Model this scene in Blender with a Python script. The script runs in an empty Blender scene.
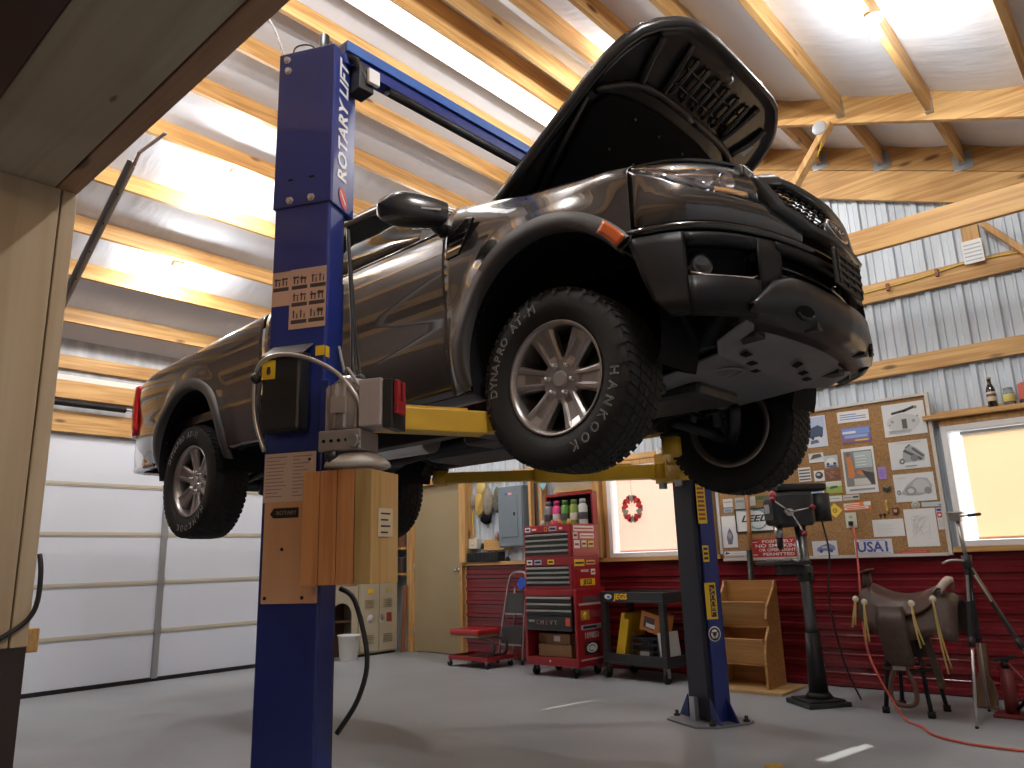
import bpy, bmesh, math, random
from mathutils import Vector, Matrix, Euler
random.seed(7)
PI = math.pi
SC = bpy.context.scene
COL = SC.collection
V = Vector

# ---------------------------------------------------------------- materials
def mat(name, col, rough=.5, metal=0., coat=0., spec=.5, emit=None, estr=0., trans=0., alpha=None):
    m = bpy.data.materials.new(name); m.use_nodes = True
    b = m.node_tree.nodes['Principled BSDF']
    b.inputs['Base Color'].default_value = (*col, 1)
    b.inputs['Roughness'].default_value = rough
    b.inputs['Metallic'].default_value = metal
    b.inputs['Coat Weight'].default_value = coat
    b.inputs['Coat Roughness'].default_value = .04
    b.inputs['Specular IOR Level'].default_value = spec
    b.inputs['Transmission Weight'].default_value = trans
    if emit:
        b.inputs['Emission Color'].default_value = (*emit, 1); b.inputs['Emission Strength'].default_value = estr
    return m

def clear_glass(name, tint=(1, 1, 1), refl=.06):
    m = bpy.data.materials.new(name); m.use_nodes = True; nt = m.node_tree; nt.nodes.clear()
    o = nt.nodes.new('ShaderNodeOutputMaterial'); t = nt.nodes.new('ShaderNodeBsdfTransparent'); g = nt.nodes.new('ShaderNodeBsdfGlossy'); x = nt.nodes.new('ShaderNodeMixShader')
    t.inputs[0].default_value = (*tint, 1); g.inputs['Roughness'].default_value = .02; x.inputs[0].default_value = refl
    nt.links.new(t.outputs[0], x.inputs[1]); nt.links.new(g.outputs[0], x.inputs[2]); nt.links.new(x.outputs[0], o.inputs[0])
    return m

def N(m, t, **kw):
    n = m.node_tree.nodes.new(t)
    for k, v in kw.items(): setattr(n, k, v)
    return n
def L(m, a, b): m.node_tree.links.new(a, b)

def mottle(m, scale=(5, 5, 5), amount=.25, detail=4, tint=None, bump=0., bscale=None, rough=0., coord='Object', lo=.3, hi=.7):
    """base colour varies between the plain colour and a darker/tinted one with a noise; optional bump and roughness change"""
    b = m.node_tree.nodes['Principled BSDF']
    c = tuple(b.inputs['Base Color'].default_value)[:3]
    tc = N(m, 'ShaderNodeTexCoord'); mp = N(m, 'ShaderNodeMapping'); mp.inputs['Scale'].default_value = scale
    L(m, tc.outputs[coord], mp.inputs['Vector'])
    no = N(m, 'ShaderNodeTexNoise'); no.inputs['Detail'].default_value = detail; no.inputs['Scale'].default_value = 1
    L(m, mp.outputs[0], no.inputs['Vector'])
    r = N(m, 'ShaderNodeValToRGB'); e = r.color_ramp.elements
    e[0].position = lo; e[1].position = hi
    d = tint or tuple(x * (1 - amount) for x in c)
    e[0].color = (*d, 1); e[1].color = (*c, 1)
    L(m, no.outputs['Fac'], r.inputs[0]); L(m, r.outputs[0], b.inputs['Base Color'])
    if bump:
        bn = N(m, 'ShaderNodeBump'); bn.inputs['Strength'].default_value = bump; bn.inputs['Distance'].default_value = .02
        if bscale:
            mp2 = N(m, 'ShaderNodeMapping'); mp2.inputs['Scale'].default_value = bscale
            L(m, tc.outputs[coord], mp2.inputs['Vector'])
            n2 = N(m, 'ShaderNodeTexNoise'); n2.inputs['Detail'].default_value = 3; n2.inputs['Scale'].default_value = 1
            L(m, mp2.outputs[0], n2.inputs['Vector']); L(m, n2.outputs['Fac'], bn.inputs['Height'])
        else: L(m, no.outputs['Fac'], bn.inputs['Height'])
        L(m, bn.outputs[0], b.inputs['Normal'])
    if rough:
        r0 = b.inputs['Roughness'].default_value
        mr = N(m, 'ShaderNodeMapRange'); mr.inputs['To Min'].default_value = r0 - rough; mr.inputs['To Max'].default_value = r0 + rough
        L(m, no.outputs['Fac'], mr.inputs['Value']); L(m, mr.outputs[0], b.inputs['Roughness'])
    return m

def wood(name, col, dark, axis='y', rough=.55, knots=True, gs=1., kn=1.):
    """planed timber with grain along one axis and a few knots"""
    m = mat(name, col, rough); b = m.node_tree.nodes['Principled BSDF']
    tc = N(m, 'ShaderNodeTexCoord'); mp = N(m, 'ShaderNodeMapping')
    s = {'x': (1.3, 28, 28), 'y': (28, 1.3, 28), 'z': (28, 28, 1.3)}[axis]
    mp.inputs['Scale'].default_value = tuple(k * gs for k in s)
    L(m, tc.outputs['Object'], mp.inputs['Vector'])
    no = N(m, 'ShaderNodeTexNoise'); no.inputs['Scale'].default_value = 1; no.inputs['Detail'].default_value = 5; no.inputs['Distortion'].default_value = .8
    L(m, mp.outputs[0], no.inputs['Vector'])
    r = N(m, 'ShaderNodeValToRGB'); e = r.color_ramp.elements
    e[0].position = .34; e[0].color = (*dark, 1); e[1].position = .62; e[1].color = (*col, 1)
    L(m, no.outputs['Fac'], r.inputs[0])
    out = r.outputs[0]
    big = N(m, 'ShaderNodeTexNoise'); big.inputs['Scale'].default_value = 1.1; big.inputs['Detail'].default_value = 1
    L(m, tc.outputs['Object'], big.inputs['Vector'])
    mx = N(m, 'ShaderNodeMix', data_type='RGBA', blend_type='MULTIPLY'); mx.inputs['Factor'].default_value = 1
    rb = N(m, 'ShaderNodeValToRGB'); rb.color_ramp.elements[0].position = .35; rb.color_ramp.elements[1].position = .65
    rb.color_ramp.elements[0].color = (.78, .72, .62, 1); rb.color_ramp.elements[1].color = (1, 1, 1, 1)
    L(m, big.outputs['Fac'], rb.inputs[0]); L(m, out, mx.inputs['A']); L(m, rb.outputs[0], mx.inputs['B']); out = mx.outputs['Result']
    if knots:
        mk = N(m, 'ShaderNodeMapping'); k = {'x': (1.6, 5, 5), 'y': (5, 1.6, 5), 'z': (5, 5, 1.6)}[axis]
        mk.inputs['Scale'].default_value = k; L(m, tc.outputs['Object'], mk.inputs['Vector'])
        vo = N(m, 'ShaderNodeTexVoronoi'); vo.inputs['Scale'].default_value = 1
        L(m, mk.outputs[0], vo.inputs['Vector'])
        rk = N(m, 'ShaderNodeValToRGB'); rk.color_ramp.elements[0].position = .07*kn; rk.color_ramp.elements[1].position = .13*kn
        L(m, vo.outputs['Distance'], rk.inputs[0])
        m2 = N(m, 'ShaderNodeMix', data_type='RGBA'); L(m, rk.outputs[0], m2.inputs['Factor'])
        m2.inputs['A'].default_value = (dark[0] * .35, dark[1] * .3, dark[2] * .3, 1); L(m, out, m2.inputs['B']); out = m2.outputs['Result']
    L(m, out, b.inputs['Base Color'])
    return m

# ---------------------------------------------------------------- mesh builder
class MB:
    def __init__(s): s.v = []; s.f = []; s.mi = []; s.sm = []
    def add(s, vs, fs, mi=0, M=None, smooth=False):
        o = len(s.v)
        s.v += [tuple(M @ V(p)) if M else tuple(p) for p in vs]
        for f in fs: s.f.append(tuple(i + o for i in f)); s.mi.append(mi); s.sm.append(smooth)
        return s
    def box(s, lo, hi, mi=0, M=None):
        (x0, y0, z0), (x1, y1, z1) = lo, hi
        vs = [(x0,y0,z0),(x1,y0,z0),(x1,y1,z0),(x0,y1,z0),(x0,y0,z1),(x1,y0,z1),(x1,y1,z1),(x0,y1,z1)]
        return s.add(vs, [(0,3,2,1),(4,5,6,7),(0,1,5,4),(1,2,6,5),(2,3,7,6),(3,0,4,7)], mi, M)
    def cbox(s, c, d, mi=0, M=None):
        return s.box([c[i]-d[i]/2 for i in range(3)], [c[i]+d[i]/2 for i in range(3)], mi, M)
    def bar(s, a, b, w, h, mi=0, up=(0,0,1)):
        """rectangular bar from a to b: w across, h along up"""
        a, b = V(a), V(b); d = (b-a); l = d.length; d.normalize()
        u = V(up); r = d.cross(u).normalized(); u = r.cross(d).normalized()
        M = Matrix((r, d, u)).transposed().to_4x4(); M.translation = a
        return s.box((-w/2, 0, -h/2), (w/2, l, h/2), mi, M)
    def cyl(s, a, b, r0, r1=None, n=16, mi=0, cap=True):
        a, b = V(a), V(b); r1 = r0 if r1 is None else r1
        d = (b-a).normalized(); u = d.orthogonal().normalized(); w = d.cross(u)
        vs = []; fs = []
        for p, r in ((a, r0), (b, r1)):
            for k in range(n):
                t = 2*PI*k/n; vs.append(p + (u*math.cos(t) + w*math.sin(t))*r)
        o = len(s.v)
        for k in range(n): fs.append((k, (k+1) % n, n+(k+1) % n, n+k))
        s.add(vs, fs, mi, None, True)
        if cap:
            s.f.append(tuple(o+k for k in reversed(range(n)))); s.mi.append(mi); s.sm.append(False)
            s.f.append(tuple(o+n+k for k in range(n))); s.mi.append(mi); s.sm.append(False)
        return s
    def tube(s, pts, r, n=8, mi=0, cap=True, sub=0):
        P = [V(p) for p in pts]
        if sub: P = spline(P, sub)
        rr = r if callable(r) else (lambda t: r)
        T = [(P[min(i+1, len(P)-1)] - P[max(i-1, 0)]).normalized() for i in range(len(P))]
        u = T[0].orthogonal().normalized(); vs = []; fs = []
        for i, p in enumerate(P):
            u = (u - T[i]*u.dot(T[i])).normalized(); w = T[i].cross(u); R = rr(i/(len(P)-1))
            for k in range(n):
                t = 2*PI*k/n; vs.append(p + (u*math.cos(t) + w*math.sin(t))*R)
        for i in range(len(P)-1):
            for k in range(n): fs.append((i*n+k, i*n+(k+1) % n, (i+1)*n+(k+1) % n, (i+1)*n+k))
        if cap:
            fs.append(tuple(reversed(range(n)))); fs.append(tuple((len(P)-1)*n+k for k in range(n)))
        return s.add(vs, fs, mi, None, True)
    def lathe(s, prof, M=None, n=32, mi=0, smooth=True, mifn=None, close=False):
        """profile of (r, h) turned about local z"""
        vs = []; m = len(prof)
        for r, h in prof:
            for k in range(n):
                t = 2*PI*k/n; vs.append((r*math.cos(t), r*math.sin(t), h))
        o = len(s.v); s.v += [tuple(M @ V(p)) if M else p for p in vs]
        for i in range(m if close else m-1):
            j = (i+1) % m
            for k in range(n):
                s.f.append((o+i*n+k, o+i*n+(k+1) % n, o+j*n+(k+1) % n, o+j*n+k)); s.mi.append(mifn(i) if mifn else mi); s.sm.append(smooth)
        return s
    def prism(s, poly, h0, h1, M=None, mi=0, smooth=False):
        """2D polygon (local xy, counter-clockwise) extruded from z=h0 to h1"""
        n = len(poly)
        vs = [(x, y, h0) for x, y in poly] + [(x, y, h1) for x, y in poly]
        fs = [tuple(reversed(range(n))), tuple(range(n, 2*n))] + [(k, (k+1) % n, n+(k+1) % n, n+k) for k in range(n)]
        return s.add(vs, fs, mi, M, smooth)
    def grid(s, rows, mi=0, smooth=True, close=False, flip=False):
        n = len(rows[0]); vs = [p for r in rows for p in r]; fs = []
        for i in range(len(rows)-1):
            for k in range(n if close else n-1):
                a, b, c, d = i*n+k, i*n+(k+1) % n, (i+1)*n+(k+1) % n, (i+1)*n+k
                fs.append((d, c, b, a) if flip else (a, b, c, d))
        return s.add(vs, fs, mi, None, smooth)
    def sphere(s, c, r, n=16, m=10, mi=0, sc=(1,1,1), M=None):
        rows = []
        for i in range(m+1):
            a = PI*i/m
            rows.append([V((c[0]+r*sc[0]*math.sin(a)*math.cos(2*PI*k/n), c[1]+r*sc[1]*math.sin(a)*math.sin(2*PI*k/n), c[2]-r*sc[2]*math.cos(a))) for k in range(n)])
        if M: rows = [[M @ p for p in q] for q in rows]
        return s.grid(rows, mi, True, True)
    def text(s, txt, size, M, depth=.0015, mi=0, align='CENTER', shear=0., xs=1., off=0.):
        cu = bpy.data.curves.new('txt', 'FONT'); cu.body = txt; cu.size = size; cu.extrude = depth; cu.shear = shear; cu.offset = off
        cu.align_x = align; cu.align_y = 'CENTER'; cu.resolution_u = 2
        ob = bpy.data.objects.new('txt', cu); me = ob.to_mesh()
        vs = [(v.co.x*xs, v.co.y, v.co.z) for v in me.vertices]; fs = [tuple(p.vertices) for p in me.polygons]
        ob.to_mesh_clear(); bpy.data.objects.remove(ob); bpy.data.curves.remove(cu)
        return s.add(vs, fs, mi, M)
    def build(s, name, mats, parent=None, bevel=0., world=True, seg=2, solid=0., subsurf=0, soff=-1.):
        me = bpy.data.meshes.new(name); me.from_pydata(s.v, [], s.f)
        if not isinstance(mats, (list, tuple)): mats = [mats]
        for m in mats: me.materials.append(m)
        me.polygons.foreach_set('material_index', s.mi); me.polygons.foreach_set('use_smooth', s.sm)
        me.update()
        bm = bmesh.new(); bm.from_mesh(me)
        bmesh.ops.recalc_face_normals(bm, faces=bm.faces) if not solid else None
        bm.to_mesh(me); bm.free()
        o = bpy.data.objects.new(name, me); COL.objects.link(o)
        if parent is not None:
            o.parent = parent
            if world:
                q = parent; M = Matrix.Identity(4)
                while q is not None: M = q.matrix_parent_inverse @ M if False else (q.matrix_parent_inverse @ q.matrix_basis) @ M; q = q.parent
                o.matrix_parent_inverse = M.inverted()
        if solid:
            d = o.modifiers.new('solid', 'SOLIDIFY'); d.thickness = solid; d.offset = soff
        if bevel:
            d = o.modifiers.new('bevel', 'BEVEL'); d.width = bevel; d.segments = seg; d.limit_method = 'ANGLE'; d.angle_limit = math.radians(40)
        if subsurf:
            d = o.modifiers.new('sub', 'SUBSURF'); d.levels = d.render_levels = subsurf
        return o

def spline(P, k):
    out = []; n = len(P)
    for i in range(n-1):
        p0, p1, p2, p3 = P[max(i-1, 0)], P[i], P[i+1], P[min(i+2, n-1)]
        for j in range(k):
            t = j/k
            out.append(.5*((2*p1) + (p2-p0)*t + (2*p0-5*p1+4*p2-p3)*t*t + (3*p1-p0-3*p2+p3)*t**3))
    out.append(P[-1]); return out

def smooth_step(a, b, x):
    t = min(1, max(0, (x-a)/(b-a))); return t*t*(3-2*t)
def curve_tab(tab, x):
    if x <= tab[0][0]: return tab[0][1]
    if x >= tab[-1][0]: return tab[-1][1]
    for i in range(len(tab) - 1):
        if x <= tab[i+1][0]:
            x0, y0 = tab[max(i-1, 0)]; x1, y1 = tab[i]; x2, y2 = tab[i+1]; x3, y3 = tab[min(i+2, len(tab)-1)]
            h = x2 - x1; t = (x - x1)/h
            m1 = (y2 - y0)/(x2 - x0); m2 = (y3 - y1)/(x3 - x1)
            return (2*t**3 - 3*t*t + 1)*y1 + (t**3 - 2*t*t + t)*h*m1 + (3*t*t - 2*t**3)*y2 + (t**3 - t*t)*h*m2
def lerp_tab(tab, x):
    if x <= tab[0][0]: return tab[0][1]
    for (a, p), (b, q) in zip(tab, tab[1:]):
        if x <= b: return p + (q-p)*(x-a)/(b-a)
    return tab[-1][1]

def thing(name, label, cat, loc=(0,0,0), rz=0., group=None):
    o = bpy.data.objects.new(name, None); COL.objects.link(o); o.location = loc; o.rotation_euler = (0, 0, rz)
    o.empty_display_size = .1
    return tag(o, label, cat, group)
def tag(o, label, cat, group=None):
    o['label'] = label; o['category'] = cat
    if group: o['group'] = group
    return o
def struct(o, label=None):
    o['kind'] = 'structure'
    if label: o['label'] = label
    return o
def dup(root, loc, rz=None, label=None, group=None):
    def cp(o, par):
        c = o.copy(); COL.objects.link(c)
        if par is not None: c.parent = par
        for ch in list(o.children): cp(ch, c)
        return c
    r = cp(root, None); r.location = loc
    if rz is not None: r.rotation_euler = (0, 0, rz)
    if label: r['label'] = label
    if group: r['group'] = group
    return r
def T(x=0, y=0, z=0): return Matrix.Translation((x, y, z))
def R(a, ax): return Matrix.Rotation(a, 4, ax)
def frame(o, x, y):
    """matrix with origin o, local x and y axes given (z = x cross y)"""
    x = V(x).normalized(); y = V(y); z = x.cross(y).normalized(); y = z.cross(x)
    M = Matrix((x, y, z)).transposed().to_4x4(); M.translation = V(o); return M
# ---------------------------------------------------------------- shared materials
PINE_Y = wood('pine_y', (.74, .47, .19), (.50, .27, .09), 'y')
PINE_X = wood('pine_x', (.74, .47, .19), (.50, .27, .09), 'x')
PINE_Z = wood('pine_z', (.70, .44, .18), (.48, .26, .09), 'z')
OLDWOOD_X = wood('old_wood_x', (.50, .45, .37), (.40, .35, .28), 'x', .7, True, .4, .35)
OLDWOOD_Z = wood('old_wood_z', (.62, .52, .38), (.52, .42, .29), 'z', .7, True, .4, .35)
CEDAR = wood('cedar', (.66, .32, .13), (.52, .21, .075), 'z')
OAK = wood('oak', (.60, .34, .12), (.44, .22, .07), 'x', .4, False)
PLY = wood('plywood', (.74, .44, .26), (.66, .37, .21), 'z', .6, True, .5)
CONC = mottle(mat('concrete', (.37, .40, .43), .45, spec=.4), (1.1, 1.1, 1.1), .25, 6, bump=.03, rough=.12)
FOIL = mottle(mat('vapour_barrier', (.82, .86, .94), .42, spec=.4), (.7, 1.2, .7), .08, 3, bump=.5, bscale=(2.2, 7, 2.2))
GALV = mottle(mat('galvanized', (.56, .63, .70), .45, .1), (2.5, 2.5, .6), .06, 3)
GALV_D = mat('grey_steel', (.42, .44, .46), .4, .8)
REDMETAL = mottle(mat('red_metal', (.19, .011, .017), .22, .0, .6), (1, 1, 3), .25, 3)
WHITE_DOOR = mottle(mat('white_door', (.70, .76, .86), .45), (.6, .6, .6), .07, 2)
SEAM = mat('door_seam', (.50, .48, .40), .5)
TAN = mottle(mat('tan_paint', (.36, .29, .17), .5), (3, 3, 3), .06)
BEIGE = mottle(mat('beige_paint', (.46, .41, .30), .45), (4, 4, 4), .08)
BLACK = mat('black_plastic', (.012, .012, .013), .45)
BLACKM = mat('black_matte', (.007, .007, .008), .85, spec=.15)
DARKM = mottle(mat('dark_metal', (.03, .03, .032), .5, .5), (9, 9, 9), .5)
DUSTBLACK = mat('charcoal_paint', (.045, .048, .05), .55)
CHROME = mat('chrome', (.75, .76, .78), .12, 1.)
STEEL = mat('steel', (.50, .50, .50), .32, 1.)
ALU = mottle(mat('aluminium', (.56, .54, .53), .33, .9), (14, 14, 14), .15)
BLUE = mottle(mat('lift_blue', (.012, .028, .20), .42, coat=.25), (3, 3, 1), .18)
YELLOW = mottle(mat('lift_yellow', (.66, .40, .02), .45, coat=.1), (5, 5, 5), .22)
RUBBER = mat('rubber', (.014, .014, .014), .72, spec=.3)
WHITE = mat('white_paint', (.80, .80, .80), .5)
PAPER = mat('paper', (.78, .77, .74), .7)
CORK = mottle(mat('cork', (.40, .22, .085), .85), (90, 90, 90), .45, 3)
REDPAINT = mat('red_paint', (.30, .010, .016), .35, coat=.3)
ORANGE = mat('orange_lens', (.50, .095, .015), .25, coat=.4)
CARD = mottle(mat('cardboard', (.42, .26, .13), .8), (6, 6, 6), .15)
LEATHER = mottle(mat('leather', (.085, .030, .018), .42), (18, 18, 18), .5, bump=.2)
LEATHER2 = mottle(mat('saddle_leather_pale', (.075, .043, .030), .55), (25, 25, 25), .4)
THONG = mat('latigo', (.52, .38, .13), .7)
INK = mat('ink', (.02, .02, .025), .6)
_c = {}
def P(name, col, rough=.5, **k):
    if name not in _c: _c[name] = mat(name, col, rough, **k)
    return _c[name]
YEL = P('sticker_yellow', (.80, .52, .02)); REDS = P('sticker_red', (.55, .02, .02)); WHT = P('sticker_white', (.80, .80, .78)); BLUS = P('sticker_blue', (.06, .14, .50)); GRNS = P('sticker_green', (.10, .40, .06)); PINK = P('sticker_pink', (.75, .08, .28)); GREYS = P('sticker_grey', (.35, .36, .38))
# ================================================================ THE ROOM
WX0, WX1, WY, GX = -8.2, 1.3, 6.75, -8.2          # left (garage-door) wall, right wall, back wall
RIDGE = -3.77
def zl(x): return 3.30 + .46*(x + 8.2)              # underside of the left-hand purlins
def zr(x): return 3.746 - .40*x                      # underside of the right-hand purlins
FY0, FY1 = .50, .85                                  # thickness of the front wall (the opening we look through)
JX, HZ = -2.87, 2.45

fl = MB().box((-9, -4, -.12), (2, 7.4, 0)).build('floor', CONC); struct(fl)

def ribbed(p0, d, up, length, height, pitch, out, name, m, ribs=(0,), depth=.02, minor=.0):
    """sheet metal with trapezoid ribs running along 'up', repeated along d"""
    p0, d, up, out = V(p0), V(d), V(up), V(out); xs = []
    k = 0; x = 0
    while x < length:
        for a, h in ((0, 0), (.012, depth), (.045, depth), (.057, 0)): xs.append((x + a, h))
        if minor:
            for c in (.33, .66):
                q = x + .03 + pitch*c
                for a, h in ((-.012, 0), (-.006, minor), (.006, minor), (.012, 0)): xs.append((q + a, h))
        x += pitch
    xs.append((x, 0)); xs = [q for q in xs if q[0] <= length] + [(length, 0)]
    r0 = [p0 + d*a + out*h for a, h in xs]; r1 = [p + up*height for p in r0]
    b = MB().grid([r0, r1], 0, False)
    return b.build(name, m, None, solid=.003)

# back wall: two windows and a door cut the sheeting into pieces
W1, W2 = (-4.62, -3.46), (-1.40, .30)
WZ0, WZ1 = 1.09, 2.02
MBk = MB()
def sheet(x0, x1, z0, z1):
    k = math.floor(x0/.2286)*.2286; x = k; xs = [(x0, 0)]
    while x < x1:
        for a, h in ((0, 0), (.012, -.022), (.045, -.022), (.057, 0), (.086, 0), (.092, -.007), (.104, -.007), (.110, 0), (.162, 0), (.168, -.007), (.180, -.007), (.186, 0)):
            if x0 < x + a < x1: xs.append((x + a, h))
        x += .2286
    xs.append((x1, 0))
    MBk.grid([[(a, WY + h, z0) for a, h in xs], [(a, WY + h, z1) for a, h in xs]], 0, False)
for a in ((-9, W1[0], 1.05, 5.6), (W1[0], W1[1], WZ1, 5.6), (W1[1], W2[0], 1.05, 5.6), (W2[0], W2[1], WZ1, 5.6), (W2[1], 1.6, 1.05, 5.6), (W1[0], W1[1], .9, WZ0), (W2[0], W2[1], .9, WZ0), (-9, -6.70, 0, 1.05)): sheet(*a)
wb = MBk.build('wall_back', GALV, solid=.004, soff=1.); struct(wb)
# red wainscot with horizontal ribs
wn = MB(); zs = []
z = 0.
while z < 1.04:
    for a, h in ((0, 0), (.012, -.018), (.045, -.018), (.06, 0), (.095, 0), (.10, -.004), (.112, -.004), (.117, 0)):
        if z + a < 1.05: zs.append((z + a, h))
    z += .148
zs.append((1.05, 0))
for x0, x1 in ((-6.78, 1.3),):
    wn.grid([[(x0, 6.70 + h, q) for q, h in zs], [(x1, 6.70 + h, q) for q, h in zs]], 0, False)
wn = wn.build('trim_1', REDMETAL, solid=.004, soff=1.); struct(wn, 'dark red ribbed metal wainscot along the back wall')
for nm, xa, xb, ya in (('trim_2', -6.80, -3.372, 6.64), ('trim_16', -3.372, -1.44, 6.690), ('trim_17', -1.44, 1.3, 6.64)):
    s = MB().box((xa, ya, 1.05), (xb, 6.75, 1.09)).build(nm, PINE_X, bevel=.003); struct(s, 'pine sill board on top of the red wainscot')
# girts on the back wall
for z0, z1, xa in ((2.08, 2.14, -8.2), (2.50, 2.64, -8.2), (3.16, 3.32, -8.2)):
    g = MB().box((xa, 6.685, z0), (1.3, 6.727, z1)).build('wall_beam', PINE_X, bevel=.003); struct(g)
# shelf board above the right window
g = MB().box((-1.50, 6.60, 2.075), (1.0, 6.74, 2.112)).build('wall_shelf_board', PINE_X, bevel=.003); struct(g)
# window 1 / 2: frame, glass, roller shade
GLASS = clear_glass('glass')

SHADES = []
for tr, df in (((.93, .58, .43), (.80, .58, .48)), ((.96, .66, .36), (.80, .60, .44))):
    sm = bpy.data.materials.new('shade_cloth'); sm.use_nodes = True; SHADES.append(sm)
    nt = sm.node_tree; nt.nodes.clear()
    o_ = nt.nodes.new('ShaderNodeOutputMaterial'); a_ = nt.nodes.new('ShaderNodeBsdfTranslucent'); b_ = nt.nodes.new('ShaderNodeBsdfDiffuse'); m_ = nt.nodes.new('ShaderNodeMixShader')
    a_.inputs[0].default_value = (*tr, 1); b_.inputs[0].default_value = (*df, 1); m_.inputs[0].default_value = .33
    nt.links.new(a_.outputs[0], m_.inputs[2]); nt.links.new(b_.outputs[0], m_.inputs[1]); nt.links.new(m_.outputs[0], o_.inputs[0])
for i, (x0, x1) in enumerate((W1, W2)):
    f = MB()
    t = .045
    f.box((x0, 6.66, WZ0), (x0 + t, 6.80, WZ1)); f.box((x1 - t, 6.66, WZ0), (x1, 6.80, WZ1))
    f.box((x0 + t, 6.66, WZ0), (x1 - t, 6.80, WZ0 + t)); f.box((x0 + t, 6.66, WZ1 - t), (x1 - t, 6.80, WZ1))
    w = f.build('window_%d' % (i + 1), WHITE, bevel=.004); struct(w)
    # timber casing around the frame
    c = MB()
    if i == 0: c.box((x0 - .05, 6.66, WZ0), (x0 - .002, 6.75, WZ1 + .05))
    c.box((x1 + .002, 6.66, WZ0), (x1 + .05, 6.75, WZ1 + .05)); c.box((x0 - .002, 6.66, WZ1 + .002), (x1 + .002, 6.75, WZ1 + .05))
    c.build('window_casing', PINE_Z, w, bevel=.003)
    MB().box((x0 + t, 6.785, WZ0 + t), (x1 - t, 6.789, WZ1 - t)).build('window_pane', GLASS, w)
    gl, gr = (.035, .043) if i == 0 else (.085, .03)
    sh = MB(); n = 24
    xa, xb = x0 + t + gl, x1 - t - gr
    rows = []
    for j, (zz, ov) in enumerate(((WZ0 + t + .01, .036), (1.24, .036), (1.30, .01), (1.5, 0), (1.64, .006), (1.72, .036), (WZ1 - t - .02, .036))):  # first shade's edge is cut back midway to shape the floor sun streak
        xc = xb + (ov if i == 0 else 0)
        rows.append([(xa + (xc - xa)*k/n, 6.735 + .003*math.sin(k*1.7 + j), zz) for k in range(n + 1)])
    sd = sh.grid(rows).build('window_shade', SHADES[i])
    tag(sd, ['peach roller shade drawn down behind the red heart wreath', 'peach roller shade filling the window right of the cork board'][i], 'window shade')
    MB().cyl((xa - .01, 6.735, WZ1 - t - .02), (xb + .025, 6.735, WZ1 - t - .02), .016).build('roller_tube', WHITE, sd)
    MB().box((xa, 6.728, WZ0 + t + .005), (xb, 6.742, WZ0 + t + .022)).build('hem_bar', SHADES[i], sd)
# left wall with the overhead door
lw = MB(); lw.box((-8.4, -.2, 3.0), (-8.22, 7.0, 3.45)); lw.box((-8.4, 5.9, 0), (-8.22, 7.0, 3.0)); lw.box((-8.4, -.2, 0), (-8.22, .9, 3.0)); lw.box((-8.4, .9, 2.44), (-8.22, 5.9, 3.0))
lw = lw.build('wall_left', mottle(mat('wall_foil', (.50, .52, .55), .5), (3, 9, 3), .4, 3)); struct(lw)
for z0, z1 in ((2.46, 2.67), (2.80, 2.98), (3.10, 3.24)):
    g = MB().box((-8.22, .2, z0), (-8.17, 6.7, z1)).build('wall_beam', PINE_Y, bevel=.003); struct(g)
g = MB().box((-8.22, 1.9, 2.985), (-8.19, 3.4, 3.04)).build('trim_3', PAPER); struct(g)
d = MB().box((-8.30, .9, 0.03), (-8.24, 5.9, 2.46)).build('door_1', WHITE_DOOR); struct(d, 'white insulated sectional overhead door')
b = MB().box((-8.31, .9, 0), (-8.225, 5.9, .04)).build('bottom_seal', RUBBER, d)
for k in range(1, 5):
    z = .49*k + .0
    MB().box((-8.243, .9, z - .022), (-8.232, 5.9, z + .022)).box((-8.24, .9, z - .006), (-8.226, 5.9, z + .006)).build('section_seam', SEAM, d)
MB().box((-8.24, 3.585, .03), (-8.215, 3.645, 2.44)).build('stile', GALV_D, d)
for k in range(1, 5):
    MB().box((-8.218, 3.58, .49*k - .05), (-8.208, 3.65, .49*k + .05)).build('hinge', GALV_D, d)
# torsion shaft over the door
sh = MB().cyl((-8.09, .9, 2.735), (-8.09, 5.9, 2.735), .014, n=12)
sh = sh.build('torsion_shaft', GALV_D); tag(sh, 'thin steel torsion shaft above the white overhead door', 'door shaft')
sp = MB(); 
for k in range(60): sp.lathe([(.03, 0), (.036, .006), (.03, .012)], T(-8.09, 2.35 + k*.012, 2.735) @ R(PI/2, 'X'), 14)
sp.build('spring', DARKM, sh)
for y in (2.31, 4.3): MB().box((-8.17, y, 2.67), (-8.05, y + .025, 2.80)).build('bearing_bracket', GALV_D, sh)
# right wall, front wall with the opening, the dim porch behind the camera
rw = MB().box((1.32, .5, 0), (1.45, 7, 3.6)).build('wall_right', mottle(mat('right_wall', (.56, .59, .63), .5), (1, 4, 1), .2)); struct(rw)
fw = MB(); fw.box((-9, FY0 + .06, 0), (JX - .06, FY1 - .06, 5.6)); fw.box((JX - .06, FY0 + .06, HZ + .06), (1.45, FY1 - .06, 5.6))
fw = fw.build('wall_front', mottle(mat('front_wall', (.13, .09, .085), .5), (3, 3, 3), .2)); struct(fw)
for z in (2.72, 3.35, 3.98, 4.6):
    g = MB().box((-8.2, FY1 - .055, z), (1.3, FY1 - .015, z + .14)).build('wall_beam', PINE_X, bevel=.003); struct(g)
g = MB().box((-8.2, FY1 - .055, 0), (JX - .12, FY1 - .04, 1.05)).build('trim_15', REDMETAL); struct(g)
j = MB(); j.box((JX - .06, FY0, 0.86), (JX, FY1 - .055, HZ)); j = j.build('trim_4', OLDWOOD_Z, bevel=.004); struct(j, 'weathered timber jamb of the opening')
j = MB(); j.box((JX - .10, FY1 - .05, .86), (JX, FY1, HZ)); j = j.build('trim_5', OLDWOOD_Z, bevel=.004); struct(j, 'narrow jamb board on the room side')
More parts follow.
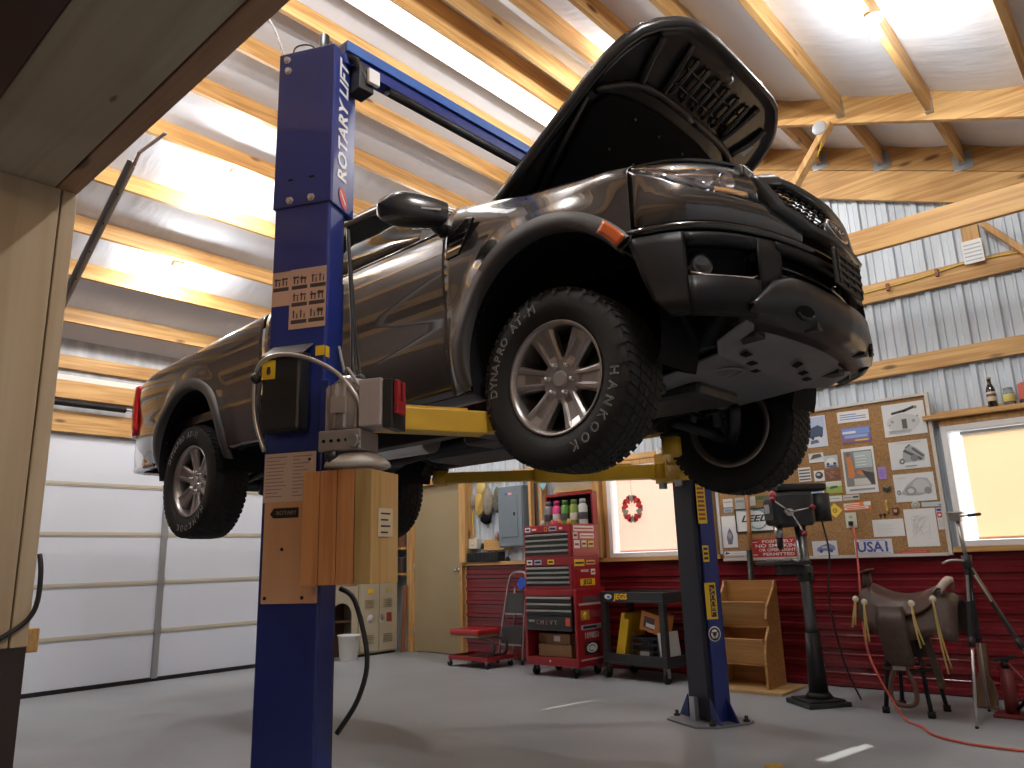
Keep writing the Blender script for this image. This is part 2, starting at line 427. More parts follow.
j = MB(); j.box((JX - .10, FY0, 0), (JX - .01, FY1, .86)); j = j.build('trim_6', mat('brown_trim', (.03, .016, .012), .5)); struct(j)
j = MB(); j.box((JX - .2, FY0 - .02, HZ), (1.4, FY1 - .075, HZ + .06)); j = j.build('trim_7', OLDWOOD_X, bevel=.004); struct(j, 'weathered soffit board of the opening header')
j = MB(); j.box((JX - .2, FY1 - .07, HZ), (1.4, FY1, HZ + .2)); j = j.build('trim_8', wood('header_red_x', (.42, .26, .15), (.32, .17, .09), 'x', .6), bevel=.004); struct(j, 'narrow header board on the room side')
j = MB(); j.box((JX - .2, FY0 - .20, HZ - .02), (1.4, FY0 - .03, HZ + .5)); j = j.build('trim_9', mat('red_fascia', (.05, .016, .014), .5)); struct(j, 'dark red outside fascia')
g = MB().box((JX - .06, FY1 + .001, .84), (JX - .012, FY1 + .035, .915)).build('trim_10', PINE_X, bevel=.003); struct(g, 'sawn end of a wall girt at the jamb')
pw = MB(); pw.box((-9, -4.1, 0), (2, -4, 3.2)); pw.box((-9.1, -4, 0), (-9, .5, 3.2)); pw.box((1.9, -4, 0), (2, .56, 3.2)); pw.box((-9, -4, 3.1), (2, .56, 3.2))
pw = pw.build('wall_porch', mottle(mat('porch_wood', (.46, .45, .43), .7), (2, 2, 6), .3)); struct(pw)
# ceiling: foil-faced insulation sagging a little between the purlins
LP = [-7.83, -7.26, -6.77, -6.23, -5.66, -5.20, -4.76, -4.37]
RP = [-3.45, -2.96, -2.54, -2.02, -1.51, -.92, -.31, .29, .89]
TRY = (5.63, 5.68)                                   # the truss stands between these
xs = [-8.4] + LP + [RIDGE] + RP + [1.5]
def ztop(x): return min(zl(x) + .15, zr(x) + .185)
prof = []
for a, b in zip(xs, xs[1:]):
    for k in range(6):
        t = k/6; x = a + (b - a)*t
        prof.append((x, ztop(x) - .028*math.sin(PI*t)))
prof.append((1.5, ztop(1.5)))
ys = [.2 + .2*k for k in range(35)]
rnd = random.Random(3)
rows = [[(x, y, z + rnd.uniform(-.004, .004)) for x, z in prof] for y in ys]
c = MB().grid(rows).build('ceiling', FOIL, solid=.02, soff=1.); struct(c)
MB().box((-9, .2, 5.9), (2, 7.3, 5.95)).build('ceiling_roof_deck', GALV_D, c)
for x in LP:
    p = MB().box((x, .86, zl(x)), (x + .040, 6.70, zl(x) + .15)).build('ceiling_beam', PINE_Y, bevel=.003); struct(p)
p = MB().box((RIDGE - .02, .86, zr(RIDGE) - .10), (RIDGE + .02, 6.70, zr(RIDGE) + .185)).build('ceiling_beam', PINE_Y, bevel=.003); struct(p)
HANG = []
for x in RP:
    for y0, y1 in ((.86, TRY[0]), (TRY[1], 6.64)):
        p = MB().box((x - .02, y0, zr(x)), (x + .02, y1, zr(x) + .185)).build('ceiling_beam', PINE_Y, bevel=.003); struct(p)
        if x > -2.2:
            for yy in (y1,):
                h = MB().box((x - .026, yy - .05, zr(x) - .004), (x - .021, yy, zr(x) + .12)).box((x + .021, yy - .05, zr(x) - .004), (x + .026, yy, zr(x) + .12)).box((x - .026, yy - .05, zr(x) - .006), (x + .026, yy, zr(x) - .002))
                if yy > 6: h.box((x - .07, yy - .003, zr(x) - .05), (x + .07, yy - .0005, zr(x) + .10))
                h.build('joist_hanger', GALV_D, p)
# trusses: rafter, bottom chord, web
def sloped(x0, x1, fz, y0, y1, h, m=PINE_X, dz=0.):
    vs = [(x0, y0, fz(x0) + dz), (x1, y0, fz(x1) + dz), (x1, y1, fz(x1) + dz), (x0, y1, fz(x0) + dz)]
    vs += [(x, y, z + h) for x, y, z in vs]
    return MB().add(vs, [(0,3,2,1),(4,5,6,7),(0,1,5,4),(1,2,6,5),(2,3,7,6),(3,0,4,7)])
zrr = lambda x: 3.746 - .40*x - .055
for y0, y1 in (TRY,):
    t = sloped(RIDGE, 1.4, zrr, y0, y1, .235).build('ceiling_beam', PINE_X, bevel=.003); struct(t)
    t = sloped(-8.2, RIDGE, zl, y0, y1, .20, dz=-.21).build('ceiling_beam', PINE_X, bevel=.003); struct(t)
    t = MB().box((-8.1, y0 - .045, 3.20), (1.35, y0 - .002, 3.38)).build('ceiling_beam', PINE_X, bevel=.003); struct(t)
    t = MB().bar((-2.30, y0 - .03, 3.42), (-1.59, y0 - .03, 4.32), .045, .09, up=(0, 1, 0)).build('ceiling_beam', PINE_Z, bevel=.003); struct(t)
# double rafter on the back wall
t = sloped(RIDGE, 1.4, zrr, 6.645, 6.683, .235).build('ceiling_beam', PINE_X, bevel=.003); struct(t)
t = sloped(RIDGE, 1.4, lambda x: zrr(x) - .285, 6.645, 6.683, .28).build('ceiling_beam', PINE_X, bevel=.003); struct(t)
t = sloped(-8.2, RIDGE, lambda x: zl(x) - .1, 6.645, 6.683, .24).build('ceiling_beam', PINE_X, bevel=.003); struct(t)
# short stud and diagonal brace beside the end of the girt
t = MB().box((-1.02, 6.64, 3.30), (-.90, 6.683, 3.62)).build('wall_beam', PINE_Z, bevel=.003); struct(t)
t = MB().bar((-.86, 6.62, 3.56), (-.42, 6.62, 2.98), .045, .09, up=(0, 1, 0)).build('wall_beam', PINE_Z, bevel=.003); struct(t)
# ================================================================ THE PICKUP ON THE LIFT
OX, OY = -1.89, 3.28                                  # front axle; centre line
def W(x, l, z): return V((OX + x, OY + l, z))
PAINT = mat('grey_paint', (.050, .050, .052), .26, .75, coat=1.)
PAINT_IN = mat('inner_paint', (.016, .016, .017), .30, .4, coat=.4)
LINER = mat('wheel_liner', (.006, .006, .007), .85, spec=.15)
TRIM = mat('bumper_plastic', (.007, .007, .008), .42, spec=.22)
GLOSSB = mat('gloss_black', (.008, .008, .009), .12, coat=.5)
TINT = mat('tinted_glass', (.004, .005, .005), .06, spec=.25)
VAL = mat('valance_grey', (.030, .030, .032), .34, .5)
SKID = mottle(mat('skid_plate', (.20, .20, .205), .42, .45), (8, 8, 8), .15)
RIMM = mottle(mat('alloy', (.36, .34, .33), .34, .85), (9, 9, 9), .12)
LAMPW = mat('lamp_chrome', (.55, .55, .56), .18, .9)
LENS = clear_glass('lamp_lens', (.9, .9, .92), .16)
REDL = mat('tail_lens', (.45, .01, .015), .15, coat=.6)
ARCHM = mat('arch_trim', (.040, .040, .042), .55)
TK = thing('pickup_truck', 'dark grey pickup truck raised on the blue lift with its hood open', 'truck', (-3.5, OY, 1.45))
AF = (.01, 1.97, .475); AR = (-3.20, 1.87, .455)      # wheel arches: x, z, radius
WID = [(1.70, .80), (1.80, .85), (1.86, .878), (1.94, .902), (2.05, .922), (2.14, .924), (2.26, .918), (2.36, .930), (2.46, .936), (2.56, .930), (2.66, .915)]
def hw(x, z):
    w = curve_tab(WID, z)
    if z > 2.2: w += (.9355 - w)*smooth_step(.18, .42, x)
    for xc, zc, r in (AF, AR):
        d = math.hypot(x - xc, z - zc) - r
        if d < .16: w += .030*(1 - (smooth_step(.045, .16, d) if d > .045 else 0))*(1 - smooth_step(.12, .40, x))
    if x > .33: w -= .75*(x - .33)**2
    if x < -3.75: w -= .28*(x + 3.75)**2
    return w
def rocker(x): return 1.845 + .012*(x + .4) if x > -2.25 else 1.84 + .0*x
CROWN = [(-.65, 2.86), (-.35, 2.79), (0, 2.708), (.34, 2.635), (.50, 2.604)]
BELT = [(-4.35, 2.555), (-3.6, 2.60), (-2.26, 2.665), (-1.5, 2.69), (-.60, 2.69)]
def sec(x, kind, side=-1):
    zb = rocker(x)
    for xc, zc, r in (AF, AR):
        if abs(x - xc) < r:
            zb = max(zb, zc + math.sqrt(r*r - (x - xc)**2))
    if x > .395: zb = max(zb, 2.16 + (x - .395)*2.6)
    pts = []
    if kind == 'fender':
        t = curve_tab(CROWN, x); k_ = 1 - .62*smooth_step(-.15, .42, x); z1 = t - .17*k_; n = 18
        f = smooth_step(-.75, -.2, x)
        for k in range(n + 1):
            z = zb + (z1 - zb)*k/n; pts.append((hw(x, z), z))
        w = hw(x, z1)
        for dl, dz in ((.012, -.115), (.035, -.07), (.072, -.035), (.125, -.010), (.18, 0), (.215, -.004), (.225, -.05)): pts.append((w - dl*(k_ if dl < .2 else 1), t + dz*k_))
    else:
        t = lerp_tab(BELT, x); z1 = t - .09; n = 18
        for k in range(n + 1):
            z = zb + (z1 - zb)*k/n; pts.append((hw(x, z), z))
        w = hw(x, z1)
        for dl, dz in ((.008, -.055), (.018, -.03), (.035, -.010), (.055, -.002), (.085, 0), (.10, -.004), (.105, -.04)): pts.append((w - dl, t + dz))
    return [W(x, side*w, z) for w, z in pts]
def sgp(v): return math.copysign(abs(v)**.6, v)
def dense(x0, x1, step=.04):
    xs = [x0]; 
    while xs[-1] < x1 - 1e-6: xs.append(min(x1, xs[-1] + step))
    for xc, zc, r in (AF, AR):
        for e in (xc - r, xc + r):
            for q in (.0005, .002, .006, .012, .02, .03):
                for sgn in (-1, 1):
                    if x0 < e + sgn*q < x1: xs.append(e + sgn*q)
    return sorted(set(round(v, 5) for v in xs))
for side in (-1, 1):
    for nm, kind, x0, x1 in (('front_fender', 'fender', -.6005, .445), ('front_door', 'door', -1.70, -.603), ('rear_door', 'door', -2.23, -1.71), ('bed_side', 'bed', -4.30, -2.265)):
        b = MB().grid([sec(x, kind, side) for x in dense(x0, x1)])
        p = b.build(nm, PAINT, TK, solid=.004, soff=1. if side > 0 else -1.)
        if nm == 'front_door':
            h = MB().bar(W(-1.66, side*.962, 2.505), W(-1.50, side*.962, 2.512), .03, .028).cyl(W(-1.66, side*.92, 2.505), W(-1.66, side*.965, 2.505), .014).cyl(W(-1.50, side*.92, 2.512), W(-1.50, side*.965, 2.512), .014)
            h.build('door_handle', PAINT, p, bevel=.006)
    # wheel arch lips and liners
    for xc, zc, r in (AF, AR):
        rows = []
        for k in range(41):
            a = math.radians((37 if xc > -1 else -10) + (157 if xc > -1 else 200)*k/40); x, z = xc + r*math.cos(a), zc + r*math.sin(a)
            x2, z2 = xc + (r + .060)*math.cos(a), zc + (r + .060)*math.sin(a); 
            w = hw(x, z)
            w2 = hw(x2, z2)
            rows.append([W(xc + (r - .012)*math.cos(a), side*(w - .06), zc + (r - .012)*math.sin(a)), W(xc + (r - .010)*math.cos(a), side*(w + .010), zc + (r - .010)*math.sin(a)), W(x, side*(w + .020), z), W(x2, side*(w2 + .017), z2), W(xc + (r + .066)*math.cos(a), side*(w2 - .004), zc + (r + .066)*math.sin(a))])
        MB().grid(rows).build('arch_flare', ARCHM, TK)
        rows = [[W(xc + (r - .012)*math.cos(a), side*l, zc + (r - .012)*math.sin(a)) for l in (.925 if a > .75 or xc < -1 else .80, .75, .5)] for a in [math.radians(-20 + 220*k/30) for k in range(31)]]
        b = MB().grid(rows, flip=side > 0)
        b.grid([[W(xc, side*.5, zc) for _ in range(31)], [r_[2] for r_ in rows]])
        b.build('wheel_liner', LINER, TK)
    # amber marker in the front arch
    rows = []
    for k in range(9):
        a = math.radians(37.5 + 14*k/8); rows.append([W(AF[0] + q*math.cos(a), side*(hw(AF[0] + q*math.cos(a), AF[1] + q*math.sin(a)) + .024), AF[1] + q*math.sin(a)) for q in (.478, .498, .518, .532)])
    MB().grid(rows).build('side_marker', ORANGE, TK, solid=.008)
    # rocker panel under the doors
    b = MB(); rows = [[W(x, side*q, z) for q, z in ((.60, 1.86), (.74, 1.83), (.83, 1.815), (.862, 1.84), (.872, 1.862))] for x in (-2.62, -1.6, -.50, -.44)]
    b.grid(rows).build('rocker_panel', PAINT, TK, solid=.008)
    # belt line moulding, glass, pillars and roof edge
    gl = []
    for x, zt_, lt in ((-.62, 2.71, .862), (-.72, 2.79, .838), (-.95, 2.94, .785), (-1.18, 3.06, .738), (-1.55, 3.11, .715), (-2.0, 3.09, .715), (-2.2, 3.02, .73)):
        gl.append([W(x, side*.872, 2.675), W(x, side*(.6*.868 + .4*lt), 2.68 + .4*(zt_ - 2.68)), W(x, side*lt, zt_)])
    MB().grid(gl).build('side_glass', TINT, TK, solid=.005)
    MB().tube([W(x, side*.876, lerp_tab(BELT, x) + .004) for x in (-2.2, -1.6, -1.0, -.70)], .011, 8).build('belt_moulding', GLOSSB, TK)
    MB().tube([W(-.52, side*.80, 2.75), W(-.70, side*.79, 2.83), W(-1.0, side*.745, 3.01), W(-1.25, side*.705, 3.11), W(-1.6, side*.69, 3.145), W(-2.05, side*.69, 3.13), W(-2.22, side*.745, 2.93), W(-2.25, side*.83, 2.70)], lambda t: .026 + .016*min(1, t*4), 10, sub=5).build('roof_pillar', PAINT, TK)
    MB().bar(W(-1.70, side*.86, 2.70), W(-1.74, side*.71, 3.12), .06, .03).build('door_pillar', GLOSSB, TK)
    # triangular corner where the mirror stands
    MB().prism([(-.58, 2.70), (-.86, 2.70), (-.80, 2.86), (-.66, 2.80)], -.01, .01, Matrix.Translation(W(0, side*.862, 0)) @ Matrix(((1,0,0,0),(0,0,1,0),(0,1,0,0),(0,0,0,1)))).build('mirror_corner', BLACK, TK)
    m = MB(); rows = []
    for k in range(13):
        t = k/12; l = .955 + .265*t; s = (.74 + .26*math.sin(PI*(.15 + .70*t)))*(math.sqrt(max(.04, 1 - ((t - .72)/.28)**2*.96)) if t > .72 else 1)
        rows.append([W(-.63 - .115*t + .095*s*sgp(math.cos(a)), side*l, 2.742 + .001*k + .072*s*sgp(math.sin(a))) for a in [2*PI*q/20 for q in range(20)]])
    m.grid(rows, 0, True, True); m.grid([[sum(rows[0], V())/20]*20, rows[0]], 0, True, True); m.grid([rows[-1], [sum(rows[-1], V())/20 + V((0, side*.012, 0))]*20], 0, True, True)
    mi = m.build('mirror_housing', mat('mirror_cap', (.022, .023, .025), .25, coat=.4), TK)
    MB().tube([W(-.66, side*.86, 2.69), W(-.65, side*.92, 2.695), W(-.64, side*1.0, 2.72)], .034, 10).build('mirror_arm', BLACK, mi)
    MB().bar(W(-.545, side*1.01, 2.728), W(-.655, side*1.17, 2.730), .008, .010).build('turn_signal', mat('mirror_lens', (.3, .3, .3), .2), mi)
    # fender vent badge behind the front arch
    bp = [(-.585, 2.50), (-.50, 2.505), (-.395, 2.66), (-.44, 2.672), (-.575, 2.61)]
    b = MB(); Mv = Matrix(((1,0,0,OX),(0,0,side,OY),(0,1,0,0),(0,0,0,1)))
    b.prism(bp, .93, .946, Mv)
    vb = b.build('fender_vent', GLOSSB, TK, bevel=.003)
    b = MB()
    for k in range(3): b.bar(W(-.565 + .012*k, side*.9475, 2.535 + .032*k), W(-.475 + .022*k, side*.9475, 2.54 + .032*k), .004, .010 - .002*k, up=(0, 0, 1))
    b.build('vent_badge', CHROME, vb)
# ---- windscreen, roof, cowl, rear glass
rows = []
for x, z, l in ((-.46, 2.80, .76), (-.78, 2.89, .745), (-1.05, 3.02, .71), (-1.28, 3.13, .675)):
    rows.append([W(x + .07*(1 - (q/6)**2), l*q/6, z + .02*(1 - (q/6)**2)) for q in range(-6, 7)])
MB().grid(rows).build('windscreen', TINT, TK, solid=.005)
rows = []
for x, z, l in ((-1.26, 3.13, .685), (-1.6, 3.16, .69), (-2.05, 3.14, .69), (-2.2, 3.11, .69)):
    rows.append([W(x, l*q/8, z + .03*(1 - (q/8)**2)) for q in range(-8, 9)])
MB().grid(rows).build('roof', PAINT, TK, solid=.02)
MB().grid([[W(-2.2, l, 3.12) for l in (-.68, 0, .68)], [W(-2.26, l, 2.68) for l in (-.84, 0, .84)]]).build('rear_window', TINT, TK, solid=.01)
MB().box(W(-.62, -.76, 2.76), W(-.46, .76, 2.83)).build('cowl', BLACK, TK, bevel=.02)
# ---- bed, tailgate, rear bumper, tail lamps
b = MB(); b.box(W(-4.28, -.84, 2.10), W(-2.28, .84, 2.16)); b.box(W(-2.30, -.86, 2.16), W(-2.26, .86, 2.66)); b.build('bed_floor', PAINT_IN, TK)
rows = []
for z, o in ((1.99, .0), (2.2, -.015), (2.44, -.012), (2.53, .02), (2.555, .0)):
    rows.append([W(-4.345 - o + .05*(abs(q)/8)**3, .74*q/8, z) for q in range(-8, 9)])
MB().grid(rows).build('tailgate', PAINT, TK, solid=.04)
for side in (-1, 1):
    rows = []
    for z in (2.135, 2.2, 2.3, 2.4, 2.5, 2.53):
        k = (z - 2.135)/.4
        rows.append([W(x - .03*math.sin(PI*k) , side*l, z) for x, l in ((-4.19, .862), (-4.25, .862), (-4.31, .845), (-4.355, .80), (-4.37, .745))])
    MB().grid(rows).build('tail_lamp', REDL, TK, solid=.03)
b = MB(); rows = []
pl = [(-3.86, .885), (-4.05, .882), (-4.24, .862), (-4.38, .80), (-4.45, .70), (-4.47, .4), (-4.47, 0)]
pl = pl + [(x, -l) for x, l in reversed(pl[:-1])]
for z, o in ((1.855, -.03), (1.88, 0), (1.97, .012), (2.09, .005), (2.115, -.03)):
    rows.append([W(x - o*(.4 if abs(l) > .84 else 1), l + math.copysign(o*.4, l) if l else 0, z) for x, l in pl])
b.grid(rows).build('rear_bumper', CHROME, TK, solid=.03)
MB().box(W(-4.42, -.5, 1.90), W(-4.2, .5, 2.05)).box(W(-4.5, -.05, 1.80), W(-4.2, .05, 1.87)).build('hitch', DARKM, TK)
# ---- nose
PLAN = [(.38, -.932), (.44, -.924), (.50, -.905), (.56, -.882), (.62, -.848), (.67, -.80), (.72, -.74), (.76, -.67), (.79, -.60), (.82, -.525), (.84, -.45), (.862, -.36), (.878, -.26), (.892, -.14), (.90, 0)]
PLAN = PLAN + [(x, -l) for x, l in reversed(PLAN[:-1])]
def pl_at(l, z=2.33, off=0.):
    """point of the nose plan at lateral position l"""
    s = 1 if l <= 0 else -1; a = -abs(l)
    for (x0, l0), (x1, l1) in zip(PLAN, PLAN[1:15]):
        if l0 <= a <= l1 or (a < l0 and x0 == .38):
            t = (a - l0)/(l1 - l0); x = x0 + (x1 - x0)*t
            n = V((l1 - l0, -(x1 - x0), 0)).normalized()
            return W(x + n.x*off, s*(a + n.y*off), z)
    return W(.90 + off, 0, z)
def strip(name, L0, L1, zs, m, n=40, parent=TK, solid=.008, offs=None):
    """panel that follows the nose: zs = list of (z or z(l), offset outward)"""
    rows = []
    for z, o, *lr in zs:
        l0, l1 = (lr[0], lr[1]) if lr else (L0, L1)
        rows.append([pl_at(l0 + (l1 - l0)*k/n, z(l0 + (l1 - l0)*k/n) if callable(z) else z, o(l0 + (l1 - l0)*k/n) if callable(o) else o) for k in range(n + 1)])
    return MB().grid(rows).build(name, m, parent, solid=solid, soff=-1.)
def lb_(l): return lerp_tab([(0, 2.452), (.62, 2.452), (.72, 2.458), (.80, 2.472), (.86, 2.505), (.90, 2.552), (.925, 2.578)], abs(l))
def nt_(l): return lb_(l) if abs(l) > .55 else 2.405 + .047*smooth_step(.28, .55, abs(l))
def fl_(l): return 1 - smooth_step(.84, .915, abs(l))
for s in (-1, 1):
    strip('nose_panel', s*.9235, s*.30, [(2.318, lambda l: -.012), (2.335, lambda l: .004*fl_(l)), (lambda l: .5*(2.335 + nt_(l)), lambda l: .009*fl_(l)), (lambda l: nt_(l) - .02, lambda l: .004*fl_(l)), (nt_, lambda l: -.006*fl_(l))], PAINT, 40)
    # headlamp: housing, reflector bowls, amber strip and clear lens
    zt = lambda l: 2.585 - .02*smooth_step(.60, .90, -abs(l)*-1)
    h = strip('headlamp', s*.905, s*.565, [(lambda l: lb_(l) + .002, -.04), (lambda l: lb_(l) + .01, -.065), (2.585, -.075), (2.60, -.06)], mat('lamp_inner', (.16, .16, .165), .25, .85), 18)
    for l in (.66, .76):
        c = pl_at(s*l, 2.53, -.045); d = (pl_at(s*l, 2.53, 0) - pl_at(s*l, 2.53, -.05)).normalized()
        q = d.to_track_quat('Z', 'Y').to_matrix().to_4x4(); q.translation = c
        MB().lathe([(.0, -.018), (.02, -.012), (.036, .008), (.041, .010), (.041, -.01)], q, 20).build('reflector_bowl', LAMPW, h)
    b = MB(); b.grid([[pl_at(s*(.575 + .15*k/10), 2.466 + .026*j, -.030 - .004*j) for k in range(11)] for j in range(2)]); b.build('amber_strip', mat('amber', (1, .46, .03), .3), h, solid=.006)
    b = MB(); b.grid([[pl_at(s*(.79 + .07*k/6), 2.52 + .022*j, -.03 - .01*j) for k in range(7)] for j in range(3)]); b.build('inner_trim', LAMPW, h, solid=.004)
    strip('lamp_lens', s*.918, s*.552, [(lambda l: lb_(l) + .001, -.002), (lambda l: lb_(l) + .3*(2.598 - lb_(l)), .004), (lambda l: lb_(l) + .65*(2.598 - lb_(l)), -.004), (lambda l: lb_(l) + .9*(2.598 - lb_(l)), -.02), (2.602, -.05)], LENS, 18, h, .004)
    strip('lamp_bezel', s*.918, s*.552, [(2.597, -.055), (2.603, -.022), (2.608, -.05)], PAINT, 18, h, .004)
# upper tie bar behind the lamps (seen under the hood edge)
MB().bar(W(.70, -.62, 2.57), W(.70, .62, 2.57), .18, .05).build('radiator_support', BLACK, TK, bevel=.01)
# grille: hexagonal frame, bars of small honeycomb, oval emblem
hexa = [(-.44, 2.605), (-.57, 2.555), (-.48, 2.425), (-.30, 2.372), (.30, 2.372), (.48, 2.425), (.57, 2.555), (.44, 2.605)]
def lean(z): return .02 - .22*max(0, z - 2.38)
g = MB(); path = []
for (a, b_) in zip(hexa, hexa[1:] + hexa[:1]):
    for k in range(10): path.append((a[0] + (b_[0] - a[0])*k/10, a[1] + (b_[1] - a[1])*k/10))
rows = []
cx_, cz_ = 0, 2.485
for l, z in path:
    i_ = (l*.87, cz_ + (z - cz_)*.72)
    rows.append([pl_at(l, z, lean(z) - .03), pl_at(l, z, lean(z) + .016), pl_at((l + i_[0])/2, (z + i_[1])/2, lean(z) + .032), pl_at(i_[0], i_[1], lean(i_[1]) + .012), pl_at(i_[0], i_[1], lean(i_[1]) - .04)])
rows.append(rows[0])
g.grid(rows)
gr = g.build('grille_frame', mat('grille_grey', (.060, .062, .066), .28, .5, coat=.4), TK)
g = MB(); 
for j in range(7):
    z = 2.40 + .026*j; lm = .32 + .20*smooth_step(2.38, 2.46, z)
    n = int(lm*2/.06)
    for k in range(n):
        l = -lm + 2*lm*(k + .5*(j % 2))/n
        if abs(l) < .13 and abs(z - 2.46) < .06: continue
        p, q, r_ = pl_at(l, z, lean(z) - .012), pl_at(l + .02, z + .010, lean(z) - .012), pl_at(l + .045, z + .010, lean(z) - .012)
        g.bar(p, q, .012, .006); g.bar(q, r_, .012, .007)
    g.tube([pl_at(-lm + 2*lm*k/20, z - .004, lean(z) - .022) for k in range(21)], .0035, 5)
g.build('grille_mesh', BLACK, gr)
strip('grille_back', -.52, .52, [(2.385, -.05), (2.57, -.10)], BLACKM, 24, gr)
em = W(.925, 0, 2.455)
Me = frame(em, (0, 1, 0), (-.22, 0, 1))
ov = [(.125*math.cos(2*PI*k/36), .050*math.sin(2*PI*k/36)) for k in range(36)]
e = MB(); e.prism(ov, -.03, .004, Me, 0, True)
e = e.build('emblem', CHROME, TK, bevel=.004)
MB().prism([(x*.90, y*.84) for x, y in ov], .004, .007, Me).build('emblem_field', mat('emblem_dark', (.012, .014, .03), .2, coat=.5), e)
MB().text('Ford', .062, Me @ T(0, .004, .0075), .0015, shear=.25, xs=1.5).build('emblem_script', CHROME, e)
# bumper: gloss strip, upper bar, corners with fog pockets, lower intake, valance
strip('bumper_strip', -.926, .926, [(2.285, -.01), (2.30, .010), (2.318, .012), (2.330, -.008)], GLOSSB, 60)
tab = [(0, 2.16), (.46, 2.16), (.54, 2.06), (.66, 1.96), (.93, 1.96)]
zlow = lambda l: lerp_tab(tab, abs(l))
for s in (-1, 1):
    # corner skin built around a fog-lamp pocket
    def cn(l): return lambda q: q
    strip('bumper_corner', s*.92, s*.845, [(1.955, -.02, s*.880, s*.845), (1.965, .010, s*.885, s*.845), (2.02, .014, s*.903, s*.845), (2.12, .016, s*.914, s*.845), (2.24, .012, s*.924, s*.845), (2.282, .006, s*.926, s*.845), (2.292, -.01, s*.926, s*.845)], TRIM, 10)
    strip('bumper_corner', s*.845, s*.60, [(2.222, -.02), (2.228, .016), (2.262, .020), (2.278, .012), (2.287, -.01)], TRIM, 12)
    strip('bumper_corner', s*.845, s*.60, [(1.955, -.03), (1.965, .010), (2.03, .018), (2.098, .020), (2.104, -.02)], TRIM, 12)
    strip('bumper_corner', s*.60, s*.48, [(lambda l: lerp_tab([(.48, 2.14), (.60, 1.97)], abs(l)), -.02), (lambda l: lerp_tab([(.48, 2.15), (.60, 1.98)], abs(l)), .012), (2.2, .018), (2.278, .012), (2.287, -.01)], TRIM, 8)
    strip('fog_pocket', s*.855, s*.59, [(2.09, .01), (2.10, -.07), (2.22, -.07), (2.232, .01)], BLACKM, 12)
    c = pl_at(s*.79, 2.165, -.055); d = V((.8, s*.45, 0)).normalized(); q = d.to_track_quat('Z', 'Y').to_matrix().to_4x4(); q.translation = c
    f = MB().lathe([(0, .008), (.03, .012), (.043, .018), (.047, .010), (.047, -.02)], q, 22).build('fog_lamp', mat('fog_glass', (.10, .10, .11), .12, .5), TK)
    MB().tube([pl_at(s*l, z, .016) for l, z in ((.838, 2.112), (.80, 2.101), (.70, 2.099), (.64, 2.101), (.615, 2.115))], .005, 8).build('fog_trim', CHROME, TK)
strip('intake_bar', -.50, .50, [(2.235, -.03), (2.242, .018), (2.278, .016), (2.287, -.01)], TRIM, 30)
strip('intake_back', -.50, .50, [(2.13, -.08), (2.24, -.10)], BLACKM, 20)
b = MB()
for z in (2.165, 2.20): b.tube([pl_at(-.49 + .98*k/24, z, -.035) for k in range(25)], .008, 6)
b.build('intake_slats', GLOSSB, TK)
strip('lower_valance', -.66, .66, [(lambda l: 1.93 + .02*abs(l), -.10), (lambda l: 1.955 + .02*abs(l), .018), (lambda l: lerp_tab([(0, 2.03), (.4, 2.05), (.66, 1.985)], abs(l)), .040), (lambda l: lerp_tab([(0, 2.11), (.44, 2.13), (.54, 2.10), (.66, 1.995)], abs(l)), .034), (lambda l: lerp_tab([(0, 2.135), (.44, 2.15), (.54, 2.115), (.66, 2.0)], abs(l)), .0)], VAL, 44)
for s in (-1, 1):
    c = pl_at(s*.39, 1.995, .0285); q = frame(c, pl_at(.39*s + .02, 1.995, .03) - pl_at(.39*s - .02, 1.995, .03), pl_at(.39*s, 2.03, .0385) - pl_at(.39*s, 1.965, .021))
    hk = MB(); ring = [(.058*math.cos(2*PI*k/24), .030*math.sin(2*PI*k/24)) for k in range(24)]
    hk.prism(ring, -.02, .0035, q); hk = hk.build('tow_hook_pocket', BLACKM, TK)
    MB().tube([q @ V((.05*math.cos(a), .020*math.sin(a) - .003, .008)) for a in [PI + PI*k/12 for k in range(13)]], .006, 8).build('tow_hook', DARKM, hk)
    MB().box(W(.835, s*.28 - .025, 1.945), W(.895, s*.28 + .025, 1.985)).build('valance_bracket', BLACK, TK, bevel=.004)
pb = MB(); pb.box(W(.935, -.16, 2.165), W(.952, .16, 2.33)); pb = pb.build('plate_bracket', BLACK, TK, bevel=.006)
b = MB()
for k in range(4): b.box(W(.952, -.14, 2.19 + .035*k), W(.960, .14, 2.205 + .035*k))
for l in (-.13, -.04, .05, .13): b.box(W(.952, l - .007, 2.175), W(.958, l + .007, 2.325))
b.build('bracket_ribs', BLACK, pb, bevel=.002)
# ---- skid plate and the underside
def skp(x, l, d=0): return W(x, l, 1.822 + .12*x + d + (.06*smooth_step(.62, .82, x)))
sk = [(.83, .0), (.82, .34), (.735, .36), (.73, .58), (.60, .60), (.53, .48), (.10, .43), (.10, 0), (.10, -.40), (.53, -.46), (.60, -.60), (.735, -.62), (.75, -.40), (.82, -.36)]
b = MB(); n = len(sk)
b.add([skp(x, l) for x, l in sk] + [skp(x, l, .012) for x, l in sk], [tuple(range(n)), tuple(reversed(range(n, 2*n)))] + [(k, n + k, n + (k+1) % n, (k+1) % n) for k in range(n)])
sp_ = b.build('skid_plate', SKID, TK, bevel=.003)
for x, l in ((.60, -.34), (.56, -.20), (.52, -.08), (.66, .06), (.63, .20), (.60, .32)):
    c4 = [(x - .016, l - .026), (x + .016, l - .026), (x + .016, l + .026), (x - .016, l + .026)]
    MB().add([skp(a_, b_, -.0008) for a_, b_ in c4] + [skp(a_, b_, .004) for a_, b_ in c4], [(3,2,1,0),(4,5,6,7),(0,1,5,4),(1,2,6,5),(2,3,7,6),(3,0,4,7)]).build('drain_slot', BLACKM, sp_)
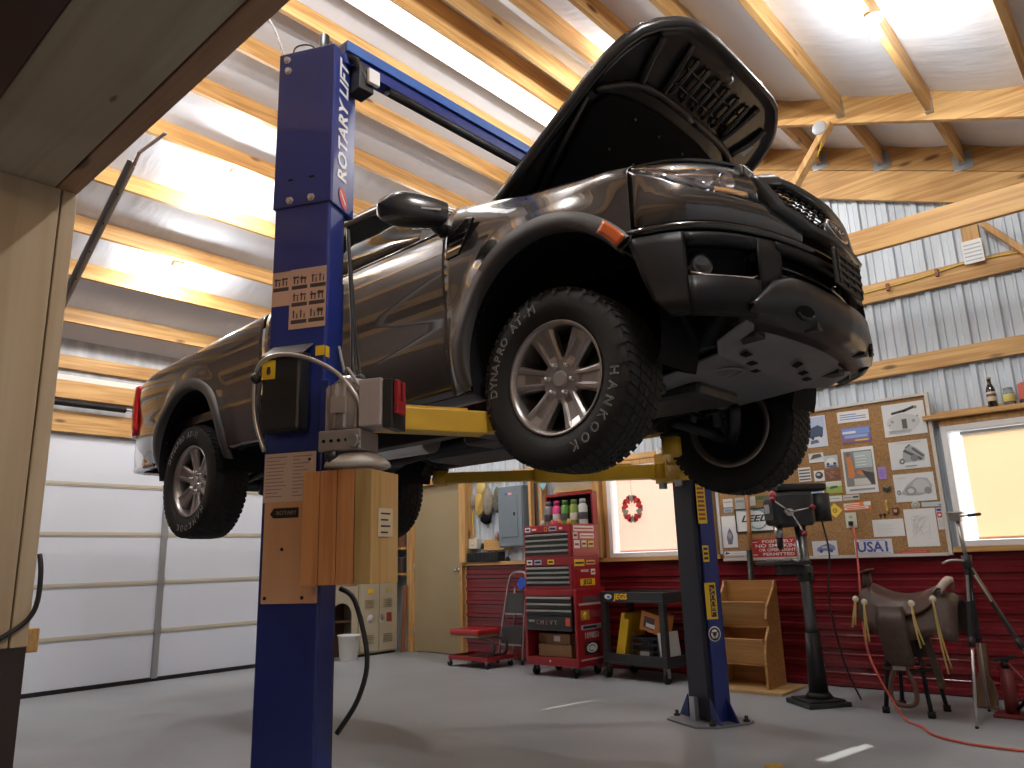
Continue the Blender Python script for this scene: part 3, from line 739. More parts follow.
b = MB(); b.lathe([(.075, 0), (.09, -.006), (.10, 0)], Matrix.Translation(skp(.42, -.20)) , 24); b.lathe([(.022, 0), (.03, -.006), (.036, 0)], Matrix.Translation(skp(.42, -.20)), 16); b.build('access_ring', SKID, sp_)
u = MB(); u.box(W(-2.25, -.80, 1.90), W(-.42, .80, 1.96)); u.box(W(-4.3, -.80, 2.08), W(-2.25, .80, 2.12)); u.box(W(-.5, -.5, 2.0), W(.72, .5, 2.46)); u.build('floor_pan', LINER, TK)
for s in (-1, 1):
    MB().box(W(-4.3, s*.46 - .045, 1.90), W(-2.5, s*.46 + .045, 2.05)).bar(W(-2.5, s*.46, 1.975), W(-2.1, s*.46, 1.82), .09, .14).box(W(-2.15, s*.46 - .045, 1.75), W(-.5, s*.46 + .045, 1.89)).bar(W(-.5, s*.46, 1.82), (W(-.1, s*.44, 1.95)), .09, .14).bar(W(-.1, s*.44, 1.95), W(.72, s*.46, 1.98), .09, .12).build('frame_rail', DARKM, TK, bevel=.006)
    # front suspension
    b = MB(); b.tube([W(-.16, s*.36, 1.80), W(-.05, s*.52, 1.745), W(0, s*.70, 1.70)], .03, 10); b.tube([W(.20, s*.36, 1.82), W(.12, s*.52, 1.75), W(0, s*.70, 1.70)], .03, 10)
    b.build('control_arm', DARKM, TK)
    MB().tube([W(0, s*.66, 1.70), W(-.01, s*.62, 1.85), W(0, s*.60, 2.03)], .035, 10).build('steering_knuckle', DARKM, TK)
    b = MB(); pts = [W(.03 + .055*math.cos(k*.62), s*(.50 - .04*k/80) + .055*math.sin(k*.62), 1.80 + .33*k/80) for k in range(81)]
    b.tube(pts, .008, 6); b.cyl(W(.03, s*.5, 1.76), W(.03, s*.47, 2.2), .028); b.build('coil_spring', DARKM, TK)
    MB().tube([W(-.12, s*.25, 1.90), W(-.12, s*.5, 1.86), W(-.10, s*.68, 1.83)], .012, 8).build('tie_rod', DARKM, TK)
    MB().tube([W(-3.95, s*.5, 1.92), W(-3.5, s*.5, 1.75), W(-3.2, s*.5, 1.71), W(-2.9, s*.5, 1.76), W(-2.5, s*.5, 1.90)], .028, 8, sub=4).build('leaf_spring', DARKM, TK)
    MB().cyl(W(-3.05, s*.43, 1.62), W(-2.85, s*.40, 2.05), .026).cyl(W(-3.05, s*.43, 1.60), W(-2.97, s*.42, 1.78), .034).build('shock_absorber', DARKM, TK)
MB().cyl(W(-3.22, -.72, 1.68), W(-3.22, .72, 1.68), .045).sphere(tuple(W(-3.22, .05, 1.68)), .15, sc=(1, .8, 1)).build('rear_axle', DARKM, TK)
MB().cyl(W(-3.1, .04, 1.70), W(-1.3, .04, 1.84), .04).build('drive_shaft', DARKM, TK)
MB().box(W(-1.3, -.16, 1.76), W(-.35, .16, 2.0)).box(W(-.4, -.22, 1.80), W(.3, .22, 2.1)).build('transmission', DARKM, TK, bevel=.04)
MB().box(W(-.95, -.46, 1.74), W(-.80, .46, 1.80)).build('cross_member', DARKM, TK, bevel=.01)
MB().tube([W(-.3, -.28, 1.84), W(-.8, -.30, 1.83), W(-1.5, -.30, 1.82), W(-2.2, -.34, 1.80), W(-2.7, -.36, 1.85)], .035, 10, sub=4).build('exhaust_pipe', STEEL, TK)
MB().cyl(W(-2.0, -.33, 1.80), W(-1.4, -.31, 1.80), .085).build('muffler', STEEL, TK)
MB().box(W(-1.9, .08, 1.74), W(-1.0, .42, 1.95)).build('fuel_tank', BLACK, TK, bevel=.05)
# running-board pinch plate seen below the door
MB().box(W(-1.0, -.80, 1.772), W(-.95, -.74, 1.85)).build('pinch_tab', STEEL, TK)
# ---- hood, swung open about its rear edge
HA = math.radians(30); HO = W(-.50, 0, 2.85)
HM = frame(HO, (math.cos(HA), 0, math.sin(HA)), (0, 1, 0))        # local x along the hood, y across, z up/back
half = [(0, .69), (.25, .71), (.5, .728), (.75, .742), (.88, .742), (.98, .725), (1.07, .69), (1.14, .625), (1.20, .54), (1.235, .47), (1.25, .38), (1.258, .2), (1.26, 0)]
def hood_rows(sh, z0, bulge):
    rows = []
    for u_, w in half[:10]:
        rows.append([HM @ V((u_*1.0 + (0 if u_ < 1 else 0), max(0, w - sh)*q/10, z0 + bulge*(1 - (q/10)**2)*math.sin(PI*min(1, .15 + u_*.7)) + .05*(1 if 0 else 0))) for q in range(-10, 11)])
    for u_, w in ((1.247, .40), (1.256, .24)):
        rows.append([HM @ V((u_ - sh*.3, max(0, w - sh)*q/10, z0 + bulge*.55*(1 - (q/10)**2))) for q in range(-10, 11)])
    return rows
hd = MB().grid(hood_rows(0, .02, .045)).build('hood', PAINT, TK, solid=.006)
out = [(u_, w) for u_, w in half] + [(u_, -w) for u_, w in reversed(half[:-1])]
n = len(out)
b = MB(); rows = []
for sc_, z in ((1., .02), (1.003, .0), (.985, -.022), (.955, -.020), (.93, .0), (.90, .004)):
    rows.append([HM @ V((.62 + (u_ - .62)*sc_, w*sc_, z)) for u_, w in out])
b.grid(rows, 0, True, True); b.build('hood_rim', PAINT_IN, hd)
b = MB(); b.add([HM @ V((.62 + (u_ - .62)*.93, w*.93, .006)) for u_, w in out], [tuple(range(n))]); b.build('hood_inner_panel', PAINT_IN, hd, solid=.004)
pad = [(.08, -.42), (.30, -.50), (.66, -.62), (.76, -.58), (.80, -.44), (.83, -.2), (.835, 0), (.83, .2), (.80, .44), (.76, .58), (.66, .62), (.30, .50), (.08, .42)]
b = MB(); b.prism(pad, -.022, .004, HM); b.build('hood_insulation', BLACKM, hd, bevel=.01)
b = MB()
for y in (-.34, -.12, .12, .34):
    for x in (.30, .55, .74): b.lathe([(.011, 0), (.009, -.004), (0, -.005)], HM @ T(x, y, -.023), 10)
b.build('insulation_clips', GLOSSB, hd)
b = MB()
for side in (-1, 1):
    b.tube([HM @ V(p) for p in ((.10, side*.50, -.004), (.35, side*.58, -.012), (.70, side*.68, -.012))], .012, 8)
    b.tube([HM @ V(p) for p in ((.74, side*.66, -.006), (.86, side*.50, -.014), (.90, side*.30, -.014), (.905, 0, -.014))], .020, 8, sub=4)
    b.tube([HM @ V(p) for p in ((.88, side*.46, -.010), (1.00, side*.52, -.012), (1.10, side*.54, -.004))], .018, 8, sub=3)
    b.tube([HM @ V(p) for p in ((.90, side*.30, -.010), (1.02, side*.33, -.014), (1.16, side*.36, -.004))], .016, 8, sub=3)
b.build('hood_ribs', PAINT_IN, hd)
b = MB()
for k in range(6):
    y = -.27 + .108*k
    b.tube([HM @ V((.94, y, -.004)), HM @ V((.955, y, -.016)), HM @ V((1.03, y, -.020)), HM @ V((1.115, y, -.016)), HM @ V((1.13, y, -.004))], .013, 8)
for x in (.985, 1.07): b.tube([HM @ V((x, -.29, -.012)), HM @ V((x, .29, -.012))], .008, 8)
b.build('latch_ribs', mat('latch_gloss', (.03, .03, .032), .14, .5, coat=.6), hd)
MB().tube([HM @ V(p) for p in ((1.13, -.02, -.01), (1.15, -.02, -.05), (1.17, -.02, -.05), (1.19, -.02, -.01))], .006, 8).build('hood_striker', STEEL, hd)
MB().add([HM @ V((x, y, -.001)) for x, y in ((.93, .50), (1.0, .50), (1.0, .58), (.93, .58))], [(0, 1, 2, 3)]).build('hood_label', GREYS, hd, solid=.001)
MB().cyl(W(.28, .60, 2.62), HM @ V((.70, .60, -.01)), .005).build('prop_rod', DARKM, TK)
# engine bay sides so nothing shows through
for s in (-1, 1): MB().box(W(-.45, s*.66 - .01, 2.3), W(.55, s*.66 + .01, 2.60)).build('engine_bay_side', LINER, TK)
MB().box(W(-.4, -.42, 2.40), W(.5, .42, 2.60)).build('engine_cover', BLACK, TK, bevel=.04)
# ---- wheels
def wheel(name, c, side, a0, texts):
    q = frame(c, (1, 0, 0), (0, 0, 1))            # local x forward, y up, z outward on the near side (-Y)
    if side > 0: q = frame(c, (-1, 0, 0), (0, 0, 1))
    Rt, wd = .390, .262
    tp = [(.243, .095), (.262, .118), (.300, .132), (.335, .133), (.360, .126), (.377, .112), (.385, .09), (.3865, 0), (.385, -.09), (.377, -.112), (.360, -.126), (.335, -.133), (.300, -.132), (.262, -.118), (.243, -.095)]
    t = MB(); t.lathe(tp, q, 72)
    nb = 60
    for k in range(nb):
        a = 2*PI*k/nb
        for row, (z0, z1, da, w_) in enumerate(((.060, .118, 0, .029), (.018, .055, .45, .028), (-.018, .014, .1, .027), (-.055, -.022, .6, .028), (-.118, -.060, .3, .029))):
            aa = a + da*2*PI/nb; e = w_/2
            vs = []
            for r_ in (.380, .3912):
                for z, sg in ((z0, -1), (z0, 1), (z1, 1), (z1, -1)):
                    rr = r_ - (.006 if abs(z) > .11 else 0); b_ = aa + sg*e/.39 + (z - (z0 + z1)/2)*.9
                    vs.append((rr*math.cos(b_), rr*math.sin(b_), z))
            t.add(vs, [(4,5,6,7),(0,1,5,4),(1,2,6,5),(2,3,7,6),(3,0,4,7)], 0, q)
        for sgn in (1, -1):                          # shoulder lugs running down the sidewall
            if k % 2 == 0:
                vs = []
                for r_, z in ((.352, .1325), (.384, .116)):
                    for s_ in (-1, 1): vs.append((r_*math.cos(a + s_*.022), r_*math.sin(a + s_*.022), sgn*(z + .004)))
                t.add(vs, [(0, 1, 3, 2)], 0, q)
    tire = t.build(name, RUBBER, TK)
    lt = MB()
    for txt, s0, s1 in texts:
        for i, ch in enumerate(txt):
            if ch == ' ': continue
            a = math.radians(s0 + (s1 - s0)*i/(len(txt) - 1))
            ml = q @ T(.318*math.cos(a), .318*math.sin(a), .1335) @ R(a - PI/2, 'Z')
            lt.text(ch, .056, ml, .0008, 0, off=.0006, xs=.95); lt.text(ch, .056, ml @ T(0, 0, .0012), .0004, 1, off=-.0010, xs=.95)
    if texts: lt.build('sidewall_lettering', [P('tire_white', (.50, .50, .49)), RUBBER], tire)
    r = MB(); r.lathe([(.243, .098), (.247, .108), (.243, .112), (.232, .104), (.224, .085), (.216, .02), (.205, -.09), (.236, -.105), (.243, -.10)], q, 56)
    rim = r.build('rim', RIMM, tire)
    s = MB()
    hubp = [(0, .064), (.090, .063), (.098, .052), (.098, .02), (0, .02)]
    s.lathe(hubp, q, 36, smooth=False)
    for k in range(6):
        a = math.radians(a0 + 60*k); m = q @ R(a, 'Z')
        rows = []
        for rr, w_, h in ((.075, .042, .064), (.11, .044, .068), (.15, .050, .074), (.19, .058, .080), (.232, .068, .088)):
            rows.append([m @ V((rr, -w_, h - .045)), m @ V((rr, -w_, h - .012)), m @ V((rr, -w_*.80, h)), m @ V((rr, -w_*.48, h)), m @ V((rr, -w_*.38, h - (.010 if .08 < rr < .22 else 0))), m @ V((rr, w_*.38, h - (.010 if .08 < rr < .22 else 0))), m @ V((rr, w_*.48, h)), m @ V((rr, w_*.80, h)), m @ V((rr, w_, h - .012)), m @ V((rr, w_, h - .045))])
        s.grid(rows, 0, False)
    sp = s.build('spokes', RIMM, rim, bevel=.003)
    s = MB(); s.lathe([(0, .073), (.030, .072), (.037, .0645)], q, 24, smooth=False); s.build('center_cap', mat('cap_grey', (.30, .29, .28), .4, .5), rim)
    for k in range(6):
        a = math.radians(a0 + 60*k); m = q @ T(.066*math.cos(a), .066*math.sin(a), .064)
        MB().lathe([(0, .024), (.006, .023), (.0105, .016), (.0115, 0), (.0145, -.002)], m, 12).build('lug_nut', CHROME, rim)
    MB().lathe([(0, -.02), (.16, -.02), (.16, -.04), (0, -.04)], q, 32).box((-.03, .10, -.06), (.10, .17, 0), 0, q).build('brake_disc', DARKM, tire)
    MB().lathe([(.0, -.07), (.19, -.07), (.205, -.085)], q, 32).build('backing_plate', BLACKM, tire)
    return tire
TX = [('DYNAPRO AT-M', 184, 106), ('HANKOOK', -6, -70)]
wheel('front_wheel', W(0, -.78, 1.82), -1, 52, TX)
wheel('front_wheel', W(0, .78, 1.80), 1, 20, [])
wheel('rear_wheel', W(-3.22, -.78, 1.685), -1, 38, [('DYNAPRO AT-M', 150, 72), ('HANKOOK', -40, -104)])
wheel('rear_wheel', W(-3.22, .78, 1.68), 1, 10, [])
# ================================================================ THE TWO-POST LIFT
CA = math.radians(26)
CL = Matrix(((math.cos(CA), -math.sin(CA), 0, -2.58), (math.sin(CA), math.cos(CA), 0, 1.66), (0, 0, 1, 0), (0, 0, 0, 1)))
CR = Matrix(((-math.cos(CA), -math.sin(CA), 0, -2.68), (math.sin(CA), -math.cos(CA), 0, 4.93), (0, 0, 1, 0), (0, 0, 0, 1)))
LF = thing('car_lift', 'blue two-post car lift with yellow arms holding up the grey truck', 'car lift', (-2.6, 3.28, 0))
def channel(M, z0, z1, w, d, lip=.05, t=.012, d0=None):
    b = MB(); y0 = -d/2 if d0 is None else d0
    b.box((-w/2, y0, z0), (w/2, y0 + t, z1), 0, M); b.box((-w/2, y0 + t, z0), (-w/2 + t, y0 + d, z1), 0, M); b.box((w/2 - t, y0 + t, z0), (w/2, y0 + d, z1), 0, M)
    b.box((-w/2 + t, y0 + d - t, z0), (-w/2 + lip, y0 + d, z1), 0, M); b.box((w/2 - lip, y0 + d - t, z0), (w/2 - t, y0 + d, z1), 0, M)
    return b
BOLT = mat('bolt_zinc', (.60, .60, .60), .3, .9)
STKP = mat('decal_peach', (.55, .36, .27), .6); STKD = mat('decal_dark', (.05, .035, .035), .6)
for i, M in enumerate((CL, CR)):
    sgn = 1 if i == 0 else -1                        # which local x side faces the viewer
    col = channel(M, .012, 2.60, .252, .125, d0=-.083).build('column', BLUE, LF, bevel=.006)
    ext = channel(M, 2.545, 3.29, .270, .20, d0=-.089).build('column_extension', BLUE, LF, bevel=.005)
    for x, z in ((-.095, 3.255), (-.088, 3.20), (-.055, 2.575), (.045, 2.575)): MB().lathe([(0, .012), (.012, .011), (.0125, .002), (.018, 0)], M @ T(x, -.0895, z) @ R(PI/2, 'X'), 6, smooth=False).build('bolt', BOLT, ext)
    b = MB()
    for x in (-.055, .045): b.box((x - .012, -.0903, 2.665), (x + .012, -.0893, 2.673), 0, M)
    b.build('slots', BLACKM, ext)
    MB().box((-.105, -.05, .02), (.105, .085, 3.2), 0, M).build('carriage_track', mat('track_dark', (.012, .014, .03), .5), col)
    bp = MB(); bp.prism([(-.20, -.20), (.20, -.20), (.24, -.12), (.24, .12), (.16, .24), (-.16, .24), (-.24, .12), (-.24, -.12)], 0, .014, M)
    bp = bp.build('base_plate', mat('base_grey', (.22, .23, .26), .5, .3), LF, bevel=.003)
    for x, y in ((-.20, .13), (.20, .13), (-.20, -.14), (.20, -.14)): MB().lathe([(0, .05), (.012, .05), (.012, .028), (.022, .026), (.022, .014)], M @ T(x, y, 0), 8).build('anchor_bolt', DARKM, bp)
    for s in (-1, 1): MB().add([(s*.126, .085, .014), (s*.235, .085, .014), (s*.126, .085, .16), (s*.126, .075, .014), (s*.235, .075, .014), (s*.126, .075, .16)], [(0,1,2),(5,4,3),(0,3,4,1),(1,4,5,2),(2,5,3,0)], 0, M).add([(s*.126, -.05, .014), (s*.235, -.05, .014), (s*.126, -.05, .16), (s*.126, -.06, .014), (s*.235, -.06, .014), (s*.126, -.06, .16)], [(0,1,2),(5,4,3),(0,3,4,1),(1,4,5,2),(2,5,3,0)], 0, M).build('base_gusset', BLUE, bp)
    MB().box((-.03, .11, .014), (.03, .14, .16), 0, M).build('cable_guide', GALV_D, bp)
    # carriage with the two arm pivots
    c = MB(); c.box((-.105, -.03, 1.62), (.105, .10, 2.25), 0, M); c.box((-.15, .10, 1.60), (.15, .20, 1.82), 0, M)
    c = c.build('carriage', BLUE if i == 0 else YELLOW, LF, bevel=.006)
    MB().cyl(M @ V((-.10, .17, 1.56)), M @ V((-.10, .17, 1.86)), .03).build('pivot_pin', STEEL, c); MB().cyl(M @ V((.10, .17, 1.56)), M @ V((.10, .17, 1.86)), .03).build('pivot_pin', STEEL, c)
    for k, (px, end) in enumerate((((sgn*.10), (-2.14, 3.28 - .47 if i == 0 else 3.28 + .47)), ((-sgn*.10), (-4.05, 3.28 - .47 if i == 0 else 3.28 + .47)))):
        a = M @ V((px, .17, 1.685)); e = V((end[0], end[1], 1.685)); mid = a + (e - a)*.55
        arm = MB(); arm.bar(a - (e - a).normalized()*.05, mid + (e - a)*.03, .11, .10).bar(mid, e, .085, .075).cyl(a - V((0, 0, .055)), a + V((0, 0, .055)), .085, n=20)
        arm = arm.build('swing_arm', YELLOW, LF, bevel=.005)
        MB().cyl(e - V((0, 0, .05)), e + V((0, 0, .05)), .055, n=20).build('arm_end', YELLOW, arm)
        MB().cyl(e + V((0, 0, .05)), e + V((0, 0, .072)), .06, n=20).build('lift_pad', RUBBER, arm)
        MB().bar(a + (e - a)*.14 + V((0, 0, .055)), a + (e - a)*.5 + V((0, 0, .055)), .05, .02).build('arm_gear_guard', YELLOW, arm)
# overhead beam with its shut-off bar
bm_ = MB(); bm_.box((-2.54, 1.72, 3.35), (-2.44, 4.86, 3.36)).box((-2.45, 1.72, 3.31), (-2.44, 4.86, 3.35)).box((-2.54, 1.72, 3.31), (-2.53, 4.86, 3.35))
bm_ = bm_.build('overhead_beam', mat('lift_blue_light', (.05, .14, .45), .4, coat=.3), LF)
MB().box((-2.525, 1.72, 3.255), (-2.455, 4.86, 3.349)).build('beam_web', BLUE, bm_)
MB().cyl((-2.445, 1.95, 3.215), (-2.445, 4.7, 3.215), .022, n=14).build('shut_off_bar', DARKM, LF)
b = MB(); b.box((-2.50, 1.765, 3.13), (-2.41, 1.845, 3.26)); b.tube([(-2.47, 1.74, 3.30), (-2.43, 1.76, 3.27), (-2.42, 1.80, 3.20), (-2.43, 1.82, 3.14)], .018, 8)
b = b.build('switch_bracket', BLACK, LF, bevel=.004); MB().box((-2.405, 1.80, 3.165), (-2.385, 1.86, 3.235)).build('switch_cover', WHITE, b, bevel=.003)
# lettering on the extension and the red badge below it
MB().text('ROTARY LIFT', .105, CL @ Matrix(((0, 0, 1, .1362), (0, -1, 0, .004), (1, 0, 0, 2.965), (0, 0, 0, 1))), .0008, shear=.0, xs=.92, off=.0025).build('lettering', WHITE, LF)
lg = MB(); Mr = CL @ Matrix(((0, 0, 1, .1362), (0, -1, 0, .012), (1, 0, 0, 2.60), (0, 0, 0, 1)))
lg.prism([(.048*math.cos(a), .030*math.sin(a)) for a in [2*PI*k/24 for k in range(24)]], 0, .0012, Mr @ R(.5, 'Z')); lg = lg.build('red_badge', REDS, LF)
MB().bar(Mr @ R(.5, 'Z') @ V((-.03, -.008, .0016)), Mr @ R(.5, 'Z') @ V((.035, .008, .0016)), .008, .0006, up=tuple((CL.to_3x3() @ V((1, 0, 0))))).build('badge_swoosh', WHITE, lg)
# picture chart
def on_back(x0, z0, x1, z1, t, mi=0, mb=None, off=0.):
    return (mb or MB()).box((x0, -.0835 - off - t, z0), (x1, -.0835 - off, z1), mi, CL)
ch = MB(); on_back(-.040, 2.010, .124, 2.265, .0012, 0, ch); on_back(-.122, 2.115, -.041, 2.262, .0012, 0, ch)
ch = ch.build('safety_chart', STKP, LF)
p = MB(); rn = random.Random(5)
for r_ in range(3):
    z = 2.19 - .073*r_
    for x in ((-.12, -.035, .048) if r_ == 0 else (-.034, .045)):
        on_back(x + .004, z - .012, x + .074, z + .004, .0006, 0, p, .0012)
        for q in (.012, .045):
            xx = x + q
            on_back(xx, z + .012, xx + .006, z + .045, .0006, 0, p, .0012); on_back(xx - .004, z + .028 + .01*rn.random(), xx + .024, z + .034 + .01*rn.random(), .0006, 0, p, .0012); on_back(xx + .016, z + .010, xx + .021, z + .03, .0006, 0, p, .0012)
p.build('chart_pictures', STKD, ch)
# lock control cover with sloping top and yellow sticker
cv = MB(); cv.add([(-.098, -.084, 1.585), (.07, -.084, 1.585), (.07, -.165, 1.585), (-.098, -.165, 1.585), (-.098, -.084, 1.905), (.07, -.084, 1.905), (.07, -.165, 1.89), (-.098, -.165, 1.89)], [(0,3,2,1),(0,1,5,4),(1,2,6,5),(2,3,7,6),(3,0,4,7),(4,5,6,7)], 0, CL)
cv = cv.build('control_cover', BLACK, LF, bevel=.012)
MB().add([(-.105, -.084, 1.945), (.075, -.084, 1.945), (.075, -.17, 1.885), (-.105, -.17, 1.885), (-.105, -.084, 1.935), (.075, -.084, 1.935), (.075, -.17, 1.875), (-.105, -.17, 1.875)], [(0,1,2,3),(7,6,5,4),(0,4,5,1),(1,5,6,2),(2,6,7,3),(3,7,4,0)], 0, CL).build('cover_lid', mat('lid_grey', (.10, .10, .105), .5), cv, bevel=.004)
lb = MB().box((-.096, -.1665, 1.79), (-.038, -.1652, 1.865), 0, CL).build('caution_sticker', YEL, cv); b = MB(); b.prism([(-.01, 0), (.01, 0), (.006, .025), (-.006, .025)], 0, .001, CL @ T(-.066, -.1667, 1.815) @ R(PI/2, 'X')); b.box((-.072, -.1675, 1.808), (-.060, -.1668, 1.822), 0, CL); b.build('sticker_mark', STKD, lb)
MB().sphere(tuple(CL @ V((-.125, -.16, 1.80))), .022).cyl(CL @ V((-.125, -.16, 1.80)), CL @ V((-.09, -.13, 1.80)), .008).build('release_knob', BLACK, cv)
MB().box((.085, -.0850, 1.89), (.125, -.0838, 1.93), 0, CL).box((.1265, -.08, 1.885), (.1275, -.05, 1.93), 0, CL).build('small_yellow_sticker', YEL, LF)
MB().tube([CL @ V(q) for q in ((-.10, -.12, 1.52), (-.14, -.13, 1.65), (-.135, -.15, 1.80), (-.08, -.18, 1.865), (.02, -.19, 1.875), (.14, -.19, 1.84), (.25, -.19, 1.77), (.33, -.19, 1.67), (.345, -.19, 1.60))], .009, 8, sub=5).build('conduit', mat('conduit', (.55, .52, .48), .3, .8), LF)
# hydraulic power unit hung on the right side of the near column
pu = MB(); pu.box((.13, -.12, 1.52), (.17, .10, 1.78), 0, CL); pu = pu.build('power_unit', BLUE, LF, bevel=.004)
m = MB(); m.cyl(CL @ V((.262, -.115, 1.566)), CL @ V((.262, -.115, 1.74)), .080, n=28)
for k in range(14):
    a = 2*PI*k/14; q = CL @ V((.262 + .082*math.cos(a), -.115 + .082*math.sin(a), 1.57)); m.bar(q, q + V((0, 0, .165)), .008, .022, up=tuple(CL.to_3x3() @ V((math.cos(a), math.sin(a), 0))))
m.cyl(CL @ V((.262, -.115, 1.74)), CL @ V((.262, -.115, 1.765)), .075, .05, n=28)
m = m.build('motor', mat('motor_grey', (.34, .31, .30), .5, .3), pu)
MB().box((.232, -.216, 1.625), (.290, -.20, 1.685), 0, CL).build('motor_plate', mat('motor_plate', (.30, .26, .24), .5), pu)
MB().box((.335, -.20, 1.57), (.425, -.08, 1.745), 0, CL).build('switch_box', mat('switch_grey', (.36, .32, .31), .5), pu, bevel=.005)
MB().box((.426, -.19, 1.56), (.465, -.07, 1.74), 0, CL).build('switch_side', BLACK, pu, bevel=.004)
rb = MB(); rb.box((.468, -.185, 1.61), (.485, -.115, 1.66), 0, CL); rb.box((.468, -.185, 1.66), (.485, -.16, 1.735), 0, CL); rb.box((.468, -.14, 1.66), (.485, -.115, 1.735), 0, CL); rb.build('red_lockout', REDPAINT, pu, bevel=.003)
MB().box((.175, -.20, 1.488), (.345, -.05, 1.565), 0, CL).build('pump_block', mat('pump_alu', (.33, .29, .28), .45, .5), pu, bevel=.006)
b = MB()
for k in range(4): b.cyl(CL @ V((.20 + .03*k, -.205, 1.525)), CL @ V((.20 + .03*k, -.1995, 1.525)), .006, n=10)
b.build('pump_ports', BLACKM, pu)
MB().cyl(CL @ V((.325, -.20, 1.52)), CL @ V((.325, -.225, 1.52)), .022, n=14).build('pump_valve', STEEL, pu)
MB().lathe([(0, 1.487), (.06, 1.487), (.09, 1.475), (.118, 1.452), (.122, 1.438), (.10, 1.428), (.055, 1.415), (.055, 1.06), (0, 1.06)], CL @ T(.285, -.10, 0), 36).build('reservoir', mat('white_tank', (.62, .60, .57), .45), pu)
MB().cyl(CL @ V((.235, -.185, 1.455)), CL @ V((.225, -.20, 1.485)), .022, n=16).build('filler_cap', BLACK, pu)
for pts, r, mm in ((((.115, .10, 2.5), (.14, .11, 2.1), (.17, .07, 1.85), (.30, -.10, 1.78), (.34, -.15, 1.70)), .009, BLACK), (((.12, .11, 2.4), (.15, .13, 2.0), (.20, .10, 1.75), (.24, .04, 1.55)), .007, BLACK), (((.13, .02, 1.95), (.18, -.02, 1.83), (.27, -.16, 1.80), (.345, -.19, 1.70)), .006, mat('cable_grey', (.3, .3, .3), .5))):
    MB().tube([CL @ V(q) for q in pts], r, 8, sub=5).build('hydraulic_hose', mm, pu)
MB().tube([CL @ V(q) for q in ((.12, .09, 1.0), (.18, .10, .95), (.235, .10, .75), (.20, .10, .6), (.12, .09, .48))], .010, 8, sub=5).build('power_cable', BLACK, LF)
# pipe and loops on top of the column
MB().cyl(CL @ V((.05, -.03, 3.2)), CL @ V((.05, -.03, 3.385)), .022, n=16).build('pipe_stub', BLACK, LF)
MB().tube([CL @ V(q) for q in ((.03, -.03, 3.30), (-.01, -.04, 3.345), (-.055, -.05, 3.35), (-.08, -.06, 3.33), (-.08, -.07, 3.28))], .004, 6, sub=4).build('vent_line', BLACK, LF)
MB().tube([(-2.69, 1.60, 3.27), (-2.715, 1.6, 3.30), (-2.77, 1.6, 3.40), (-2.845, 1.6, 3.55), (-2.93, 1.6, 3.68), (-3.04, 1.6, 3.80), (-3.3, 1.6, 4.1), (-3.5, 1.6, 4.6), (-3.55, 1.6, 5.3)], .006, 6, sub=5).build('supply_cable', mat('cable_light', (.35, .35, .34), .5), LF)
# stickers on the far column
def side_sticker(z0, z1, y0, y1, m, name, par=LF, off=0.):
    return MB().box((-.1265 - .0012 - off, y0, z0), (-.1265 - off, y1, z1), 0, CR).build(name, m, par)
fz = CR @ Matrix(((0, 0, -1, -.1292), (0, 1, 0, .01), (1, 0, 0, 0), (0, 0, 0, 1)))
s = side_sticker(1.30, 1.60, -.02, .055, YEL, 'yellow_decal'); b = MB()
for k in range(9): b.box((-.1290, -.008, 1.325 + .03*k), (-.1278, .046, 1.341 + .03*k), 0, CR)
b.build('decal_bars', P('decal_redbrown', (.25, .06, .04)), s)
s = side_sticker(1.04, 1.15, -.01, .04, YEL, 'small_yellow_decal'); b = MB()
for k in range(3): b.box((-.1290, -.002, 1.055 + .032*k), (-.1278, .032, 1.072 + .032*k), 0, CR)
b.build('decal_bars', STKD, s)
s = side_sticker(.66, .90, -.04, .05, YEL, 'text_decal'); s2 = side_sticker(.675, .885, -.03, .012, STKD, 'decal_band', s, .0012)
MB().text('ACCEL', .048, CR @ Matrix(((0, 0, -1, -.1295), (0, -1, 0, -.008), (-1, 0, 0, .78), (0, 0, 0, 1))), .0006, xs=1.25).build('decal_text', YEL, s)
b = MB(); md = CR @ Matrix(((0, 0, -1, -.1265), (1, 0, 0, .0), (0, -1, 0, .565), (0, 0, 0, 1))); b.lathe([(0, .0012), (.05, .0012), (.05, 0)], md, 28); b = b.build('round_decal', WHT, LF)
r_ = MB(); r_.lathe([(.030, .0018), (.042, .0018), (.042, .001)], md, 28); r_.lathe([(0, .0018), (.016, .0018), (.016, .001)], md, 6); 
for k in range(3): r_.box((-.003, .0, .0012), (.003, .04, .0018), 0, md @ R(2*PI*k/3, 'Z'))
r_.build('decal_ring', INK, b)

# plywood board with the instruction sheet, on the column's back
t = thing('plywood_board', 'narrow plywood board with instruction sheet screwed to the near blue column', 'board', tuple(CL @ V((0, -.09, .955))), CA)
Mi = CL
MB().box((-.102, -.100, .955), (.125, -.0845, 1.335), 0, Mi).build('backing_board', PLY, t, bevel=.002)
MB().box((-.108, -.1018, 1.325), (.113, -.1003, 1.51), 0, Mi).build('instruction_sheet', mat('sheet_peach', (.58, .44, .36), .7), t)
b = MB(); rn = random.Random(2)
for k in range(12):
    z = 1.495 - .0135*k; b.box((-.10, -.1024, z - .0016), (-.10 + .09*rn.uniform(.6, 1), -.1019, z + .0016), 0, Mi)
    b.box((.015, -.1024, z - .0016), (.015 + .085*rn.uniform(.3, 1), -.1019, z + .0016), 0, Mi)
b.build('sheet_print', P('sheet_grey', (.22, .16, .14)), t)
tg = MB(); tg.prism([(-.075, 1.280), (-.06, 1.265), (.045, 1.265), (.045, 1.302), (-.06, 1.302)], 0, .003, Mi @ T(0, -.1003, 0) @ R(PI/2, 'X') @ T(0, 0, 0)); tg = tg.build('metal_tag', DARKM, t)
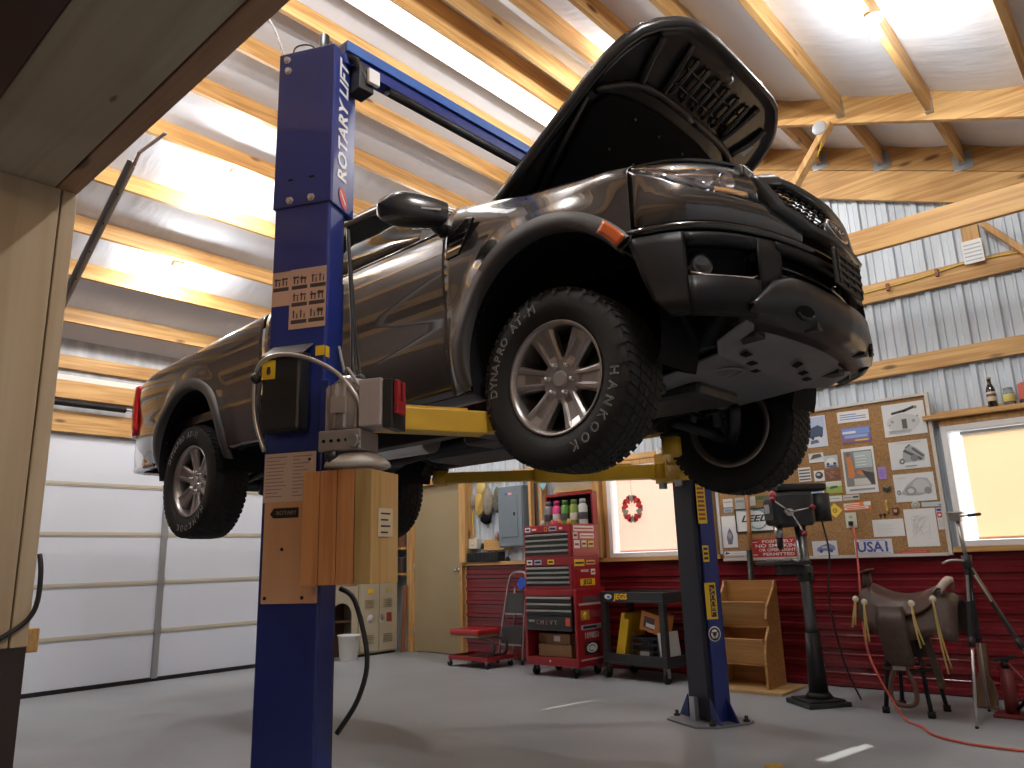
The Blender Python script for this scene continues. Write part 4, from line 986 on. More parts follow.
MB().text('ROTARY', .022, Mi @ T(-.005, -.1036, 1.283) @ R(PI/2, 'X'), .0006).build('tag_lettering', P('tag_gold', (.30, .22, .16)), tg)
for x, z in ((-.085, .975), (.07, .975), (.085, 1.48), (-.02, 1.15)): MB().lathe([(0, .004), (.006, .003), (.007, 0)], Mi @ T(x, -.1, z) @ R(PI/2, 'X'), 10).build('screw', DARKM, t)

# the wooden box that cradles the oil tank
t = thing('wooden_box', 'reddish wooden box of upright boards around the white oil tank', 'box', tuple(CL @ V((.26, -.06, 1.02))), CA)
xs = (.122, .191, .260, .329)
for k in range(3): MB().box((xs[k] + .0014, -.205, 1.02), (xs[k+1] - .0014, -.187, 1.418), 0, CL).build('front_board', CEDAR, t, bevel=.002)
olive = wood('olive_board', (.42, .29, .11), (.33, .21, .07), 'z'); pale = wood('pale_board', (.62, .40, .17), (.50, .30, .10), 'z')
MB().add([(.3305, -.205, 1.02), (.386, -.192, 1.02), (.382, -.176, 1.02), (.3305, -.187, 1.02), (.3305, -.205, 1.418), (.386, -.192, 1.418), (.382, -.176, 1.418), (.3305, -.187, 1.418)], [(0,3,2,1),(4,5,6,7),(0,1,5,4),(1,2,6,5),(2,3,7,6),(3,0,4,7)], 0, CL).build('corner_board', olive, t, bevel=.002)
MB().add([(.387, -.191, 1.02), (.424, -.045, 1.02), (.406, -.042, 1.02), (.370, -.182, 1.02), (.387, -.191, 1.415), (.424, -.045, 1.408), (.406, -.042, 1.408), (.370, -.182, 1.415)], [(0,3,2,1),(4,5,6,7),(0,1,5,4),(1,2,6,5),(2,3,7,6),(3,0,4,7)], 0, CL).build('side_board', pale, t, bevel=.002)
MB().box((.145, -.045, 1.02), (.405, -.028, 1.40), 0, CL).build('back_board', CEDAR, t); MB().box((.1425, -.186, 1.02), (.158, -.046, 1.40), 0, CL).build('side_board', CEDAR, t); MB().box((.159, -.186, 1.022), (.37, -.046, 1.035), 0, CL).build('bottom_board', CEDAR, t)
q = frame(CL @ V((.4065, -.118, 1.23)), CL.to_3x3() @ V((.037, .146, 0)), (0, 0, 1))
n_ = MB(); n_.box((-.04, -.05, 0), (.04, .05, .0022), 0, q); n_ = n_.build('paper_note', mat('note', (.62, .50, .33), .7), t)
b = MB()
for k in range(4): b.box((-.026, .028 - .022*k, .0022), (.026 - .012*(k % 2), .034 - .022*k, .0028), 0, q)
b.build('note_writing', INK, n_)
# ================================================================ THINGS ON THE BACK WALL
def Bx(lo, hi, name, m, par=None, bevel=0., **k): return MB().box(lo, hi).build(name, m, par, bevel, **k)
# doors and woodwork at the left end
d = Bx((-7.735, 6.69, .012), (-6.855, 6.735, 2.075), 'door_2', TAN, None, .003); struct(d, 'tan walk-through door in a pine frame')
kb = MB().lathe([(0, .0), (.032, .0), (.032, .008), (.012, .012), (.012, .035), (.026, .045), (.028, .06), (.018, .072), (0, .074)], T(-6.92, 6.69, 1.0) @ R(PI/2, 'X'), 18).build('door_knob', CHROME, d)
for z in (.25, 1.05, 1.85): MB().cyl((-7.738, 6.688, z - .045), (-7.738, 6.688, z + .045), .008, n=8).build('hinge', GALV_D, d)
for i, (a, b) in enumerate((((-7.83, 6.64, 0), (-7.74, 6.74, 2.08)), ((-6.85, 6.64, 0), (-6.80, 6.74, 2.08)), ((-6.80, 6.60, 1.09), (-6.70, 6.745, 2.08)), ((-7.83, 6.63, 2.08), (-6.70, 6.74, 2.17)))): struct(Bx(a, b, 'trim_%d' % (11 + i), PINE_Z if i < 3 else PINE_X, None, .003))
for x in (-5.66, -5.50): struct(Bx((x - .02, 6.62, 1.09), (x + .02, 6.74, 2.08), 'wall_stud', PINE_Z, None, .003))
struct(Bx((-4.78, 6.62, 1.09), (-4.69, 6.74, 2.3), 'wall_stud', PINE_Z, None, .003))
t = thing('horseshoe', 'small dark horseshoe hung over the tan door', 'horseshoe', (-7.264, 6.625, 2.09))
MB().tube([(-7.264 + .042*math.cos(a), 6.62, 2.145 + .052*math.sin(a)) for a in [math.radians(-60 + 300*k/20 + 0) + PI*1.0*0 for k in range(21)]], .008, 6).build('shoe', DARKM, t)
# open shelf between the lockers and the door
t = thing('corner_shelf', 'narrow dark open shelf beside the tan door', 'shelf', (-8.0, 6.6, 0))
for z in (.95, 1.28, 1.62): Bx((-8.19, 6.57, z), (-7.865, 6.74, z + .03), 'shelf_board', PINE_X, t)
Bx((-8.19, 6.565, 0), (-8.15, 6.74, 1.75), 'side_board', OLDWOOD_Z, t); Bx((-7.905, 6.70, 0), (-7.866, 6.74, 1.75), 'side_board', OLDWOOD_Z, t)
for z, n_, l_ in ((.98, 'storage_tin', 'dark tin standing on the lower board of the corner shelf'), (1.31, 'storage_tin', 'rusty tin standing on the middle board of the corner shelf')):
    tag(MB().lathe([(0, 0), (.075, 0), (.078, .01), (.075, .19), (.078, .20), (0, .20)], T(-7.98, 6.655, z + .001), 20).build(n_, P('tin_' + str(z), (.06, .045, .04) if z < 1 else (.20, .09, .05)), None), l_, 'tin')
b = MB().bar((-7.822, 6.565, .004), (-7.822, 6.605, .82), .02, .07, up=(1, 0, 0)); o = b.build('loose_board', P('brown_board', (.24, .10, .05), .6), None, .003); tag(o, 'reddish brown board leaning in the corner beside the lockers', 'board')
# breaker panel
t = thing('breaker_panel', 'grey electrical panel with a small flag sticker', 'electrical panel', (-5.96, 6.70, 1.245))
PG = mottle(mat('panel_grey', (.20, .25, .29), .42, .1), (3, 3, 3), .1)
Bx((-6.155, 6.625, 1.245), (-5.765, 6.735, 1.945), 'cabinet', PG, t, .004)
Bx((-6.145, 6.612, 1.26), (-5.775, 6.6245, 1.93), 'cover', PG, t, .003)
dd = Bx((-6.08, 6.604, 1.36), (-5.84, 6.6115, 1.84), 'panel_door', PG, t, .002)
Bx((-5.90, 6.598, 1.60), (-5.872, 6.604, 1.64), 'latch', BLACK, dd, .002)
f = MB(); f.box((-6.03, 6.6085, 1.80), (-5.93, 6.6118, 1.87), 0); f = f.build('flag_sticker', WHT, t)
b = MB(); 
for k in range(4): b.box((-6.03, 6.6075, 1.803 + .019*k), (-5.93, 6.6085, 1.811 + .019*k))
b.build('flag_stripes', P('flag_red', (.6, .12, .12)), f); Bx((-6.03, 6.6065, 1.836), (-5.985, 6.6076, 1.87), 'flag_canton', BLUS, f)
MB().cyl((-5.80, 6.70, 1.945), (-5.80, 6.70, 2.5), .016, n=10).build('conduit', GALV_D, t)
# work gloves, hats and cords hung beside the panel
def lump(name, label, cat, c, size, m, seed, group=None, strap=None):
    rn = random.Random(seed); rows = []; n = 18; mm = 12
    for i in range(mm + 1):
        a = PI*i/mm; rows.append([])
        for k in range(n):
            q = 2*PI*k/n; w = 1 + .16*math.sin(3*q + i*.8 + seed) + .10*math.sin(5*q + i + seed*2)
            rows[-1].append((c[0] + size[0]*math.sin(a)*math.cos(q)*w*(.55 + .45*min(1, i/5)*1), c[1] + size[1]*math.sin(a)*math.sin(q)*w, c[2] + size[2]*math.cos(a)*(1 + .05*math.sin(2*q))))
    o = MB().grid(rows, 0, True, True).build(name, m, None)
    tag(o, label, cat, group)
    MB().cyl((c[0], 6.738, c[2] + size[2]*.93), (c[0], c[1], c[2] + size[2]*.93), .005, n=8).build('hook', STEEL, o)
    if strap: MB().tube(strap, .006, 6, sub=4).build('strap', m, o)
    return o
lump('work_gloves', 'yellow leather gloves hung on the wall left of the grey panel', 'gloves', (-6.53, 6.69, 1.78), (.085, .035, .14), P('glove_yellow', (.55, .36, .10), .8), 1)
lump('yellow_rag', 'yellow rag hung above the yellow gloves', 'rag', (-6.50, 6.70, 1.965), (.075, .03, .09), P('rag_yellow', (.62, .47, .16), .8), 5)
lump('canvas_bag', 'rumpled khaki canvas bag hung next to the grey panel', 'bag', (-6.375, 6.68, 1.80), (.085, .045, .165), mottle(mat('canvas', (.33, .29, .22), .85), (20, 20, 20), .35), 2)
lump('camo_bag', 'mottled grey green bag hung closest to the grey panel', 'bag', (-6.225, 6.685, 1.81), (.065, .04, .15), mottle(mat('camo', (.20, .20, .15), .85), (25, 25, 25), .6), 3)
lump('mesh_bag', 'small grey bag hung beside the door post', 'bag', (-6.645, 6.70, 1.83), (.05, .025, .08), P('bag_grey', (.25, .24, .23), .8), 6)
lump('baseball_cap', 'black cap hung below the khaki bag', 'cap', (-6.42, 6.69, 1.60), (.075, .04, .07), BLACKM, 4)
o = MB().tube([(-6.655, 6.70, 1.70), (-6.66, 6.70, 1.55), (-6.645, 6.70, 1.39)], .011, 8, sub=4).build('yellow_rope', P('cord_yellow', (.62, .42, .06), .6), None); tag(o, 'yellow cord hanging down beside the door post', 'cord')
o = Bx((-6.698, 6.66, 1.245), (-6.555, 6.735, 1.365), 'switch_box', P('box_cream', (.62, .60, .48), .5), None, .004); tag(o, 'cream square switch box on the door post', 'switch'); Bx((-6.64, 6.652, 1.29), (-6.615, 6.66, 1.32), 'toggle', WHITE, o)
o = MB().lathe([(0, 0), (.022, 0), (.024, .02), (.018, .06), (0, .065)], T(-6.51, 6.71, 1.245) @ R(0, 'X'), 12).build('cord_plug', DARKM, None); tag(o, 'dark plug beside the cream switch box', 'plug')
o = Bx((-6.48, 6.70, 1.218), (-6.05, 6.745, 1.35), 'wall_block', PINE_X, None, .003); struct(o)
o = MB().lathe([(0, 0), (.028, 0), (.032, .05), (.034, .085), (.030, .085), (.026, .01), (0, .01)], T(-6.245, 6.69, 1.3505), 18).build('paper_cup', P('cup_pink', (.62, .40, .38), .6), None); tag(o, 'little pale pink cup under the grey panel', 'cup')
t = thing('tool_case', 'black ribbed tool case lying on the sill under the grey panel', 'case', (-6.42, 6.68, 1.09))
Bx((-6.68, 6.60, 1.0905), (-6.155, 6.74, 1.20), 'case_body', BLACK, t, .01)
for k in range(8): Bx((-6.66 + .063*k, 6.594, 1.10), (-6.63 + .063*k, 6.60, 1.19), 'rib', BLACK, t, .003)
o = MB().lathe([(0, 0), (.03, 0), (.034, .02), (.012, .05), (0, .05)], T(-6.08, 6.68, 1.0905), 14).build('oil_can', DARKM, None); tag(o, 'small dark oil can on the sill beside the black case', 'can')
MB().tube([(-6.08, 6.68, 1.135), (-6.06, 6.68, 1.16), (-6.02, 6.68, 1.175)], .004, 6).build('spout', DARKM, o)
o = MB().prism([(0, -.11), (.075, 0), (0, .11), (-.075, 0)], 0, .004, frame((-5.44, 6.61, 1.96), (1, 0, 0), (0, 0, 1))).build('diamond_sign', P('sign_pale_blue', (.25, .52, .68), .5), None); tag(o, 'pale blue diamond sign above the red tool chest', 'sign')
o = MB().tube([(-5.56, 6.60, 2.05), (-5.55, 6.59, 1.8), (-5.56, 6.60, 1.45)], .010, 8, sub=4).build('hanging_cable', BLACK, None); tag(o, 'black cable running down the studs right of the grey panel', 'cable')
o = thing('wall_crate', 'old wooden crate end hung above the open red lid', 'crate', (-5.0, 6.7, 1.86)); Bx((-5.30, 6.66, 1.84), (-4.80, 6.74, 2.04), 'panel', OLDWOOD_X, o, .003); Bx((-5.33, 6.64, 1.81), (-4.79, 6.74, 1.84), 'ledge', PINE_X, o, .003)
# wreath of hearts on the shade
t = thing('heart_wreath', 'wreath of red and grey hearts hung on the peach shade', 'wreath', (-4.345, 6.715, 1.43))
def heart(s, n=22):
    pts = []
    for k in range(n):
        a = 2*PI*k/n; pts.append((s*.0625*16*math.sin(a)**3, s*.0625*(13*math.cos(a) - 5*math.cos(2*a) - 2*math.cos(3*a) - math.cos(4*a))))
    return list(reversed(pts))
for k in range(10):
    a = PI/2 + 2*PI*k/10; c = V((-4.345 + .092*math.cos(a), 6.712, 1.578 + .108*math.sin(a)))
    q = frame(c, (math.sin(a), 0, -math.cos(a)), (math.cos(a), 0, math.sin(a)))
    grey = k in (0, 3, 5, 7)
    MB().prism(heart(.046), -.006, .006, q).build('heart', P('heart_grey', (.36, .30, .25)) if grey else P('heart_red', (.62, .04, .04)), t, .002)
MB().tube([(-4.345 + .085*math.cos(2*PI*k/32), 6.717, 1.578 + .10*math.sin(2*PI*k/32)) for k in range(33)], .005, 6).build('ring', P('heart_grey', (.36, .30, .25)), t)
MB().cyl((-4.345, 6.715, 1.70), (-4.345, 6.715, 1.96), .0015, n=6).build('string', DARKM, t)
# bottles on the shelf board above the right-hand window
BRN = mat('bottle_brown', (.020, .010, .005), .08, coat=.6)
t = thing('beer_bottle', 'dark brown beer bottle with a pale label on the window shelf', 'bottle', (-1.015, 6.66, 2.1125))
MB().lathe([(0, 0), (.030, 0), (.032, .006), (.032, .135), (.028, .155), (.015, .185), (.013, .215), (.0145, .217), (.0145, .235), (0, .235)], None, 24).build('glass', BRN, t, world=False)
MB().lathe([(.0325, .05), (.0328, .051), (.0328, .12), (.0325, .121)], None, 24).build('bottle_label', P('label_cream', (.62, .55, .40)), t, world=False); MB().lathe([(.0331, .085), (.0334, .086), (.0334, .105), (.0331, .106)], None, 24).build('label_band', P('label_red', (.15, .05, .03)), t, world=False)
MB().lathe([(.0150, .222), (.0158, .224), (.0155, .236), (0, .239)], None, 16).build('bottle_cap', P('cap_gold', (.4, .3, .1)), t, world=False)
t = thing('glass_jar', 'clear glass jar with a yellow label on the window shelf', 'jar', (-.905, 6.665, 2.1125))
MB().lathe([(0, 0), (.036, 0), (.038, .006), (.038, .10), (.033, .118), (.033, .135), (.030, .135), (.030, .115), (.034, .098), (.034, .008), (0, .006)], None, 24).build('glass', mat('jar_glass', (.75, .82, .85), .06, trans=.85), t, world=False)
MB().lathe([(.0383, .03), (.0387, .031), (.0387, .085), (.0383, .086)], None, 24).build('jar_label', P('label_yellow', (.62, .55, .15)), t, world=False)
t = thing('red_can', 'red tin with a dark base on the window shelf', 'can', (-.80, 6.66, 2.1125))
MB().lathe([(0, 0), (.040, 0), (.041, .01), (.041, .14), (.038, .152), (.022, .158), (0, .158)], None, 24).build('can_body', P('can_red', (.60, .12, .09)), t, world=False)
MB().lathe([(.0415, .006), (.042, .008), (.042, .03), (.0415, .032)], None, 24).build('can_band', BLACK, t, world=False)

# ---------------------------------------------------------------- the cork board
t = thing('cork_board', 'large framed cork board covered in pinned papers', 'notice board', (-2.4, 6.68, 1.03))
Bx((-3.34, 6.662, 1.05), (-1.472, 6.684, 2.285), 'cork_panel', CORK, t)
fr = mat('frame_white', (.58, .56, .52), .5)
Bx((-3.365, 6.645, 1.092), (-3.34, 6.684, 2.31), 'frame_rail', fr, t, .003); Bx((-1.472, 6.645, 1.03), (-1.445, 6.684, 2.31), 'frame_rail', fr, t, .003)
Bx((-3.34, 6.645, 2.285), (-1.472, 6.684, 2.31), 'frame_rail', fr, t, .003); Bx((-3.34, 6.636, 1.026), (-1.472, 6.6615, 1.05), 'frame_rail', fr, t, .003)
YB = 6.661
def ink(c): return P('ink_%d_%d_%d' % tuple(int(v*100) for v in c), c, .6)
def card(name, label, cat, x0, x1, z0, z1, base, marks=(), rot=0., group=None, th=.003, y=YB, extra=None):
    """paper pinned on the board; marks = (u0, u1, v0, v1, colour) in the card's own 0..1 frame"""
    w, h = x1 - x0, z1 - z0
    M = Matrix.Translation(((x0 + x1)/2, y, (z0 + z1)/2)) @ R(math.radians(rot), 'Y')
    o = MB().box((-w/2, -th, -h/2), (w/2, 0, h/2), 0, M).build(name, ink(base), None)
    tag(o, label, cat, group)
    cols = {}
    for im, mk in enumerate(marks):
        e_ = .00022*im
        mb = cols.setdefault(mk[-1], MB())
        if len(mk) == 5:
            u0, u1, v0, v1, c = mk; mb.box((-w/2 + u0*w, -th - .0008 - e_, -h/2 + v0*h), (-w/2 + u1*w, -th - .0001, -h/2 + v1*h), 0, M)
        elif mk[0] == 'e':                           # ellipse: u, v, ru, rv
            _, u, v, ru, rv, c = mk; mb.prism([(w*ru*math.cos(2*PI*k/22), h*rv*math.sin(2*PI*k/22)) for k in range(22)], 0, .0007 + e_, M @ T(-w/2 + u*w, -th - .0001, -h/2 + v*h) @ R(PI/2, 'X'))
        elif mk[0] == 'l':                           # thick line
            _, u0, v0, u1, v1, tk, c = mk; mb.bar((M @ V((-w/2 + u0*w, -th - .0006, -h/2 + v0*h))), (M @ V((-w/2 + u1*w, -th - .0006, -h/2 + v1*h))), tk, .0008, up=(0, 1, 0))
        elif mk[0] == 'p':                           # polygon
            _, pts, c = mk; mb.prism([(-w/2 + u*w, -h/2 + v*h) for u, v in pts], 0, .0007 + e_, M @ T(0, -th - .0001, 0) @ R(PI/2, 'X'))
        elif mk[0] == 't':                           # text: string, u, v, size (m), width factor, slant
            _, s, u, v, sz, xs_, sh, c = mk; mb.text(s, sz, M @ T(-w/2 + u*w, -th - .0012 - e_, -h/2 + v*h) @ R(PI/2, 'X'), .0006, shear=sh, xs=xs_, off=sz*(.028 if len(s) < 5 else .012))
    for c, mb in cols.items(): mb.build('printed_marks', ink(c), o)
    return o
Wp, Kp, Gp, Lg = (.74, .74, .72), (.04, .04, .05), (.30, .31, .32), (.55, .56, .56)
bl, rd, yl, og, nv = (.12, .25, .55), (.52, .03, .03), (.75, .52, .06), (.80, .20, .05), (.05, .08, .28)
def scrib(n, u0, u1, v0, v1, c, seed=1, tk=.003):
    rn = random.Random(seed); return [('l', rn.uniform(u0, u1), rn.uniform(v0, v1), rn.uniform(u0, u1), rn.uniform(v0, v1), tk, c) for _ in range(n)]
def lines(n, u0, u1, v0, v1, c, seed=1, hh=.4):
    rn = random.Random(seed); s = (v1 - v0)/n
    return [(u0, u0 + (u1 - u0)*rn.uniform(.6, 1), v0 + s*k, v0 + s*(k + hh), c) for k in range(n)]
card('paper_strip', 'white strip with blue writing at the top of the cork board', 'paper', -2.168, -1.911, 2.152, 2.247, Wp, lines(3, .08, .92, .25, .85, bl, 2), 1)
card('scenic_photo', 'wide blue and purple photo with yellow lettering below the blue strip', 'photo', -2.152, -1.916, 1.974, 2.107, (.16, .16, .40), [(.03, .97, .55, .92, (.20, .30, .62)), (.05, .5, .62, .75, Wp), (.1, .9, .32, .5, (.28, .38, .62)), (.04, .96, .05, .25, (.30, .13, .16)), (.45, .9, .10, .18, yl)])
card('fireside_poster', 'tall white poster with an orange seated figure', 'poster', -2.174, -1.914, 1.55, 1.932, Wp, [(.06, .94, .16, .93, (.22, .22, .22)), (.38, .92, .55, .90, (.42, .50, .50)), ('p', ((.14, .82), (.26, .86), (.32, .66), (.34, .46), (.60, .38), (.62, .48), (.45, .52), (.30, .34), (.14, .34)), (.62, .22, .07)), ('e', .2, .86, .07, .05, (.20, .12, .10)), (.30, .80, .17, .32, (.62, .62, .56)), ('p', ((.55, .50), (.92, .42), (.92, .18), (.82, .18)), (.07, .06, .06)), (.12, .9, .06, .10, Gp)] + lines(4, .42, .88, .6, .86, Wp, 4, .3))
# three engine drawings
card('engine_drawing', 'top of three drawings: axle and dials on white paper', 'drawing', -1.806, -1.488, 1.985, 2.252, (.68, .70, .70), [('l', .22, .70, .55, .76, .02, Kp), ('l', .5, .74, .78, .84, .022, Kp), ('e', .8, .82, .04, .05, (.3, .25, .1)), ('e', .47, .40, .40, .26, Lg), (.44, .56, .20, .50, (.10, .11, .11)), ('e', .22, .45, .04, .05, Gp), ('e', .72, .42, .04, .05, Gp), ('e', .15, .36, .02, .02, rd), ('e', .82, .55, .02, .03, (.2, .3, .1))] + lines(5, .10, .9, .08, .2, Lg, 4, .3))
card('engine_drawing', 'middle of three drawings: dark upright engine on white paper', 'drawing', -1.793, -1.503, 1.713, 1.939, (.66, .68, .68), [('p', ((.20, .22), (.86, .26), (.90, .45), (.70, .72), (.52, .86), (.36, .66), (.32, .40)), (.36, .37, .38)), ('l', .38, .66, .80, .30, .022, (.08, .08, .09)), ('l', .42, .74, .56, .86, .008, Kp), ('l', .60, .72, .86, .40, .018, (.12, .12, .13)), ('e', .30, .28, .07, .10, (.14, .14, .15)), ('e', .62, .36, .10, .12, (.20, .20, .21)), ('e', .30, .28, .035, .05, Lg), (.36, .66, .08, .12, Gp), (.2, .84, .92, .95, Lg)])
card('engine_drawing', 'lowest of three drawings: rounded grey motor on white paper', 'drawing', -1.793, -1.496, 1.453, 1.675, (.66, .68, .69), [('p', ((.14, .30), (.34, .62), (.58, .84), (.84, .80), (.94, .52), (.88, .30), (.6, .20), (.3, .22)), (.40, .41, .42)), ('e', .66, .54, .20, .24, (.52, .53, .54)), ('e', .40, .38, .14, .16, (.28, .29, .30)), ('e', .40, .38, .08, .09, Lg), ('e', .10, .34, .05, .09, (.2, .2, .2)), ('e', .10, .34, .02, .04, Lg), ('e', .82, .36, .09, .12, (.24, .25, .26)), (.06, .34, .84, .88, Lg)])
card('car_poster', 'white poster with a dark blue vehicle beside the tyre', 'poster', -2.52, -2.272, 1.975, 2.248, (.60, .64, .72), [(.05, .95, .6, .96, (.42, .50, .68)), ('p', ((.38, .30), (.86, .34), (.9, .60), (.72, .70), (.45, .62)), (.05, .08, .14)), ('p', ((.40, .10), (.72, .14), (.66, .24), (.42, .22)), (.10, .14, .22)), ('e', .5, .30, .05, .06, Kp), ('e', .8, .34, .04, .05, Kp)])
card('lilac_note', 'small lilac note beside the tall orange poster', 'note', -1.899, -1.838, 1.651, 1.75, (.34, .24, .62), lines(4, .15, .85, .2, .85, (.22, .13, .45), 1), 0)
card('bird_photo', 'small photo of a dark car left of the white car picture', 'photo', -2.452, -2.325, 1.843, 1.925, (.60, .62, .60), [('p', ((.1, .35), (.9, .55), (.8, .9), (.3, .85)), (.08, .09, .08)), (0, 1, 0, .25, Wp)])
card('white_car_photo', 'small photo of a white and blue car', 'photo', -2.323, -2.209, 1.787, 1.890, (.45, .55, .58), [('p', ((.05, .42), (.3, .75), (.7, .78), (.95, .45), (.9, .3), (.1, .3)), Wp), ('e', .25, .3, .1, .13, Kp), ('e', .75, .3, .1, .13, Kp), (.1, .9, .05, .15, nv)])
card('dark_photo', 'little photo with a black round shape', 'photo', -2.425, -2.337, 1.68, 1.772, Wp, [('e', .5, .55, .38, .34, (.05, .05, .05)), ('e', .45, .62, .2, .12, Lg)])
card('brown_photo', 'small reddish brown photo right of the little black one', 'photo', -2.331, -2.206, 1.679, 1.773, (.22, .09, .06), scrib(9, .1, .9, .15, .85, (.40, .22, .14), 3, .008))
card('lined_list', 'white list with heavy dark lines beside the tyre', 'paper', -2.56, -2.452, 1.688, 1.81, Wp, [(.05, .95, .1 + .22*k, .2 + .22*k, (.10, .10, .12)) for k in range(4)])
card('green_photo', 'small photo of a vehicle on green grass', 'photo', -2.334, -2.202, 1.567, 1.668, (.62, .66, .55), [(0, 1, 0, .58, (.32, .42, .08)), ('p', ((.2, .35), (.75, .45), (.7, .62), (.3, .6)), (.06, .12, .05)), (.04, .96, .9, .97, Wp)])
card('caption_strip', 'narrow white caption strip below the green photo', 'paper', -2.325, -2.215, 1.497, 1.544, (.62, .62, .58), [(.1, .85, .45, .6, Gp)])
card('caption_strip', 'narrow pale strip with dark end above the orange sticker', 'paper', -2.205, -2.074, 1.498, 1.544, (.58, .55, .48), [(.6, .95, .4, .7, Kp), (.05, .5, .4, .6, Gp)])
card('curled_poster', 'white poster with a blue curve behind the drill press', 'poster', -2.813, -2.357, 1.364, 1.64, Wp, [('p', ((.02, .98), (.40, .98), (.22, .5), (.06, .7)), (.50, .60, .68)), (.1, .5, .1, .14, Lg), (.78, .98, .25, .95, (.35, .45, .60))])
card('warning_sign', 'yellow diamond warning sign beside the drill press', 'sign', -2.329, -2.241, 1.377, 1.465, yl, [('e', .5, .5, .22, .22, (.25, .16, .02)), ('e', .5, .5, .13, .13, yl), (.47, .53, .42, .62, (.25, .16, .02))], 45)
card('racing_sticker', 'orange and white sticker above the wall outlet', 'sticker', -2.216, -1.99, 1.414, 1.478, og, [(.05, .6, .55, .9, Wp), (.75, 1.0, .5, 1.0, Wp), (.1, .6, .64, .78, og), (.05, .9, .12, .42, Wp), (.15, .8, .2, .34, og)], -1)
ol = card('wall_outlet', 'cream outlet plate with the red cord plugged in', 'outlet', -2.207, -2.119, 1.272, 1.397, (.60, .62, .50), [('e', .5, .70, .2, .12, (.4, .4, .34)), ('e', .5, .3, .2, .12, (.4, .4, .34))], 0, th=.006)
card('blank_sheet', 'wide white sheet with faint lines left of the sketch', 'paper', -2.0, -1.764, 1.188, 1.325, (.72, .73, .72), lines(5, .15, .8, .2, .8, Lg, 7, .2), 0)
card('pencil_sketch', 'large white sheet with a pencil sketch', 'drawing', -1.753, -1.525, 1.10, 1.394, (.72, .72, .71), scrib(22, .2, .8, .2, .85, (.52, .52, .52), 5, .003))
card('red_label', 'red strip at the foot of the cork board', 'label', -1.817, -1.606, 1.052, 1.071, rd, [(.05, .9, .3, .6, (.62, .2, .18))])
# licence plate
pm = [('t', 'USA1', .5, .46, .112, 1.0, 0, nv), (.05, .95, .05, .12, (.45, .45, .62)), (.15, .85, .88, .95, (.35, .38, .6))]
for k in range(10): pm.append(('e', .14 + .082*k, .44 + .13*math.sin(k*2.4), .011, .022, (.72, .72, .74)))
card('licence_plate', 'white licence plate reading USA1 in starry blue letters', 'licence plate', -2.163, -1.871, 1.052, 1.172, (.66, .66, .70), pm, 0)
card('truck_photo', 'white card with a blue truck picture beside the drill press', 'photo', -2.512, -2.304, 1.053, 1.174, (.66, .68, .72), [('p', ((.18, .28), (.92, .34), (.9, .62), (.66, .85), (.35, .66), (.18, .5)), (.22, .24, .42)), ('e', .34, .3, .07, .12, nv), ('e', .75, .32, .07, .12, nv), (.4, .6, .5, .62, Lg)])
o = MB().lathe([(0, .006), (.026, .006), (.032, .003), (.032, 0)], T(-1.656, YB, 1.423) @ R(PI/2, 'X'), 24).build('round_medal', P('medal', (.55, .50, .42)), None); tag(o, 'round pale medallion pinned above the pencil sketch', 'medallion'); MB().lathe([(.012, .0075), (.022, .0075), (.022, .006)], T(-1.656, YB, 1.423) @ R(PI/2, 'X'), 20).build('medal_ring', GREYS, o)
card('ruler_strip', 'pale blue strip beside the round medallion', 'strip', -1.612, -1.463, 1.405, 1.44, (.50, .58, .60), [(.05, .6, .3, .6, Lg), (.8, .97, .1, .5, (.2, .25, .4))], 1)
card('red_picture', 'small card with a red and white picture by the right frame', 'photo', -1.517, -1.476, 1.225, 1.392, (.60, .60, .62), [(.1, .9, .55, .8, (.55, .06, .06)), (.3, .7, .62, .72, Wp), (.1, .9, .85, .96, nv), (.15, .85, .12, .42, Lg)])
o = MB().prism([(-.03, .025), (0, .008), (.03, .025), (.03, -.015), (.01, -.01), (.006, -.03), (-.006, -.03), (-.01, -.01), (-.03, -.015)], 0, .008, frame((-1.852, YB, 1.565), (1, 0, 0), (0, 0, 1))).build('dark_bow', P('bow_green', (.03, .05, .04)), None, .002); tag(o, 'dark green bow pinned above the brass fitting', 'bow')
o = MB().lathe([(0, 0), (.010, 0), (.010, .03), (.006, .035), (.006, .06), (.010, .065), (.008, .10), (0, .10)], T(-1.868, YB - .012, 1.38), 14).build('brass_fitting', P('brass', (.62, .40, .08), .3), None); tag(o, 'upright brass fitting pinned on the cork', 'fitting')
o = thing('key_pair', 'two small dark keys pinned left of the brass fitting', 'keys', (-1.912, YB, 1.343)); 
for x in (-1.928, -1.898): MB().lathe([(.004, .004), (.011, .004), (.011, 0), (.004, 0)], T(x, YB, 1.362) @ R(PI/2, 'X'), 14, close=True).box((x - .003, YB - .004, 1.335), (x + .003, YB, 1.352)).build('key', DARKM, o)
o = MB().prism([(-.024, .028), (.024, .028), (.026, -.005), (.012, -.03), (-.012, -.03), (-.026, -.005)], 0, .006, frame((-1.81, YB, 1.385), (1, 0, 0), (0, 0, 1))).build('enamel_badge', P('badge_dark', (.10, .03, .03), .3), None, .002); tag(o, 'dark red enamel badge right of the brass fitting', 'badge'); MB().prism([(-.014, .015), (.014, .015), (.012, -.008), (-.012, -.008)], .006, .0075, frame((-1.81, YB, 1.385), (1, 0, 0), (0, 0, 1))).build('badge_face', P('badge_gold', (.5, .35, .2)), o)
